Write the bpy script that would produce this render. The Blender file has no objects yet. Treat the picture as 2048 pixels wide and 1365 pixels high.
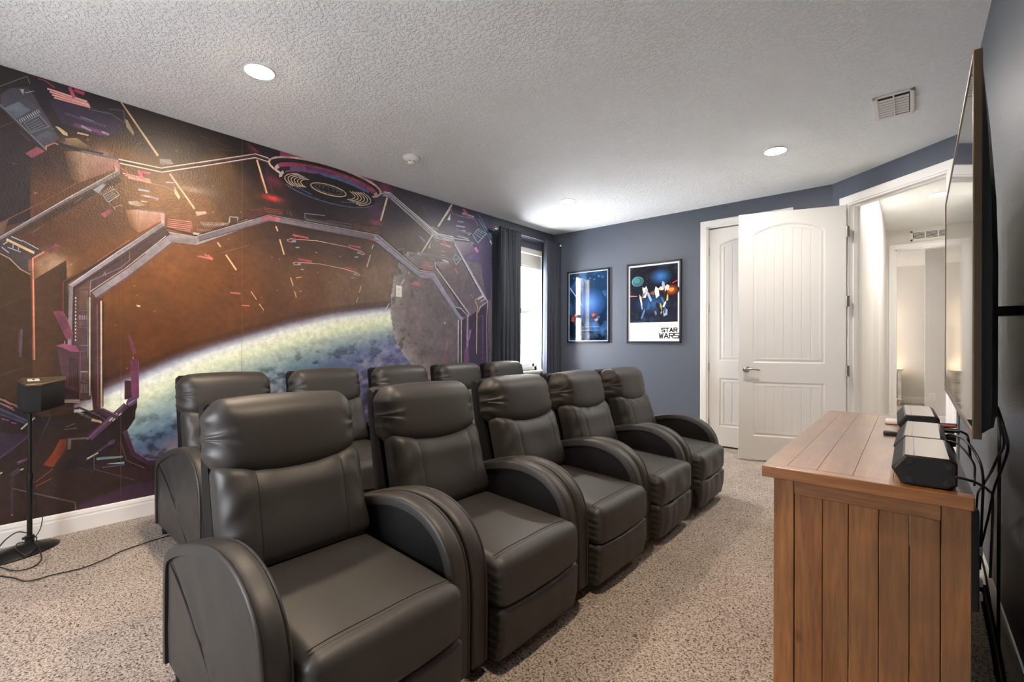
import bpy, math, random
import numpy as np
from mathutils import Vector, Matrix
from math import sin, cos, pi, radians, hypot, atan2, sqrt
random.seed(7)
S = bpy.context.scene
COL = S.collection

# ------------------------------------------------------------------ camera
CAMZ = 1.166
cam_d = bpy.data.cameras.new('camera'); cam = bpy.data.objects.new('camera', cam_d); COL.objects.link(cam)
cam_d.sensor_fit = 'HORIZONTAL'; cam_d.sensor_width = 36.0; cam_d.lens = 36.0 * 930.0 / 2048.0
cam_d.shift_x = 0.0; cam_d.shift_y = 5.5 / 2048.0; cam_d.clip_start = 0.02; cam_d.clip_end = 100
cam.location = (0, 0, CAMZ)
cam.rotation_euler = (Matrix.Rotation(radians(40.57), 4, 'Z') @ Matrix.Rotation(radians(90), 4, 'X') @ Matrix.Rotation(radians(0.14), 4, 'Z')).to_euler()
S.camera = cam
# ------------------------------------------------------------------ view
S.view_settings.view_transform = 'Standard'; S.view_settings.look = 'None'
S.view_settings.gamma = 1.0; S.view_settings.use_curve_mapping = False
S.view_settings.exposure = 1.05
# ------------------------------------------------------------------ world: bright hazy daylight
CAN_LIGHT = 320.0       # radiance of the recessed lamp diffusers
CAN_COLOR = (1.0, 0.78, 0.57)
HALL_LIGHT = 300.0
SKY_LIGHT = 20.0
w = bpy.data.worlds.new('world'); S.world = w; w.use_nodes = True
bg = w.node_tree.nodes['Background']; bg.inputs[0].default_value = (0.93, 0.94, 1.0, 1); bg.inputs[1].default_value = SKY_LIGHT
try:
    S.cycles.use_denoising = True; S.cycles.max_bounces = 12; S.cycles.diffuse_bounces = 6
    S.cycles.sample_clamp_indirect = 8.0; S.cycles.caustics_reflective = False; S.cycles.caustics_refractive = False
except Exception: pass

# ------------------------------------------------------------------ helpers
def lin(c):
    return tuple(((v / 255.0) / 12.92 if v / 255.0 <= 0.04045 else ((v / 255.0 + 0.055) / 1.055) ** 2.4) for v in c)

def tag(o, label=None, cat=None, group=None, kind=None):
    if label: o['label'] = label
    if cat: o['category'] = cat
    if group: o['group'] = group
    if kind: o['kind'] = kind
    return o

def empty(name, loc=(0, 0, 0), rz=0.0, **k):
    o = bpy.data.objects.new(name, None); COL.objects.link(o); o.location = loc; o.rotation_euler = (0, 0, rz)
    o.empty_display_size = 0.1
    return tag(o, **k)

class MB:
    """Collects vertices and faces for one mesh."""
    def __init__(s): s.v = []; s.f = []; s.m = []; s.cur = 0
    def add(s, vs, fs):
        b = len(s.v); s.v += [tuple(map(float, p)) for p in vs]; s.f += [tuple(b + i for i in f) for f in fs]; s.m += [s.cur] * len(fs); return s
    def box(s, x0, x1, y0, y1, z0, z1, bev=0.0):
        if bev <= 0:
            v = [(x, y, z) for x in (x0, x1) for y in (y0, y1) for z in (z0, z1)]
            return s.add(v, [(0, 1, 3, 2), (4, 6, 7, 5), (0, 4, 5, 1), (2, 3, 7, 6), (0, 2, 6, 4), (1, 5, 7, 3)])
        b = min(bev, abs(x1 - x0) / 2.01, abs(y1 - y0) / 2.01, abs(z1 - z0) / 2.01)
        cx, cy, cz = (x0 + x1) / 2, (y0 + y1) / 2, (z0 + z1) / 2
        hx, hy, hz = abs(x1 - x0) / 2, abs(y1 - y0) / 2, abs(z1 - z0) / 2
        vs, fs = rbox(hx, hy, hz, b, 1, 2)
        return s.add([(cx + p[0], cy + p[1], cz + p[2]) for p in vs], fs)
    def prism(s, pts, axis, a0, a1, bev=0.0):
        """polygon pts in the two other axes, extruded along axis."""
        n = len(pts)
        def P(p, a):
            if axis == 'z': return (p[0], p[1], a)
            if axis == 'y': return (p[0], a, p[1])
            return (a, p[0], p[1])
        if bev <= 0:
            v = [P(p, a0) for p in pts] + [P(p, a1) for p in pts]
            return s.add(v, [tuple(range(n))[::-1], tuple(range(n, 2 * n))] + [(i, (i + 1) % n, n + (i + 1) % n, n + i) for i in range(n)])
        cx = sum(p[0] for p in pts) / n; cy = sum(p[1] for p in pts) / n
        def ins(p):
            d = hypot(p[0] - cx, p[1] - cy) or 1; return (p[0] - (p[0] - cx) / d * bev, p[1] - (p[1] - cy) / d * bev)
        sg = 1 if a1 > a0 else -1
        v = [P(ins(p), a0) for p in pts] + [P(p, a0 + sg * bev) for p in pts] + [P(p, a1 - sg * bev) for p in pts] + [P(ins(p), a1) for p in pts]
        f = [tuple(range(n))[::-1], tuple(range(3 * n, 4 * n))]
        for k in range(3): f += [(k * n + i, k * n + (i + 1) % n, (k + 1) * n + (i + 1) % n, (k + 1) * n + i) for i in range(n)]
        return s.add(v, f)
    def tube(s, pts, r, n=8, caps=True, closed=False):
        pts = [Vector(p) for p in pts]; m = len(pts)
        rs = r if isinstance(r, (list, tuple)) else [r] * m
        prev = None; vs = []
        for i, p in enumerate(pts):
            if closed: t = pts[(i + 1) % m] - pts[i - 1]
            else: t = pts[min(i + 1, m - 1)] - pts[max(i - 1, 0)]
            t.normalize()
            if prev is None:
                u = t.cross(Vector((0, 0, 1)))
                if u.length < 1e-3: u = t.cross(Vector((1, 0, 0)))
            else: u = prev - t * prev.dot(t)
            u.normalize(); prev = u; w_ = t.cross(u)
            for k in range(n):
                a = 2 * pi * k / n; vs.append(p + (u * cos(a) + w_ * sin(a)) * rs[i])
        fs = []
        for i in range(m if closed else m - 1):
            j = (i + 1) % m
            for k in range(n): fs.append((i * n + k, i * n + (k + 1) % n, j * n + (k + 1) % n, j * n + k))
        if caps and not closed: fs += [tuple(range(n))[::-1], tuple(range((m - 1) * n, m * n))]
        return s.add(vs, fs)
    def lathe(s, prof, c, n=32, axis='z'):
        vs = []; m = len(prof)
        for (r, h) in prof:
            for k in range(n):
                a = 2 * pi * k / n; q = (r * cos(a), r * sin(a), h)
                if axis == 'x': q = (h, r * cos(a), r * sin(a))
                if axis == 'y': q = (r * cos(a), h, r * sin(a))
                vs.append((c[0] + q[0], c[1] + q[1], c[2] + q[2]))
        fs = [(i * n + k, i * n + (k + 1) % n, (i + 1) * n + (k + 1) % n, (i + 1) * n + k) for i in range(m - 1) for k in range(n)]
        fs += [tuple(range(n))[::-1], tuple(range((m - 1) * n, m * n))]
        return s.add(vs, fs)
    def build(s, name, mat, parent=None, smooth=None, **k):
        me = bpy.data.meshes.new(name); me.from_pydata(s.v, [], s.f); me.update()
        mats = mat if isinstance(mat, (list, tuple)) else [mat]
        for q in mats: me.materials.append(q)
        if len(mats) > 1: me.polygons.foreach_set('material_index', s.m)
        fixn(me)
        if smooth is not None: shade(me, smooth)
        o = bpy.data.objects.new(name, me); COL.objects.link(o)
        if parent: o.parent = parent
        return tag(o, **k)

def fixn(me):
    import bmesh
    bm = bmesh.new(); bm.from_mesh(me); bmesh.ops.recalc_face_normals(bm, faces=bm.faces[:]); bm.to_mesh(me); bm.free()

def shade(me, ang=40):
    me.polygons.foreach_set('use_smooth', [True] * len(me.polygons))
    if ang < 179:
        import bmesh
        bm = bmesh.new(); bm.from_mesh(me); a = radians(ang)
        for e in bm.edges:
            if len(e.link_faces) == 2 and e.calc_face_angle(0) > a: e.smooth = False
        bm.to_mesh(me); bm.free()

def rbox(hx, hy, hz, r, n=6, nr=4, dens=None):
    """rounded box as six welded grids; n flat divisions (or dens=(nx,ny,nz)), nr divisions in each rounding."""
    H = (hx, hy, hz); D = dens or (n, n, n)
    def coords(h, k):
        rr = min(r, h * 0.999); a = [-h + rr * (1 - cos(pi / 2 * i / nr)) * 1.0 for i in range(nr)]
        # angular spacing inside the rounding
        a = [-h + rr - rr * math.tan(pi / 4 * (1 - i / nr)) for i in range(nr)]
        b = [-h + rr + (2 * h - 2 * rr) * i / k for i in range(k + 1)]
        c = [-v for v in a[::-1]]
        return a + b + c
    C = [coords(H[i], D[i]) for i in range(3)]
    key = {}; vs = []; fs = []
    def V(ix):
        if ix in key: return key[ix]
        p = [C[a][ix[a]] for a in range(3)]
        q = [max(-(H[a] - min(r, H[a] * .999)), min(H[a] - min(r, H[a] * .999), p[a])) for a in range(3)]
        d = [p[a] - q[a] for a in range(3)]; l = sqrt(sum(t * t for t in d)) or 1
        key[ix] = len(vs); vs.append(tuple(q[a] + d[a] / l * min(r, min(H)) for a in range(3))); return key[ix]
    N = [len(c) for c in C]
    for a in range(3):
        b, c = [(1, 2), (2, 0), (0, 1)][a]
        for side in (0, N[a] - 1):
            for i in range(N[b] - 1):
                for j in range(N[c] - 1):
                    q = []
                    for (u, v) in ((i, j), (i + 1, j), (i + 1, j + 1), (i, j + 1)):
                        ix = [0, 0, 0]; ix[a] = side; ix[b] = u; ix[c] = v; q.append(V(tuple(ix)))
                    if side == 0: q = q[::-1]
                    fs.append(tuple(q))
    return vs, fs

def cr(pts, n=8, closed=False):
    """Catmull-Rom through points."""
    P = [Vector(p) for p in pts]; m = len(P); out = []
    for i in range(m if closed else m - 1):
        g = lambda k: P[k % m] if closed else P[max(0, min(m - 1, k))]
        a, b, c, d = g(i - 1), g(i), g(i + 1), g(i + 2)
        for k in range(n):
            t = k / n
            out.append(0.5 * ((2 * b) + (c - a) * t + (2 * a - 5 * b + 4 * c - d) * t * t + (3 * b - a - 3 * c + d) * t ** 3))
    if not closed: out.append(P[-1])
    return out

def copy_tree(o, parent=None):
    c = o.copy(); COL.objects.link(c); c.parent = parent
    for ch in list(o.children): copy_tree(ch, c)
    return c

# ------------------------------------------------------------------ materials
def mat(name, color=(.5, .5, .5), rough=.5, metal=0.0, spec=None, emit=None, estr=0, bump=None, var=None, trans=0, sheen=0, coat=0):
    m = bpy.data.materials.new(name); m.use_nodes = True; nt = m.node_tree; b = nt.nodes['Principled BSDF']
    b.inputs['Base Color'].default_value = (*color, 1); b.inputs['Roughness'].default_value = rough; b.inputs['Metallic'].default_value = metal
    if spec is not None: b.inputs['Specular IOR Level'].default_value = spec
    if emit: b.inputs['Emission Color'].default_value = (*emit, 1); b.inputs['Emission Strength'].default_value = estr
    if trans: b.inputs['Transmission Weight'].default_value = trans
    if coat: b.inputs['Coat Weight'].default_value = coat; b.inputs['Coat Roughness'].default_value = .05
    N = nt.nodes; L = nt.links
    tc = N.new('ShaderNodeTexCoord')
    if bump:            # list of (scale, strength, distance, detail, kind)
        prev = None
        for (sc, st, di, de, kind) in bump:
            if kind == 'v': t = N.new('ShaderNodeTexVoronoi'); t.inputs['Scale'].default_value = sc; src = t.outputs['Distance']
            else:
                t = N.new('ShaderNodeTexNoise'); t.inputs['Scale'].default_value = sc; t.inputs['Detail'].default_value = de; src = t.outputs['Fac']
            L.new(tc.outputs['Object'], t.inputs['Vector'])
            if kind == 'k':      # knock-down: flattened blobs
                r = N.new('ShaderNodeValToRGB'); r.color_ramp.elements[0].position = .46; r.color_ramp.elements[1].position = .60
                L.new(src, r.inputs[0]); src = r.outputs[0]
            bp = N.new('ShaderNodeBump'); bp.inputs['Strength'].default_value = st; bp.inputs['Distance'].default_value = di
            L.new(src, bp.inputs['Height'])
            if prev: L.new(prev.outputs[0], bp.inputs['Normal'])
            prev = bp
        L.new(prev.outputs[0], b.inputs['Normal'])
    if var:             # (scale, colour2, lo, hi)
        t = N.new('ShaderNodeTexNoise'); t.inputs['Scale'].default_value = var[0]; t.inputs['Detail'].default_value = 6
        L.new(tc.outputs['Object'], t.inputs['Vector'])
        r = N.new('ShaderNodeMapRange'); r.inputs['From Min'].default_value = var[2]; r.inputs['From Max'].default_value = var[3]
        L.new(t.outputs['Fac'], r.inputs['Value'])
        mx = N.new('ShaderNodeMix'); mx.data_type = 'RGBA'; mx.inputs['A'].default_value = (*color, 1); mx.inputs['B'].default_value = (*var[1], 1)
        L.new(r.outputs[0], mx.inputs['Factor']); L.new(mx.outputs['Result'], b.inputs['Base Color'])
    return m

M = {}
M['navy'] = mat('navy_wall_paint', lin((80, 86, 97)), .50, bump=[(90, .35, .004, 3, 'n')], spec=.45)
M['offwhite'] = mat('hall_wall_paint', lin((222, 218, 212)), .6, bump=[(90, .25, .003, 3, 'n')])
M['ceil'] = mat('textured_ceiling_paint', lin((244, 247, 245)), .85, bump=[(60, .8, .005, 4, 'k'), (170, .25, .002, 2, 'n')])
M['trim'] = mat('white_trim_paint', lin((236, 234, 230)), .32)
M['door'] = mat('white_door_paint', lin((224, 222, 217)), .35, bump=[(60, .05, .001, 3, 'n')])
M['nickel'] = mat('satin_nickel', (.42, .40, .38), .28, 1.0)
M['black_metal'] = mat('black_powder_metal', (.012, .012, .012), .4, .3)
M['black_plastic'] = mat('black_plastic', (.009, .009, .010), .38)
M['cable'] = mat('cable_rubber', (.012, .012, .013), .35)
M['dark_cloth'] = mat('speaker_cloth', (.010, .010, .012), .85, bump=[(900, .4, .0006, 1, 'n')])
M['bronze'] = mat('brushed_bronze_panel', lin((118, 102, 84)), .38, .55, bump=[(200, .05, .0005, 2, 'n')])
M['leather'] = mat('black_leather', (.034, .0315, .0285), .50, spec=.55, bump=[(5.5, .16, .012, 3, 'n'), (420, .10, .0006, 2, 'n')])
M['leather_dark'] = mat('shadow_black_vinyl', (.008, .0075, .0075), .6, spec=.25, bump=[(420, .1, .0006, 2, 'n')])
M['stitch'] = mat('seam_thread', (.008, .007, .007), .8)
M['chrome'] = mat('polished_chrome', (.8, .8, .82), .12, 1.0)
M['crystal'] = mat('crystal_glass', (.9, .9, .95), .05, trans=.6)
M['white_plastic'] = mat('white_plastic', lin((230, 228, 222)), .4)
M['void'] = mat('dark_void', (.004, .004, .004), .9)
M['lamp'] = mat('lamp_diffuser', (.9, .9, .9), .5, emit=CAN_COLOR, estr=CAN_LIGHT)
M['lamp_far'] = mat('lamp_diffuser_neutral', (.9, .9, .9), .5, emit=(1.0, .93, .84), estr=CAN_LIGHT * 0.75)
M['lamp_hall'] = mat('hall_lamp_diffuser', (.9, .9, .9), .5, emit=(1.0, .97, .94), estr=HALL_LIGHT)
M['curtain'] = mat('slate_curtain_fabric', lin((50, 56, 66)), .75, bump=[(600, .15, .0006, 1, 'n')])
M['screen'] = mat('glossy_black_screen', (.004, .004, .005), .035, spec=.6)

def wood_mat(name, c1, c2, c3, axis='y', rough=.42):
    m = bpy.data.materials.new(name); m.use_nodes = True; nt = m.node_tree; N = nt.nodes; L = nt.links; b = N['Principled BSDF']
    tc = N.new('ShaderNodeTexCoord'); mp = N.new('ShaderNodeMapping'); L.new(tc.outputs['Object'], mp.inputs[0])
    mp.inputs['Scale'].default_value = {'y': (14, 1.2, 14), 'z': (14, 14, 1.0), 'x': (1.2, 14, 14)}[axis]
    n1 = N.new('ShaderNodeTexNoise'); n1.inputs['Scale'].default_value = 1.5; n1.inputs['Detail'].default_value = 8; n1.inputs['Distortion'].default_value = .7; L.new(mp.outputs[0], n1.inputs['Vector'])
    n2 = N.new('ShaderNodeTexNoise'); n2.inputs['Scale'].default_value = 9; n2.inputs['Detail'].default_value = 5; L.new(mp.outputs[0], n2.inputs['Vector'])
    n3 = N.new('ShaderNodeTexNoise'); n3.inputs['Scale'].default_value = 3.0; n3.inputs['Detail'].default_value = 3; L.new(tc.outputs['Object'], n3.inputs['Vector'])
    r = N.new('ShaderNodeValToRGB'); e = r.color_ramp.elements; e[0].position = .3; e[0].color = (*c1, 1); e[1].position = .7; e[1].color = (*c2, 1)
    L.new(n1.outputs['Fac'], r.inputs[0])
    mx = N.new('ShaderNodeMix'); mx.data_type = 'RGBA'; mx.blend_type = 'MULTIPLY'; mx.inputs['Factor'].default_value = .5
    r2 = N.new('ShaderNodeValToRGB'); r2.color_ramp.elements[0].position = .35; r2.color_ramp.elements[0].color = (.45, .4, .36, 1); r2.color_ramp.elements[1].position = .6; r2.color_ramp.elements[1].color = (1, 1, 1, 1)
    L.new(n2.outputs['Fac'], r2.inputs[0]); L.new(r.outputs[0], mx.inputs['A']); L.new(r2.outputs[0], mx.inputs['B'])
    mx2 = N.new('ShaderNodeMix'); mx2.data_type = 'RGBA'; mr = N.new('ShaderNodeMapRange'); mr.inputs['From Min'].default_value = .45; mr.inputs['From Max'].default_value = .75
    L.new(n3.outputs['Fac'], mr.inputs['Value']); L.new(mr.outputs[0], mx2.inputs['Factor']); L.new(mx.outputs['Result'], mx2.inputs['A']); mx2.inputs['B'].default_value = (*c3, 1)
    # knots: sparse dark dots
    vo = N.new('ShaderNodeTexVoronoi'); vo.inputs['Scale'].default_value = 1.0; mp2 = N.new('ShaderNodeMapping'); mp2.inputs['Scale'].default_value = {'y': (9, 5, 9), 'z': (9, 9, 5), 'x': (5, 9, 9)}[axis]
    L.new(tc.outputs['Object'], mp2.inputs[0]); L.new(mp2.outputs[0], vo.inputs['Vector'])
    kr = N.new('ShaderNodeValToRGB'); kr.color_ramp.elements[0].position = .05; kr.color_ramp.elements[0].color = (.3, .24, .2, 1); kr.color_ramp.elements[1].position = .13; kr.color_ramp.elements[1].color = (1, 1, 1, 1)
    L.new(vo.outputs['Distance'], kr.inputs[0])
    mx3 = N.new('ShaderNodeMix'); mx3.data_type = 'RGBA'; mx3.blend_type = 'MULTIPLY'; mx3.inputs['Factor'].default_value = .8
    L.new(mx2.outputs['Result'], mx3.inputs['A']); L.new(kr.outputs[0], mx3.inputs['B']); L.new(mx3.outputs['Result'], b.inputs['Base Color'])
    bp = N.new('ShaderNodeBump'); bp.inputs['Strength'].default_value = .15; bp.inputs['Distance'].default_value = .001; L.new(n2.outputs['Fac'], bp.inputs['Height']); L.new(bp.outputs[0], b.inputs['Normal'])
    b.inputs['Roughness'].default_value = rough
    if axis != 'z': b.inputs['Coat Weight'].default_value = .55; b.inputs['Coat Roughness'].default_value = .28; b.inputs['Coat IOR'].default_value = 1.6
    return m
WC = (lin((128, 82, 46)), lin((164, 112, 68)), lin((104, 78, 54)))
M['wood_y'] = wood_mat('pine_boards_lengthwise', *WC, 'y', .30)
M['wood_z'] = wood_mat('pine_boards_upright', *WC, 'z')
M['wood_x'] = wood_mat('pine_boards_crosswise', *WC, 'x', .32)

def carpet_mat():
    m = bpy.data.materials.new('shag_carpet'); m.use_nodes = True; nt = m.node_tree; N = nt.nodes; L = nt.links; b = N['Principled BSDF']
    tc = N.new('ShaderNodeTexCoord')
    n0 = N.new('ShaderNodeTexNoise'); n0.inputs['Scale'].default_value = 30; n0.inputs['Detail'].default_value = 3; L.new(tc.outputs['Object'], n0.inputs['Vector'])
    mix = N.new('ShaderNodeVectorMath'); mix.operation = 'SCALE'; mix.inputs['Scale'].default_value = .03; L.new(n0.outputs['Color'], mix.inputs[0])
    add = N.new('ShaderNodeVectorMath'); L.new(tc.outputs['Object'], add.inputs[0]); L.new(mix.outputs[0], add.inputs[1])
    n1 = N.new('ShaderNodeTexNoise'); n1.inputs['Scale'].default_value = 128; n1.inputs['Detail'].default_value = 4; n1.inputs['Roughness'].default_value = .6; L.new(add.outputs[0], n1.inputs['Vector'])
    r = N.new('ShaderNodeValToRGB'); e = r.color_ramp.elements
    e[0].position = .36; e[0].color = (*lin((84, 72, 63)), 1); e[1].position = .56; e[1].color = (*lin((212, 199, 186)), 1)
    k = e.new(.46); k.color = (*lin((172, 157, 144)), 1)
    L.new(n1.outputs['Fac'], r.inputs[0])
    n2 = N.new('ShaderNodeTexNoise'); n2.inputs['Scale'].default_value = 2.2; n2.inputs['Detail'].default_value = 2; L.new(tc.outputs['Object'], n2.inputs['Vector'])
    mr = N.new('ShaderNodeMapRange'); mr.inputs['From Min'].default_value = .3; mr.inputs['From Max'].default_value = .7; mr.inputs['To Min'].default_value = .88; mr.inputs['To Max'].default_value = 1.08
    L.new(n2.outputs['Fac'], mr.inputs['Value'])
    mx = N.new('ShaderNodeVectorMath'); mx.operation = 'SCALE'; L.new(r.outputs[0], mx.inputs[0]); L.new(mr.outputs[0], mx.inputs['Scale'])
    L.new(mx.outputs[0], b.inputs['Base Color']); b.inputs['Roughness'].default_value = 1.0; b.inputs['Specular IOR Level'].default_value = .1
    bp = N.new('ShaderNodeBump'); bp.inputs['Strength'].default_value = 1.0; bp.inputs['Distance'].default_value = .012
    L.new(n1.outputs['Fac'], bp.inputs['Height']); L.new(bp.outputs[0], b.inputs['Normal'])
    return m
M['carpet'] = carpet_mat()
# ================================================================== THE ROOM
CE = 2.74; XL = -3.92; YF = 5.51; XR = 0.28; YB = -1.6
ST = dict(kind='structure')
DC = Vector((-.58, 5.51)); DD = Vector((.7662, -.6427)); DN = Vector((.6427, .7662))   # angled wall: corner, direction, outward normal
DEND = 1.123
MB().add([(-4.3, -2, 0), (2.2, -2, 0), (2.2, 12.6, 0), (-4.3, 12.6, 0)], [(0, 1, 2, 3)]).build('floor', M['carpet'], label='speckled beige shag carpet covering the whole floor', **ST)
MB().box(-4.06, 1.8, -1.72, 8.42, CE, CE + .1).build('ceiling', M['ceil'], label='white knockdown textured ceiling', **ST)
WY0, WY1, WZ0, WZ1 = 4.50, 5.22, .80, 2.46
b = MB()
b.box(XL - .14, XL, YB - .12, WY0, 0, CE); b.box(XL - .14, XL, WY1, YF + .12, 0, CE)
b.box(XL - .14, XL, WY0, WY1, 0, WZ0); b.box(XL - .14, XL, WY0, WY1, WZ1, CE)
b.build('wall_left', M['navy'], label='left wall, navy paint around the window', **ST)
# far wall with the closet opening
CX0, CX1, CZ = -1.772, -.985, 2.505
b = MB()
b.box(XL, CX0, YF, YF + .12, 0, CE); b.box(CX1, -.58, YF, YF + .12, 0, CE); b.box(CX0, CX1, YF, YF + .12, CZ, CE)
b.box(CX0 - .1, CX1 + .5, YF + .60, YF + .66, 0, CE); b.box(CX0 - .16, CX0 - .1, YF + .10, YF + .66, 0, CE); b.box(-.60, -.46, YF + .08, YF + .66, 0, CE)
b.build('wall_far', M['navy'], label='far navy wall with the two posters', **ST)
def dpt(s, o=0.0): return (DC.x + DD.x * s + DN.x * o, DC.y + DD.y * s + DN.y * o)
OS0, OS1, OZ = .165, 1.045, 2.495
def dbox(mb, s0, s1, o0, o1, z0, z1): mb.prism([dpt(s0, o0), dpt(s1, o0), dpt(s1, o1), dpt(s0, o1)], 'z', z0, z1)
b = MB()
dbox(b, 0, OS0, 0, .12, 0, CE); dbox(b, OS1, DEND, 0, .12, 0, CE); dbox(b, OS0, OS1, 0, .12, OZ, CE)
b.build('wall_angled', M['navy'], label='short angled navy wall around the open doorway', **ST)
MB().box(XR, XR + .12, YB - .12, 4.80, 0, CE).build('wall_right', M['navy'], label='navy wall behind the television', **ST)
RW0, RW1, RZ0, RZ1 = -2.6, -1.7, .80, 1.85  # rear wall opening, made for the added fill window
b = MB(); b.box(XL, RW0, YB - .12, YB, 0, CE); b.box(RW1, XR, YB - .12, YB, 0, CE); b.box(RW0, RW1, YB - .12, YB, 0, RZ0); b.box(RW0, RW1, YB - .12, YB, RZ1, CE)
b.build('wall_rear', M['navy'], label='navy wall behind the viewer', **ST)
# hallway and bedroom beyond
b = MB()
b.prism([(-.56, 5.60), (-.41, 5.475), (-.375, 5.515), (-.352, 5.60), (-.300, 6.30), (-.262, 6.42), (-.25, 8.3), (-.42, 8.3), (-.60, 6.3)], 'z', 0, CE)
b.build('wall_hall_left', M['offwhite'], label='pale left wall of the hallway', **ST)
MB().box(1.0, 1.1, 4.2, 8.3, 0, CE).build('wall_hall_right', M['offwhite'], label='pale right wall of the hallway', **ST)
MB().box(.40, 1.0, 4.2, 4.3, 0, CE).build('wall_hall_near', M['offwhite'], label='pale near end wall of the hallway', **ST)
BX0, BX1, BZ = -.155, .61, 2.47
b = MB()
b.box(-.42, BX0, 8.3, 8.42, 0, CE); b.box(BX1, 1.1, 8.3, 8.42, 0, CE); b.box(BX0, BX1, 8.3, 8.42, BZ, CE)
b.build('wall_hall_end', M['offwhite'], label='pale end wall of the hallway around the bedroom doorway', **ST)
MB().box(-2.3, 2.0, 12.2, 12.3, 0, CE).build('wall_bedroom_far', M['offwhite'], label='far bedroom wall lit by the table lamp', **ST)
b = MB(); b.box(-2.4, -2.3, 8.3, 9.4, 0, CE); b.box(-2.4, -2.3, 9.9, 12.3, 0, CE); b.box(-2.4, -2.3, 9.4, 9.9, 0, .8); b.box(-2.4, -2.3, 9.4, 9.9, 2.4, CE)  # left wall with a gap for the added bedroom fill window
b.build('wall_bedroom_left', M['offwhite'], label='left bedroom wall', **ST)
MB().box(1.9, 2.0, 9.2, 12.3, 0, CE).build('wall_bedroom_right', M['offwhite'], label='right bedroom wall', **ST)
MB().box(.166, 2.0, 9.2, 9.32, 0, CE).build('wall_bedroom_near', M['offwhite'], label='pale bedroom wall with the power outlet', **ST)
b = MB(); b.box(-2.3, -.42, 8.3, 8.42, 0, CE); b.box(1.1, 2.0, 8.3, 8.42, 0, CE); b.box(1.9, 2.0, 8.42, 9.2, 0, CE)
b.build('wall_bedroom_front', M['offwhite'], label='bedroom wall beside the doorway', **ST)
MB().box(-2.4, 2.0, 8.42, 12.3, CE, CE + .1).build('ceiling', M['ceil'], label='white bedroom ceiling', **ST)

# baseboards: a moulded profile run along a wall
BASE = [(0, 0), (.016, 0), (.016, .085), (.013, .092), (.013, .098), (.0145, .104), (.0115, .112), (.011, .118), (.006, .127), (0, .128)]
def run(name, p0, p1, nrm, prof, mt, label=None):
    mb = MB(); n = len(prof)
    vs = [(p[0] + nrm[0] * o, p[1] + nrm[1] * o, z) for p in (p0, p1) for (o, z) in prof]
    mb.add(vs, [(i, (i + 1) % n, n + (i + 1) % n, n + i) for i in range(n)] + [tuple(range(n)), tuple(range(n, 2 * n))[::-1]])
    return mb.build(name, mt, label=label, **ST)
run('baseboard_left', (XL, YB), (XL, YF), (1, 0), BASE, M['trim'], 'white moulded baseboard under the mural')
run('baseboard_far', (XL, YF), (CX0 - .07, YF), (0, -1), BASE, M['trim'], 'white baseboard under the posters')
run('baseboard_right', (XR, YB), (XR, 4.80), (-1, 0), BASE, M['trim'], 'white baseboard behind the console')
run('baseboard_rear', (XL, YB), (XR, YB), (0, 1), BASE, M['trim'])
run('baseboard_bedroom', (-2.3, 12.2), (1.9, 12.2), (0, -1), BASE, M['trim'], 'white baseboard on the far bedroom wall')
run('baseboard_bedroom', (.166, 9.2), (1.9, 9.2), (0, -1), BASE, M['trim'], 'white baseboard under the bedroom outlet')
run('baseboard_hall', (-.25, 6.45), (-.25, 8.3), (1, 0), BASE, M['trim'])
# casings ---------------------------------------------------------
CAS = [(0, 0), (0, .012), (.010, .017), (.030, .014), (.050, .017), (.062, .020), (.070, .018), (.070, 0)]  # across, out
def casing(name, to3, a0, a1, z1, label, sill=None):
    """door casing in a plane; to3(a, z, out). Mitred U of the moulded profile."""
    mb = MB(); n = len(CAS); rings = []
    if sill is None: path = [(a0, 0, -1, 0), (a0, z1, -1, 1), (a1, z1, 1, 1), (a1, 0, 1, 0)]
    vs = []
    for (a, z, da, dz) in path:
        for (w_, o) in CAS: vs.append(to3(a + da * w_, z + dz * w_, o))
    fs = []
    for k in range(3): fs += [(k * n + i, k * n + (i + 1) % n, (k + 1) * n + (i + 1) % n, (k + 1) * n + i) for i in range(n)]
    fs += [tuple(range(n)), tuple(range(3 * n, 4 * n))]
    mb.add(vs, fs)
    return mb.build(name, M['trim'], label=label, smooth=50, **ST)
casing('trim_1', lambda a, z, o: (a, YF - o, z), CX0, CX1, CZ, 'white casing around the closet door')
casing('trim_2', lambda a, z, o: (*dpt(a, -o), z), OS0, OS1, OZ, 'white casing around the open doorway')
casing('trim_3', lambda a, z, o: (a, 8.3 - o, z), BX0, BX1, BZ, 'white casing around the bedroom doorway')
# jambs
b = MB()
dbox(b, OS0 - .004, OS0 + .016, -.002, .125, 0, OZ); dbox(b, OS1 - .016, OS1 + .004, -.002, .125, 0, OZ); dbox(b, OS0, OS1, -.002, .125, OZ - .016, OZ + .004)
dbox(b, OS0 + .016, OS0 + .028, .045, .085, 0, OZ - .016); dbox(b, OS1 - .028, OS1 - .016, .045, .085, 0, OZ - .016); dbox(b, OS0, OS1, .045, .085, OZ - .03, OZ - .014)
b.build('trim_4', M['trim'], label='white jamb of the open doorway', **ST)
b = MB(); b.box(CX0 - .004, CX0 + .014, YF - .002, YF + .122, 0, CZ); b.box(CX1 - .014, CX1 + .004, YF - .002, YF + .122, 0, CZ); b.box(CX0, CX1, YF - .002, YF + .122, CZ - .014, CZ + .004)
b.build('trim_5', M['trim'], label='white jamb of the closet door', **ST)
b = MB(); b.box(BX0 - .004, BX0 + .014, 8.298, 8.422, 0, BZ); b.box(BX1 - .014, BX1 + .004, 8.298, 8.422, 0, BZ); b.box(BX0, BX1, 8.298, 8.422, BZ - .014, BZ + .004)
b.build('trim_6', M['trim'], label='white jamb of the bedroom doorway', **ST)

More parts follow.
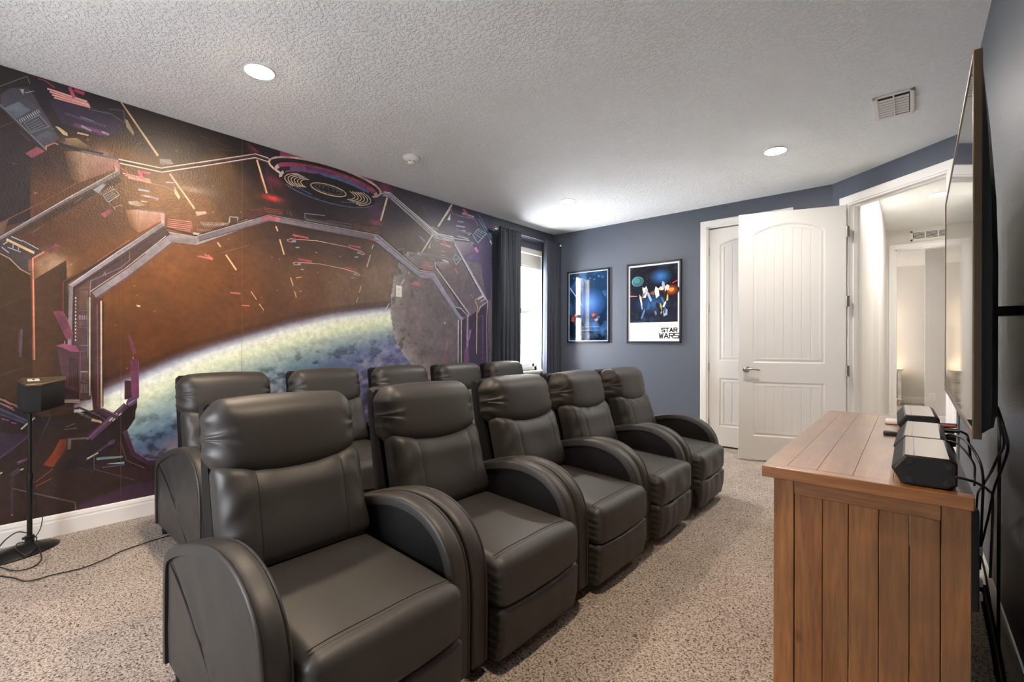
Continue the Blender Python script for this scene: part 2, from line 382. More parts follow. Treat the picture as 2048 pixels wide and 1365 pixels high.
# ---------------------------------------------------------------- doors
def door_panel_mesh(W, Hh, T, px0, px1, p1z0, p1z1, p2z0, p2z1, arch, ng, g0, gp):
    """Two-panel plank door; local x 0..W, z 0..Hh, front face at y=-T/2. Both faces carry the relief."""
    xs = np.unique(np.round(np.concatenate([np.linspace(0, W, int(W / .006)), np.array([px0 + d for d in (-.001, .012, .024, .036)] + [px1 - d for d in (-.001, .012, .024, .036)]),
         np.concatenate([[g0 + gp * k + d for d in (-.004, 0, .004)] for k in range(ng)])]), 4))
    zs = np.unique(np.round(np.concatenate([np.linspace(0, Hh, int(Hh / .012)), np.array([z + s for z in (p1z0, p2z0, p2z1) for s in (-.036, -.024, -.012, 0, .012, .024, .036)])]), 4))
    X, Z = np.meshgrid(xs, zs, indexing='ij')
    def depth(X, Z):
        cxm = (px0 + px1) / 2; hw = (px1 - px0) / 2
        top = p1z1 + arch * (1 - ((X - cxm) / hw) ** 2)
        d1 = np.minimum(np.minimum(X - px0, px1 - X), np.minimum(Z - p1z0, top - Z))
        d2 = np.minimum(np.minimum(X - px0, px1 - X), np.minimum(Z - p2z0, p2z1 - Z))
        d = np.maximum(d1, d2)
        prof = np.interp(d, [-1, 0, .010, .022, .030, .040, .048], [0, 0, .009, .008, .0035, .0035, .0055])
        inside = d > .048
        g = np.zeros_like(X)
        for k in range(ng):
            gx = g0 + gp * k; g = np.maximum(g, np.clip(1 - np.abs(X - gx) / .0045, 0, 1))
        return prof + np.where(inside, g * .0035, 0)
    D = depth(X, Z); nx, nz = X.shape
    vf = np.stack([X, -T / 2 + D, Z], -1).reshape(-1, 3); vb = np.stack([X, T / 2 - D, Z], -1).reshape(-1, 3)
    idx = np.arange(nx * nz).reshape(nx, nz)
    q = np.stack([idx[:-1, :-1], idx[1:, :-1], idx[1:, 1:], idx[:-1, 1:]], -1).reshape(-1, 4)
    qb = q[:, ::-1] + nx * nz
    bd = list(idx[:, 0]) + list(idx[-1, 1:]) + list(idx[-2::-1, -1]) + list(idx[0, -2:0:-1])
    side = [(bd[(i + 1) % len(bd)], bd[i], bd[i] + nx * nz, bd[(i + 1) % len(bd)] + nx * nz) for i in range(len(bd))]
    me = bpy.data.meshes.new('door'); me.from_pydata(np.concatenate([vf, vb]).tolist(), [], q.tolist() + qb.tolist() + side); me.update()
    me.materials.append(M['door'])
    return me
def lever(parent, x, z, side=-1, T=.035, flip=1):
    b = MB(); y0 = side * T / 2
    b.lathe([(.0, 0), (.033, 0), (.033, .006 * side), (.026, .012 * side), (.014, .014 * side), (.011, .045 * side), (.013, .05 * side), (.0, .056 * side)], (x, y0, z), 24, 'y')
    b.tube(cr([(x, y0 + side * .045, z), (x + .02 * flip, y0 + side * .052, z + .001), (x + .06 * flip, y0 + side * .052, z + .003), (x + .105 * flip, y0 + side * .050, z - .004), (x + .118 * flip, y0 + side * .046, z - .006)], 4), [.011] * 8 + [.009] * 6 + [.007] * 3, 10)
    return b.build('door_handle', M['nickel'], parent, smooth=50, label='satin nickel lever handle')
HX, HY, EX, EY = -.462, 5.352, -1.325, 5.075
ang = atan2(EY - HY, EX - HX); LW = .905
# local x runs from the hinge to the free edge; the face seen from the room is local +y
d1 = bpy.data.objects.new('door_1', door_panel_mesh(LW, 2.455, .035, .165, .775, .965, 2.245, .235, .775, .085, 8, .20, .077))
COL.objects.link(d1); d1.location = (HX, HY, .018); d1.rotation_euler = (0, 0, ang)
tag(d1, 'open white two panel door with arched plank panels, swung back against the closet', kind='structure')
lever(d1, LW - .07, .90, 1, .035, -1); lever(d1, LW - .07, .90, -1, .035, -1)
for z in (2.21, 1.56, .905):
    b = MB(); b.box(-.028, -.001, -.006, .026, z - .055, z + .045, .002); b.tube([(-.004, .027, z - .055), (-.004, .027, z + .045)], .006, 10)
    b.build('hinge', M['nickel'], d1, label='nickel hinge')
b = MB(); b.box(LW - .0005, LW + .0015, -.012, .012, .87, .93); b.build('latch_plate', M['nickel'], d1)
d2 = bpy.data.objects.new('door_2', door_panel_mesh(CX1 - CX0 - .034, 2.46, .035, .115, CX1 - CX0 - .149, .965, 2.27, .22, .765, .06, 6, .165, .085))
COL.objects.link(d2); d2.location = (CX0 + .017, YF + .035, .018)
tag(d2, 'closed white plank panel closet door behind the open door', kind='structure')
lever(d2, CX1 - CX0 - .10, .90, -1, .035, -1)
for z in (2.21, 1.56, .885, .25):
    b = MB(); b.tube([(-.008, -.022, z - .05), (-.008, -.022, z + .05)], .0065, 10); b.box(-.012, .004, -.024, -.017, z - .05, z + .05)
    b.build('hinge', M['nickel'], d2, label='nickel hinge')

# ---------------------------------------------------------------- window
win = empty('window_1', (XL - .07, (WY0 + WY1) / 2, WZ0), label='single hung white window with a raised blind, bright daylight outside', **ST)
wy = (WY1 - WY0) / 2; wz = WZ1 - WZ0
b = MB(); f = .05
b.box(-.07, -.02, -wy, -wy + f, 0, wz); b.box(-.07, -.02, wy - f, wy, 0, wz); b.box(-.07, -.02, -wy, wy, 0, f); b.box(-.07, -.02, -wy, wy, wz - f, wz)
M['vinyl'] = mat('white_vinyl_frame', lin((232, 236, 236)), .35)
b.build('window_frame', M['vinyl'], win)
b = MB(); zm = .80
b.box(-.058, -.030, -wy + f, -wy + f + .035, f, zm + .02); b.box(-.058, -.030, wy - f - .035, wy - f, f, zm + .02); b.box(-.058, -.030, -wy + f, wy - f, f, f + .04); b.box(-.062, -.022, -wy + f, wy - f, zm - .02, zm + .03)
b.build('lower_sash', M['vinyl'], win)
b = MB(); b.box(-.07, -.045, -wy + f, -wy + f + .03, zm, wz - f); b.box(-.07, -.045, wy - f - .03, wy - f, zm, wz - f); b.box(-.07, -.045, -wy + f, wy - f, wz - f - .03, wz - f)
b.build('upper_sash', M['vinyl'], win)
b = MB(); b.box(-.03, -.012, -.03, .03, zm + .03, zm + .045, .003); b.tube([(-.02, -.02, zm + .045), (-.02, .025, zm + .052)], .006, 8); b.build('sash_lock', M['white_plastic'], win)
gm = bpy.data.materials.new('window_glass'); gm.use_nodes = True; nt = gm.node_tree; nt.nodes.clear()
o_ = nt.nodes.new('ShaderNodeOutputMaterial'); t_ = nt.nodes.new('ShaderNodeBsdfTransparent'); g_ = nt.nodes.new('ShaderNodeBsdfGlossy'); g_.inputs['Roughness'].default_value = .02
ms = nt.nodes.new('ShaderNodeMixShader')
ms.inputs[0].default_value = .04; nt.links.new(t_.outputs[0], ms.inputs[1]); nt.links.new(g_.outputs[0], ms.inputs[2]); nt.links.new(ms.outputs[0], o_.inputs[0])
MB().box(-.046, -.043, -wy + f, wy - f, f, zm + .01).build('glass', gm, win); MB().box(-.060, -.057, -wy + f, wy - f, zm, wz - f).build('glass', gm, win)
b = MB(); b.box(-.13, .125, -wy - .03, wy + .03, -.028, 0.0, .006); b.box(.07, .088, -wy - .02, wy + .02, -.085, -.026, .004)
b.build('window_sill', M['trim'], win, label='white window sill with apron')
b = MB(); b.box(-.02, .068, -wy, -wy + .006, 0, wz); b.box(-.02, .068, wy - .006, wy, 0, wz); b.box(-.02, .068, -wy, wy, wz - .006, wz); b.build('reveal', M['trim'], win)
# raised blind
bl = empty('window_blind', (XL - .03, (WY0 + WY1) / 2, WZ1 - .01), label='white horizontal window blind, raised to the top of the window', cat='blind')
MB().box(-.03, .03, -wy + .012, wy - .012, -.055, 0, .003).build('head_rail', M['white_plastic'], bl)
b = MB()
for k in range(26): b.box(-.024 + .002 * sin(k * 2.3), .024 + .002 * sin(k * 2.3), -wy + .014, wy - .014, -.225 + k * .0062, -.2225 + k * .0062)
b.build('slats', M['white_plastic'], bl)
MB().box(-.026, .026, -wy + .013, wy - .013, -.252, -.230, .004).build('bottom_rail', M['white_plastic'], bl)
b = MB(); b.tube([(.03, -.18, -.05), (.034, -.18, -.6)], .0025, 6); b.build('tilt_wand', M['white_plastic'], bl)
w2 = empty('window_fill_rear', ((RW0 + RW1) / 2, YB - .06, RZ0), label='added white framed window behind the viewer, unseen, letting in fill daylight', **ST)  # added window, out of view, so daylight lifts the ceiling and near room
hw = (RW1 - RW0) / 2; hz = RZ1 - RZ0; b = MB()
for x in (-hw, -.025, hw - .05): b.box(x, x + .05, -.03, .03, 0, hz)
b.box(-hw, hw, -.03, .03, 0, .05); b.box(-hw, hw, -.03, .03, hz - .05, hz); b.build('window_frame', M['vinyl'], w2)
b = MB(); b.box(-hw - .03, hw + .03, .0, .10, -.028, 0, .005); b.build('window_sill', M['trim'], w2)
w3 = empty('window_fill_bedroom', (-2.35, 9.65, .8), label='narrow added bedroom window out of view, letting in fill daylight', **ST)  # unseen window added to brighten the bedroom with daylight
b = MB(); b.box(-.03, .03, -.25, -.2, 0, 1.6); b.box(-.03, .03, .2, .25, 0, 1.6); b.box(-.03, .03, -.25, .25, 0, .05); b.box(-.03, .03, -.25, .25, 1.55, 1.6); b.build('window_frame', M['vinyl'], w3)
# ---------------------------------------------------------------- curtain rod and curtains
rod = empty('curtain_rod', (XL + .105, 4.83, 2.565), label='silver curtain rod with round crystal finials above the window', cat='curtain rod')
b = MB(); b.tube([(0, -.64, 0), (0, .64, 0)], .0125, 16); b.tube([(0, -.30, 0), (0, .30, 0)], .0145, 16); b.build('rod', M['chrome'], rod, smooth=60)
for s in (-1, 1):
    b = MB(); b.lathe([(.0, .635 * s), (.017, .636 * s), (.017, .652 * s), (.010, .656 * s), (.012, .662 * s), (.026, .672 * s), (.030, .686 * s), (.026, .700 * s), (.012, .710 * s), (0, .712 * s)], (0, 0, 0), 12, 'y'); b.build('finial', M['chrome'], rod, smooth=20)
    b = MB(); b.tube([(0, .60 * s, 0), (-.103, .60 * s, 0)], .006, 8); b.lathe([(0, -.105), (.022, -.105), (.022, -.100), (0, -.098)], (0, .60 * s, 0), 16, 'x'); b.build('bracket', M['chrome'], rod)
def curtain(y0, y1, nf, label, seed):
    rnd = random.Random(seed); n = nf * 16; zs = [2.60, 2.585, 2.50, 2.2, 1.8, 1.4, 1.0, .6, .2, .02]; vs = []; cy = (y0 + y1) / 2
    ph = [rnd.uniform(-.5, .5) for _ in range(nf + 2)]
    for th in (0, 1):
        for zi, z in enumerate(zs):
            spread = 1 + .06 * (2.6 - z) / 2.6
            for i in range(n + 1):
                t = i / n; a = 2 * pi * nf * t; k = int(t * nf); amp = .038 * (1 + .25 * sin(k * 2.1 + z * .9)) * (.92 if zi < 2 else 1)
                x = amp * cos(a + .25 * sin(z * 1.3 + k)); y = y0 + (y1 - y0) * t + .010 * sin(2 * a + z)
                y = cy + (y - cy) * spread
                vs.append((XL + .105 + x + th * .0025, y, z))
    fs = []; R_ = len(zs); C_ = n + 1
    for th in (0, 1):
        for r in range(R_ - 1):
            for c in range(n):
                q = (r * C_ + c, r * C_ + c + 1, (r + 1) * C_ + c + 1, (r + 1) * C_ + c); q = tuple(th * R_ * C_ + v for v in q); fs.append(q if th else q[::-1])
    N1 = R_ * C_
    for c in range(n): fs.append((c, c + 1, N1 + c + 1, N1 + c)); k = (R_ - 1) * C_; fs.append((k + c + 1, k + c, N1 + k + c, N1 + k + c + 1))
    for r in range(R_ - 1): fs.append((r * C_, (r + 1) * C_, N1 + (r + 1) * C_, N1 + r * C_)); k = n; fs.append((r * C_ + k, (r + 1) * C_ + k, N1 + (r + 1) * C_ + k, N1 + r * C_ + k))
    o = MB().add(vs, fs).build('window_curtain', M['curtain'], None, 180, label=label, cat='curtain', group='grommet curtains at the window')
    return o
cu1 = curtain(4.20, 4.575, 5, 'slate blue grommet curtain drawn to the side of the window next to the mural', 1)
cu2 = curtain(5.13, 5.44, 4, 'slate blue grommet curtain hanging in the corner by the posters', 2)
for cu, y0, y1, nf in ((cu1, 4.20, 4.575, 5), (cu2, 5.13, 5.44, 4)):
    for k in range(nf * 2):
        y = y0 + (y1 - y0) * (k + .5) / (nf * 2)
        if k % 2 == 0:
            b = MB(); b.lathe([(.0165, -.003), (.024, -.003), (.026, 0), (.024, .003), (.0165, .003)], (XL + .105, y, 2.565), 16, 'y'); b.build('grommet', M['chrome'], cu, smooth=50)
# ================================================================== RECLINERS
def npnoise(p, seed, f):
    """cheap smooth pseudo noise in [-1,1]; p (n,3)."""
    r = np.random.RandomState(seed); out = np.zeros(len(p))
    for k in range(7):
        d = r.randn(3); d /= np.linalg.norm(d); out += np.sin(p @ d * f * (0.6 + .9 * r.rand()) + r.rand() * 6.28 + 1.3 * np.sin(p @ r.randn(3) * f * .5))
    return out / 4.0
def sstep(a, b, x): t = np.clip((x - a) / (b - a), 0, 1); return t * t * (3 - 2 * t)
def tilt(p, a, cx, cz):
    """lean about the y axis around (cx, cz), a>0 leans the top backwards."""
    x = p[:, 0] - cx; z = p[:, 2] - cz; ca, sa = cos(a), sin(a)
    return np.stack([cx + x * ca - z * sa, p[:, 1], cz + x * sa + z * ca], -1)
def cush(name, h, r, dens, fn, mt, parent, **k):
    vs, fs = rbox(*h, r, dens=dens, nr=5); p = fn(np.array(vs))
    me = bpy.data.meshes.new(name); me.from_pydata(p.tolist(), [], fs); me.update(); me.materials.append(mt); shade(me, 180)
    o = bpy.data.objects.new(name, me); COL.objects.link(o); o.parent = parent
    return tag(o, **k)
def head_fn(seed):
    hx, hy, hz = .085, .264, .126
    def fn(p):
        u = p[:, 1] / hy; w_ = p[:, 2] / hz; x = p[:, 0].copy(); front = sstep(-.5, .6, x / hx)
        puff = (1 - np.abs(u) ** 3.5) * (1 - np.abs(w_ + .05) ** 2.4 * .9)
        q = p.copy()
        q[:, 0] += front * (.040 * puff - .010 + .012 * sstep(.3, -.8, w_))
        q[:, 2] += -.048 * (1 - u * u) * sstep(.2, -1, w_) + .012 * (1 - u ** 2) * sstep(0, 1, w_) + .014 * u ** 4 * sstep(.1, -1, w_)
        e = sstep(.62, 1.0, np.abs(u))
        a = np.arctan2(w_ * 1.2, 1.12 - np.abs(u)); s = np.sign(u)
        cre = np.sin(a * 6.5 + s * 1.3 + seed + 1.6 * npnoise(p, seed, 11)) * e * (.35 + .65 * np.abs(npnoise(p, seed + 9, 9)))
        q[:, 0] += front * cre * .0062
        q[:, 2] += cre * .0030
        q[:, 1] += -s * .012 * sstep(.6, 1, np.abs(w_)) * sstep(.8, 1, np.abs(u)) + s * .003 * np.sin(w_ * 13 + seed) * sstep(.93, 1, np.abs(u))
        q[:, 0] += front * .0030 * npnoise(p * [1, .35, 1], seed + 3, 22)
        q[:, 2] += .0018 * npnoise(p * [1, .5, 1], seed + 5, 30)
        return tilt(q, radians(7), 0, 0) + np.array([-.662, 0, .842])
    return (hx, hy, hz), fn
def back_fn(seed):
    hx, hy, hz = .070, .256, .190
    def fn(p):
        u = p[:, 1] / hy; w_ = p[:, 2] / hz; x = p[:, 0]; front = sstep(-.5, .6, x / hx); q = p.copy()
        q[:, 0] += front * (.026 * (1 - u ** 4) * (1 - np.abs(w_) ** 3) - .006 + .014 * sstep(.2, -.9, w_) - .012 * sstep(.3, 1, w_))
        seam = np.exp(-((np.abs(p[:, 1] - .006 * w_) - .150) / .012) ** 2)
        q[:, 0] -= front * seam * .0030
        top = sstep(.45, .95, w_); q[:, 2] -= sstep(.1, 1, w_) * .040 * (1 - u * u)
        q[:, 0] += front * top * .0030 * np.sin(p[:, 1] * 60 + 2.5 * npnoise(p, seed, 12)) * np.abs(npnoise(p, seed + 6, 8))
        ed = sstep(.66, .95, np.abs(u))
        q[:, 0] += front * ed * .0030 * np.sin(p[:, 2] * 60 + p[:, 1] * 60 * np.sign(u) + 2.5 * npnoise(p, seed + 1, 14))
        q[:, 0] += front * .0040 * npnoise(p, seed + 2, 12)
        return tilt(q, radians(14), 0, 0) + np.array([-.566, 0, .592])
    return (hx, hy, hz), fn
def seat_fn(seed, wr):
    hx, hy, hz = .285, .252, .095
    def fn(p):
        u = p[:, 1] / hy; t = p[:, 0] / hx; w_ = p[:, 2] / hz; q = p.copy(); up = sstep(-.6, .8, w_)
        q[:, 2] += up * (.016 * (1 - u ** 4) * (1 - .6 * t ** 4) - .004 - .014 * t)
        fr = sstep(.75, 1, t)
        for off in (.242,): q[:, 2] -= up * .0032 * np.exp(-((p[:, 0] - off) / .010) ** 2)
        q[:, 0] += fr * (.014 * (1 - np.abs(w_ + .1) ** 2) * (1 - u ** 4))
        q[:, 2] += fr * -.012 * sstep(.2, -1, w_) * (1 - u * u)
        sd = sstep(.93, 1.0, np.abs(u)) * sstep(.5, .9, t)
        pz = p[:, 2] * 170 + 2.2 * npnoise(p, seed + 8, 18); q[:, 1] += np.sign(u) * sd * .0020 * np.sin(pz); q[:, 0] += sd * .0015 * np.sin(pz + 1)
        q[:, 2] += up * (.0020 + .003 * wr) * npnoise(p, seed, 13)
        q[:, 0] += fr * wr * .009 * npnoise(p * [1, 1.4, .8], seed + 4, 26); q[:, 2] += fr * wr * .006 * npnoise(p, seed + 7, 24)
        return q + np.array([-.222, 0, .325])
    return (hx, hy, hz), fn
def foot_fn(seed, wr):
    hx, hy, hz = .04, .248, .100
    def fn(p):
        u = p[:, 1] / hy; w_ = p[:, 2] / hz; q = p.copy(); fr = sstep(-.3, .6, p[:, 0] / hx)
        q[:, 0] += fr * (.010 * (1 - w_ ** 2) * (1 - u ** 4) + .004 * w_)
        q[:, 0] += fr * (.0015 + .005 * wr) * npnoise(p * [1, 1.8, .35], seed, 26)
        sd = sstep(.92, 1.0, np.abs(u)); pz = p[:, 2] * 190 + 2.2 * npnoise(p, seed + 8, 18); q[:, 1] += np.sign(u) * sd * .0018 * np.sin(pz); q[:, 0] += fr * sd * .0013 * np.sin(pz)
        q[:, 2] += sstep(.4, 1, w_) * (-.010 * (1 - u * u) + .008 * wr * npnoise(p, seed + 2, 20))
        q[:, 0] -= .012 * sstep(0, -1, w_)
        return q + np.array([.020, 0, .138])
    return (hx, hy, hz), fn

ARMC = [(-.84, .06), (-.845, .20), (-.842, .34), (-.825, .425), (-.76, .470), (-.66, .510), (-.52, .553), (-.38, .584), (-.27, .590), (-.17, .572), (-.09, .530), (-.035, .468), (-.008, .390), (0, .30), (0, .18), (-.002, .05)]
AW = .077
def arm(parent, s, seed):
    """one arm, s=+1/-1 side; centre line at y = s*.294"""
    yc = s * (.256 + AW / 2); path = cr([(x, 0, z) for x, z in ARMC], 6); pts = [(p.x, p.z) for p in path]; n = len(pts)
    arm_o = None
    # swept outer band
    sec = [(-.5, -.030), (-.5, -.004), (-.47, .003), (-.43, .0045), (-.395, .003), (-.375, .0), (-.33, .0028), (-.15, .0045), (.15, .0045), (.33, .0028), (.375, .0), (.395, .003), (.43, .0045), (.47, .003), (.5, -.004), (.5, -.030)]
    vs = []; m = len(sec)
    for i, (x, z) in enumerate(pts):
        a = pts[max(i - 1, 0)]; b_ = pts[min(i + 1, n - 1)]; tx, tz = b_[0] - a[0], b_[1] - a[1]; l = hypot(tx, tz); nx, nz = -tz / l, tx / l
        for (u, o) in sec: vs.append((x + nx * o, yc + u * AW, z + nz * o))
    fs = [(i * m + k, i * m + (k + 1) % m, (i + 1) * m + (k + 1) % m, (i + 1) * m + k) for i in range(n - 1) for k in range(m)] + [tuple(range(m)), tuple(range((n - 1) * m, n * m))[::-1]]
    arm_o = MB().add(vs, fs).build('armrest', M['leather'], parent, 50)
    # side panels (slab inset behind the band), slightly padded
    ins = []
    for i, (x, z) in enumerate(pts):
        a = pts[max(i - 1, 0)]; b_ = pts[min(i + 1, n - 1)]; tx, tz = b_[0] - a[0], b_[1] - a[1]; l = hypot(tx, tz); ins.append((x + tz / l * .016, z - tx / l * .016))
    cxp, czp = -.42, .28; K = 9
    for side in (-1, 1):
        outer = side == s; vs = []; fs = []
        for k in range(K + 1):
            t = k / K
            for i, (x, z) in enumerate(ins):
                px, pz = cxp + (x - cxp) * (1 - t), czp + (z - czp) * (1 - t)
                d = AW / 2 - .0105 + .0075 * (1 - (1 - t) ** 3) * (1 if outer else .6)
                if outer:
                    # pocket slit: a curved fold from the upper rear down to the lower front
                    tt = (px + .80) / .62; cz_ = .43 - .34 * tt + .05 * sin(pi * np.clip(tt, 0, 1)); dd = pz - cz_
                    if 0 <= tt <= 1: d -= .010 * math.exp(-(dd / .009) ** 2) * sin(pi * tt) ** .5; d += .006 * math.exp(-((dd - .03) / .022) ** 2) * sin(pi * tt)
                d += .0012 * sin(px * 31 + seed) * sin(pz * 27)
                vs.append((px, yc + side * d, pz))
        N_ = len(ins)
        for k in range(K):
            for i in range(N_ - 1): fs.append((k * N_ + i, k * N_ + i + 1, (k + 1) * N_ + i + 1, (k + 1) * N_ + i))
            fs.append((k * N_ + N_ - 1, k * N_, (k + 1) * N_, (k + 1) * N_ + N_ - 1))
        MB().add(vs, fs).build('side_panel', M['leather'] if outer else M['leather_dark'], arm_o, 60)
    if s:
        c = [(-.795 + .60 * t, .428 - .335 * t + .05 * sin(pi * t)) for t in [i / 14 for i in range(15)]]
        b = MB(); wdt = [.0045 * sin(pi * i / 14) ** .7 + .0004 for i in range(15)]
        b.tube([(x, yc + s * (AW / 2 - .0045), z) for x, z in c], wdt, 6); b.build('pocket_opening', M['void'], arm_o)
    return arm_o
def seam(name, fn, pts, parent, r=.0011, lift=.0004):
    q = fn(np.array(pts)); b = MB(); b.tube([tuple(v) for v in q], r, 5); return b.build(name, M['stitch'], parent, 180)
def recliner(seed, wr, **k):
    r = empty('recliner', **k)
    h, fn = seat_fn(seed, wr); o = cush('seat', h, .038, (44, 40, 16), fn, M['leather'], r)
    ys_ = np.linspace(-.236, .236, 40)
    for xo in (.2395, .2275): seam('seam', fn, [(xo, y, h[2] + .0001) for y in ys_], o)
    h, fn = foot_fn(seed + 1, wr); cush('footrest', h, .022, (6, 44, 22), fn, M['leather'], r)
    h, fn = back_fn(seed + 2); bk = cush('backrest', h, .05, (8, 64, 50), fn, M['leather'], r)
    for sy in (-1, 1): seam('seam', fn, [(h[0], sy * .150 + .006 * z / h[2], z) for z in np.linspace(-.135, .14, 40)], bk)
    h, fn = head_fn(seed + 3); cush('headrest', h, .070, (10, 72, 40), fn, M['leather'], r)
    # rear shell behind the cushions
    b = MB(); pr = [(-.50, .12), (-.60, .12), (-.70, .30), (-.80, .93), (-.795, .955), (-.77, .962), (-.745, .950), (-.60, .36), (-.50, .30)]
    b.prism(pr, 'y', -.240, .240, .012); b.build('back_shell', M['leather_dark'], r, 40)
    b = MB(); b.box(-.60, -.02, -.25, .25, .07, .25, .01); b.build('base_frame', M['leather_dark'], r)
    for s in (-1, 1): arm(r, s, seed)
    for x in (-.78, -.06):
        for s in (-1, 1):
            b = MB(); b.lathe([(0, 0), (.018, 0), (.022, .065), (0, .066)], (x, s * .29, 0), 14); b.build('leg', M['black_plastic'], r, 40, label='black plastic foot')
    return r
protoA = recliner(11, 0.0); protoB = recliner(37, 1.0)
FRONT = ['nearest black recliner of the front row, at the bottom of the photo', 'second black recliner from the camera in the front row',
         'middle black recliner of the front row of five', 'black recliner next to last in the front row, before the door end',
         'farthest black recliner of the front row, by the white doors, with a sagging footrest']
BACK = ['black recliner nearest the speaker stand, first of the row by the mural', 'second black recliner from the speaker stand in the row by the mural',
        'middle black recliner of the row along the mural wall', 'black recliner next to last in the row by the mural, near the window',
        'black recliner at the far end of the mural row, below the window']
used = set()
FY = [.772, 1.452, 2.130, 2.806, 3.480]; FX = [-1.13, -1.135, -1.135, -1.135, -1.13]; FW = [0, 0, 0, 1, 1]
BY = [1.076, 1.750, 2.425, 3.100, 3.775]; BW = [0, 1, 0, 0, 1]
for rowi, (xs, ys, ws, lab) in enumerate(((FX, FY, FW, FRONT), ([-2.68] * 5, BY, BW, BACK))):
    for i in range(5):
        p = protoB if ws[i] else protoA
        o = p if p.name not in used else copy_tree(p)
        used.add(p.name)
        o.location = (xs[i], ys[i], 0.0); o.rotation_euler = (0, 0, radians([0, .1, -.1, .1, 0][i]))
        tag(o, lab[i], 'recliner', 'front row of recliners' if rowi == 0 else 'back row of recliners along the mural')

# ================================================================== WOODEN CONSOLE
ct = empty('media_console', (-.11, 2.39, 0), label='rustic brown pine media console with plank sides under the television', cat='media console')
def L_(x, y, z=0): return (x - (-.11), y - 2.39, z)
TX0, TX1, TY0, TY1, TZ = -.350, .122, 1.605, 3.20, .790
ox, oy = -(-.11), -2.39
def lb(mb, x0, x1, y0, y1, z0, z1, bev=.002): mb.box(x0 + ox, x1 + ox, y0 + oy, y1 + oy, z0, z1, bev)
b = MB(); th = .034
# bread-board ends + front edge board + long planks, with open grooves between them
lb(b, TX0, TX1, TY0, TY0 + .045, TZ - th, TZ, .003); b.build('top_end_board', M['wood_x'], ct)
b = MB(); lb(b, TX0, TX1, TY1 - .045, TY1, TZ - th, TZ, .003); b.build('top_end_board', M['wood_x'], ct)
b = MB(); xs = [TX0, -.288, -.212, -.125, -.035, .045, TX1]
for i in range(6): lb(b, xs[i] + (.0004 if i else 0), xs[i + 1] - .0004, TY0 + .0458, TY1 - .0458, TZ - th, TZ - (0 if i != 3 else .0004), .0006)
b.build('top', M['wood_y'], ct)
BXF, BXB, BYN, BYF = -.322, .118, 1.632, 3.175
for (y0, y1, nm) in ((BYN, BYN + .03, 'side_panel'), (BYF - .03, BYF, 'side_panel')):
    b = MB(); zt = TZ - th - .0005
    near = y0 == BYN; yo0, yo1 = (y0, y1)
    lb(b, BXF, -.268, yo0, yo1, .0, zt, .002); b.build('post', M['wood_z'], ct)
    b = MB(); lb(b, .062, BXB, yo0, yo1, .0, zt, .002); b.build('post', M['wood_z'], ct)
    b = MB(); lb(b, -.2672, .0612, yo0, yo1, zt - .045, zt, .002); b.build('rail', M['wood_x'], ct)
    b = MB(); lb(b, -.2672, .0612, yo0, yo1, .06, .13, .002); b.build('rail', M['wood_x'], ct)
    b = MB(); px = [-.2672, -.195, -.133, -.065, -.0005, .0612]; s = .004 if near else -.004
    for i in range(5): lb(b, px[i] + .0006, px[i + 1] - .0006, yo0 + s, yo1 + s * .2, .131, zt - .0458, .0022)
    b.build(nm, M['wood_z'], ct)
b = MB(); lb(b, BXF, BXB, BYN + .03, BYF - .03, .06, .09); lb(b, BXB - .01, BXB, BYN + .03, BYF - .03, .09, .75); b.build('carcass', M['wood_y'], ct)
b = MB(); lb(b, BXF, BXF + .03, BYN + .03, BYF - .03, .705, .755); lb(b, BXF, BXF + .03, BYN + .03, BYF - .03, .05, .10); lb(b, BXF, BXF + .03, BYN + .52, BYN + .55, .10, .705); lb(b, BXF, BXF + .03, BYF - .55, BYF - .52, .10, .705); b.build('face_frame', M['wood_y'], ct)
for (a0, a1, nm) in ((BYN + .032, BYN + .518, 'door'), (BYF - .518, BYF - .032, 'door')):
    b = MB()
    for k in range(4): w1 = (a1 - a0) / 4; lb(b, BXF + .004, BXF + .024, a0 + w1 * k + .0006, a0 + w1 * (k + 1) - .0006, .102, .703, .0015)
    lb(b, BXF - .003, BXF + .006, a0 + .002, a1 - .002, .62, .70, .002); lb(b, BXF - .003, BXF + .006, a0 + .002, a1 - .002, .105, .18, .002)
    dr = b.build(nm, M['wood_z'], ct)
    kb = MB(); kb.lathe([(0, 0), (.008, 0), (.006, -.012), (.014, -.020), (.010, -.028), (0, -.030)], (BXF - .003 + ox, (a1 - .03 if a0 < 2 else a0 + .03) + oy, .42), 16, 'x'); kb.build('knob', M['black_metal'], dr, 40)
for k in range(3):
    b = MB(); z0 = .105 + k * .200; lb(b, BXF + .002, BXF + .024, BYN + .553, BYF - .553, z0, z0 + .196, .003); dr = b.build('drawer', M['wood_y'], ct)
    kb = MB(); kb.lathe([(0, 0), (.008, 0), (.006, -.012), (.014, -.020), (.010, -.028), (0, -.030)], (BXF + .002 + ox, 2.40 + oy, z0 + .1), 16, 'x'); kb.build('knob', M['black_metal'], dr, 40)

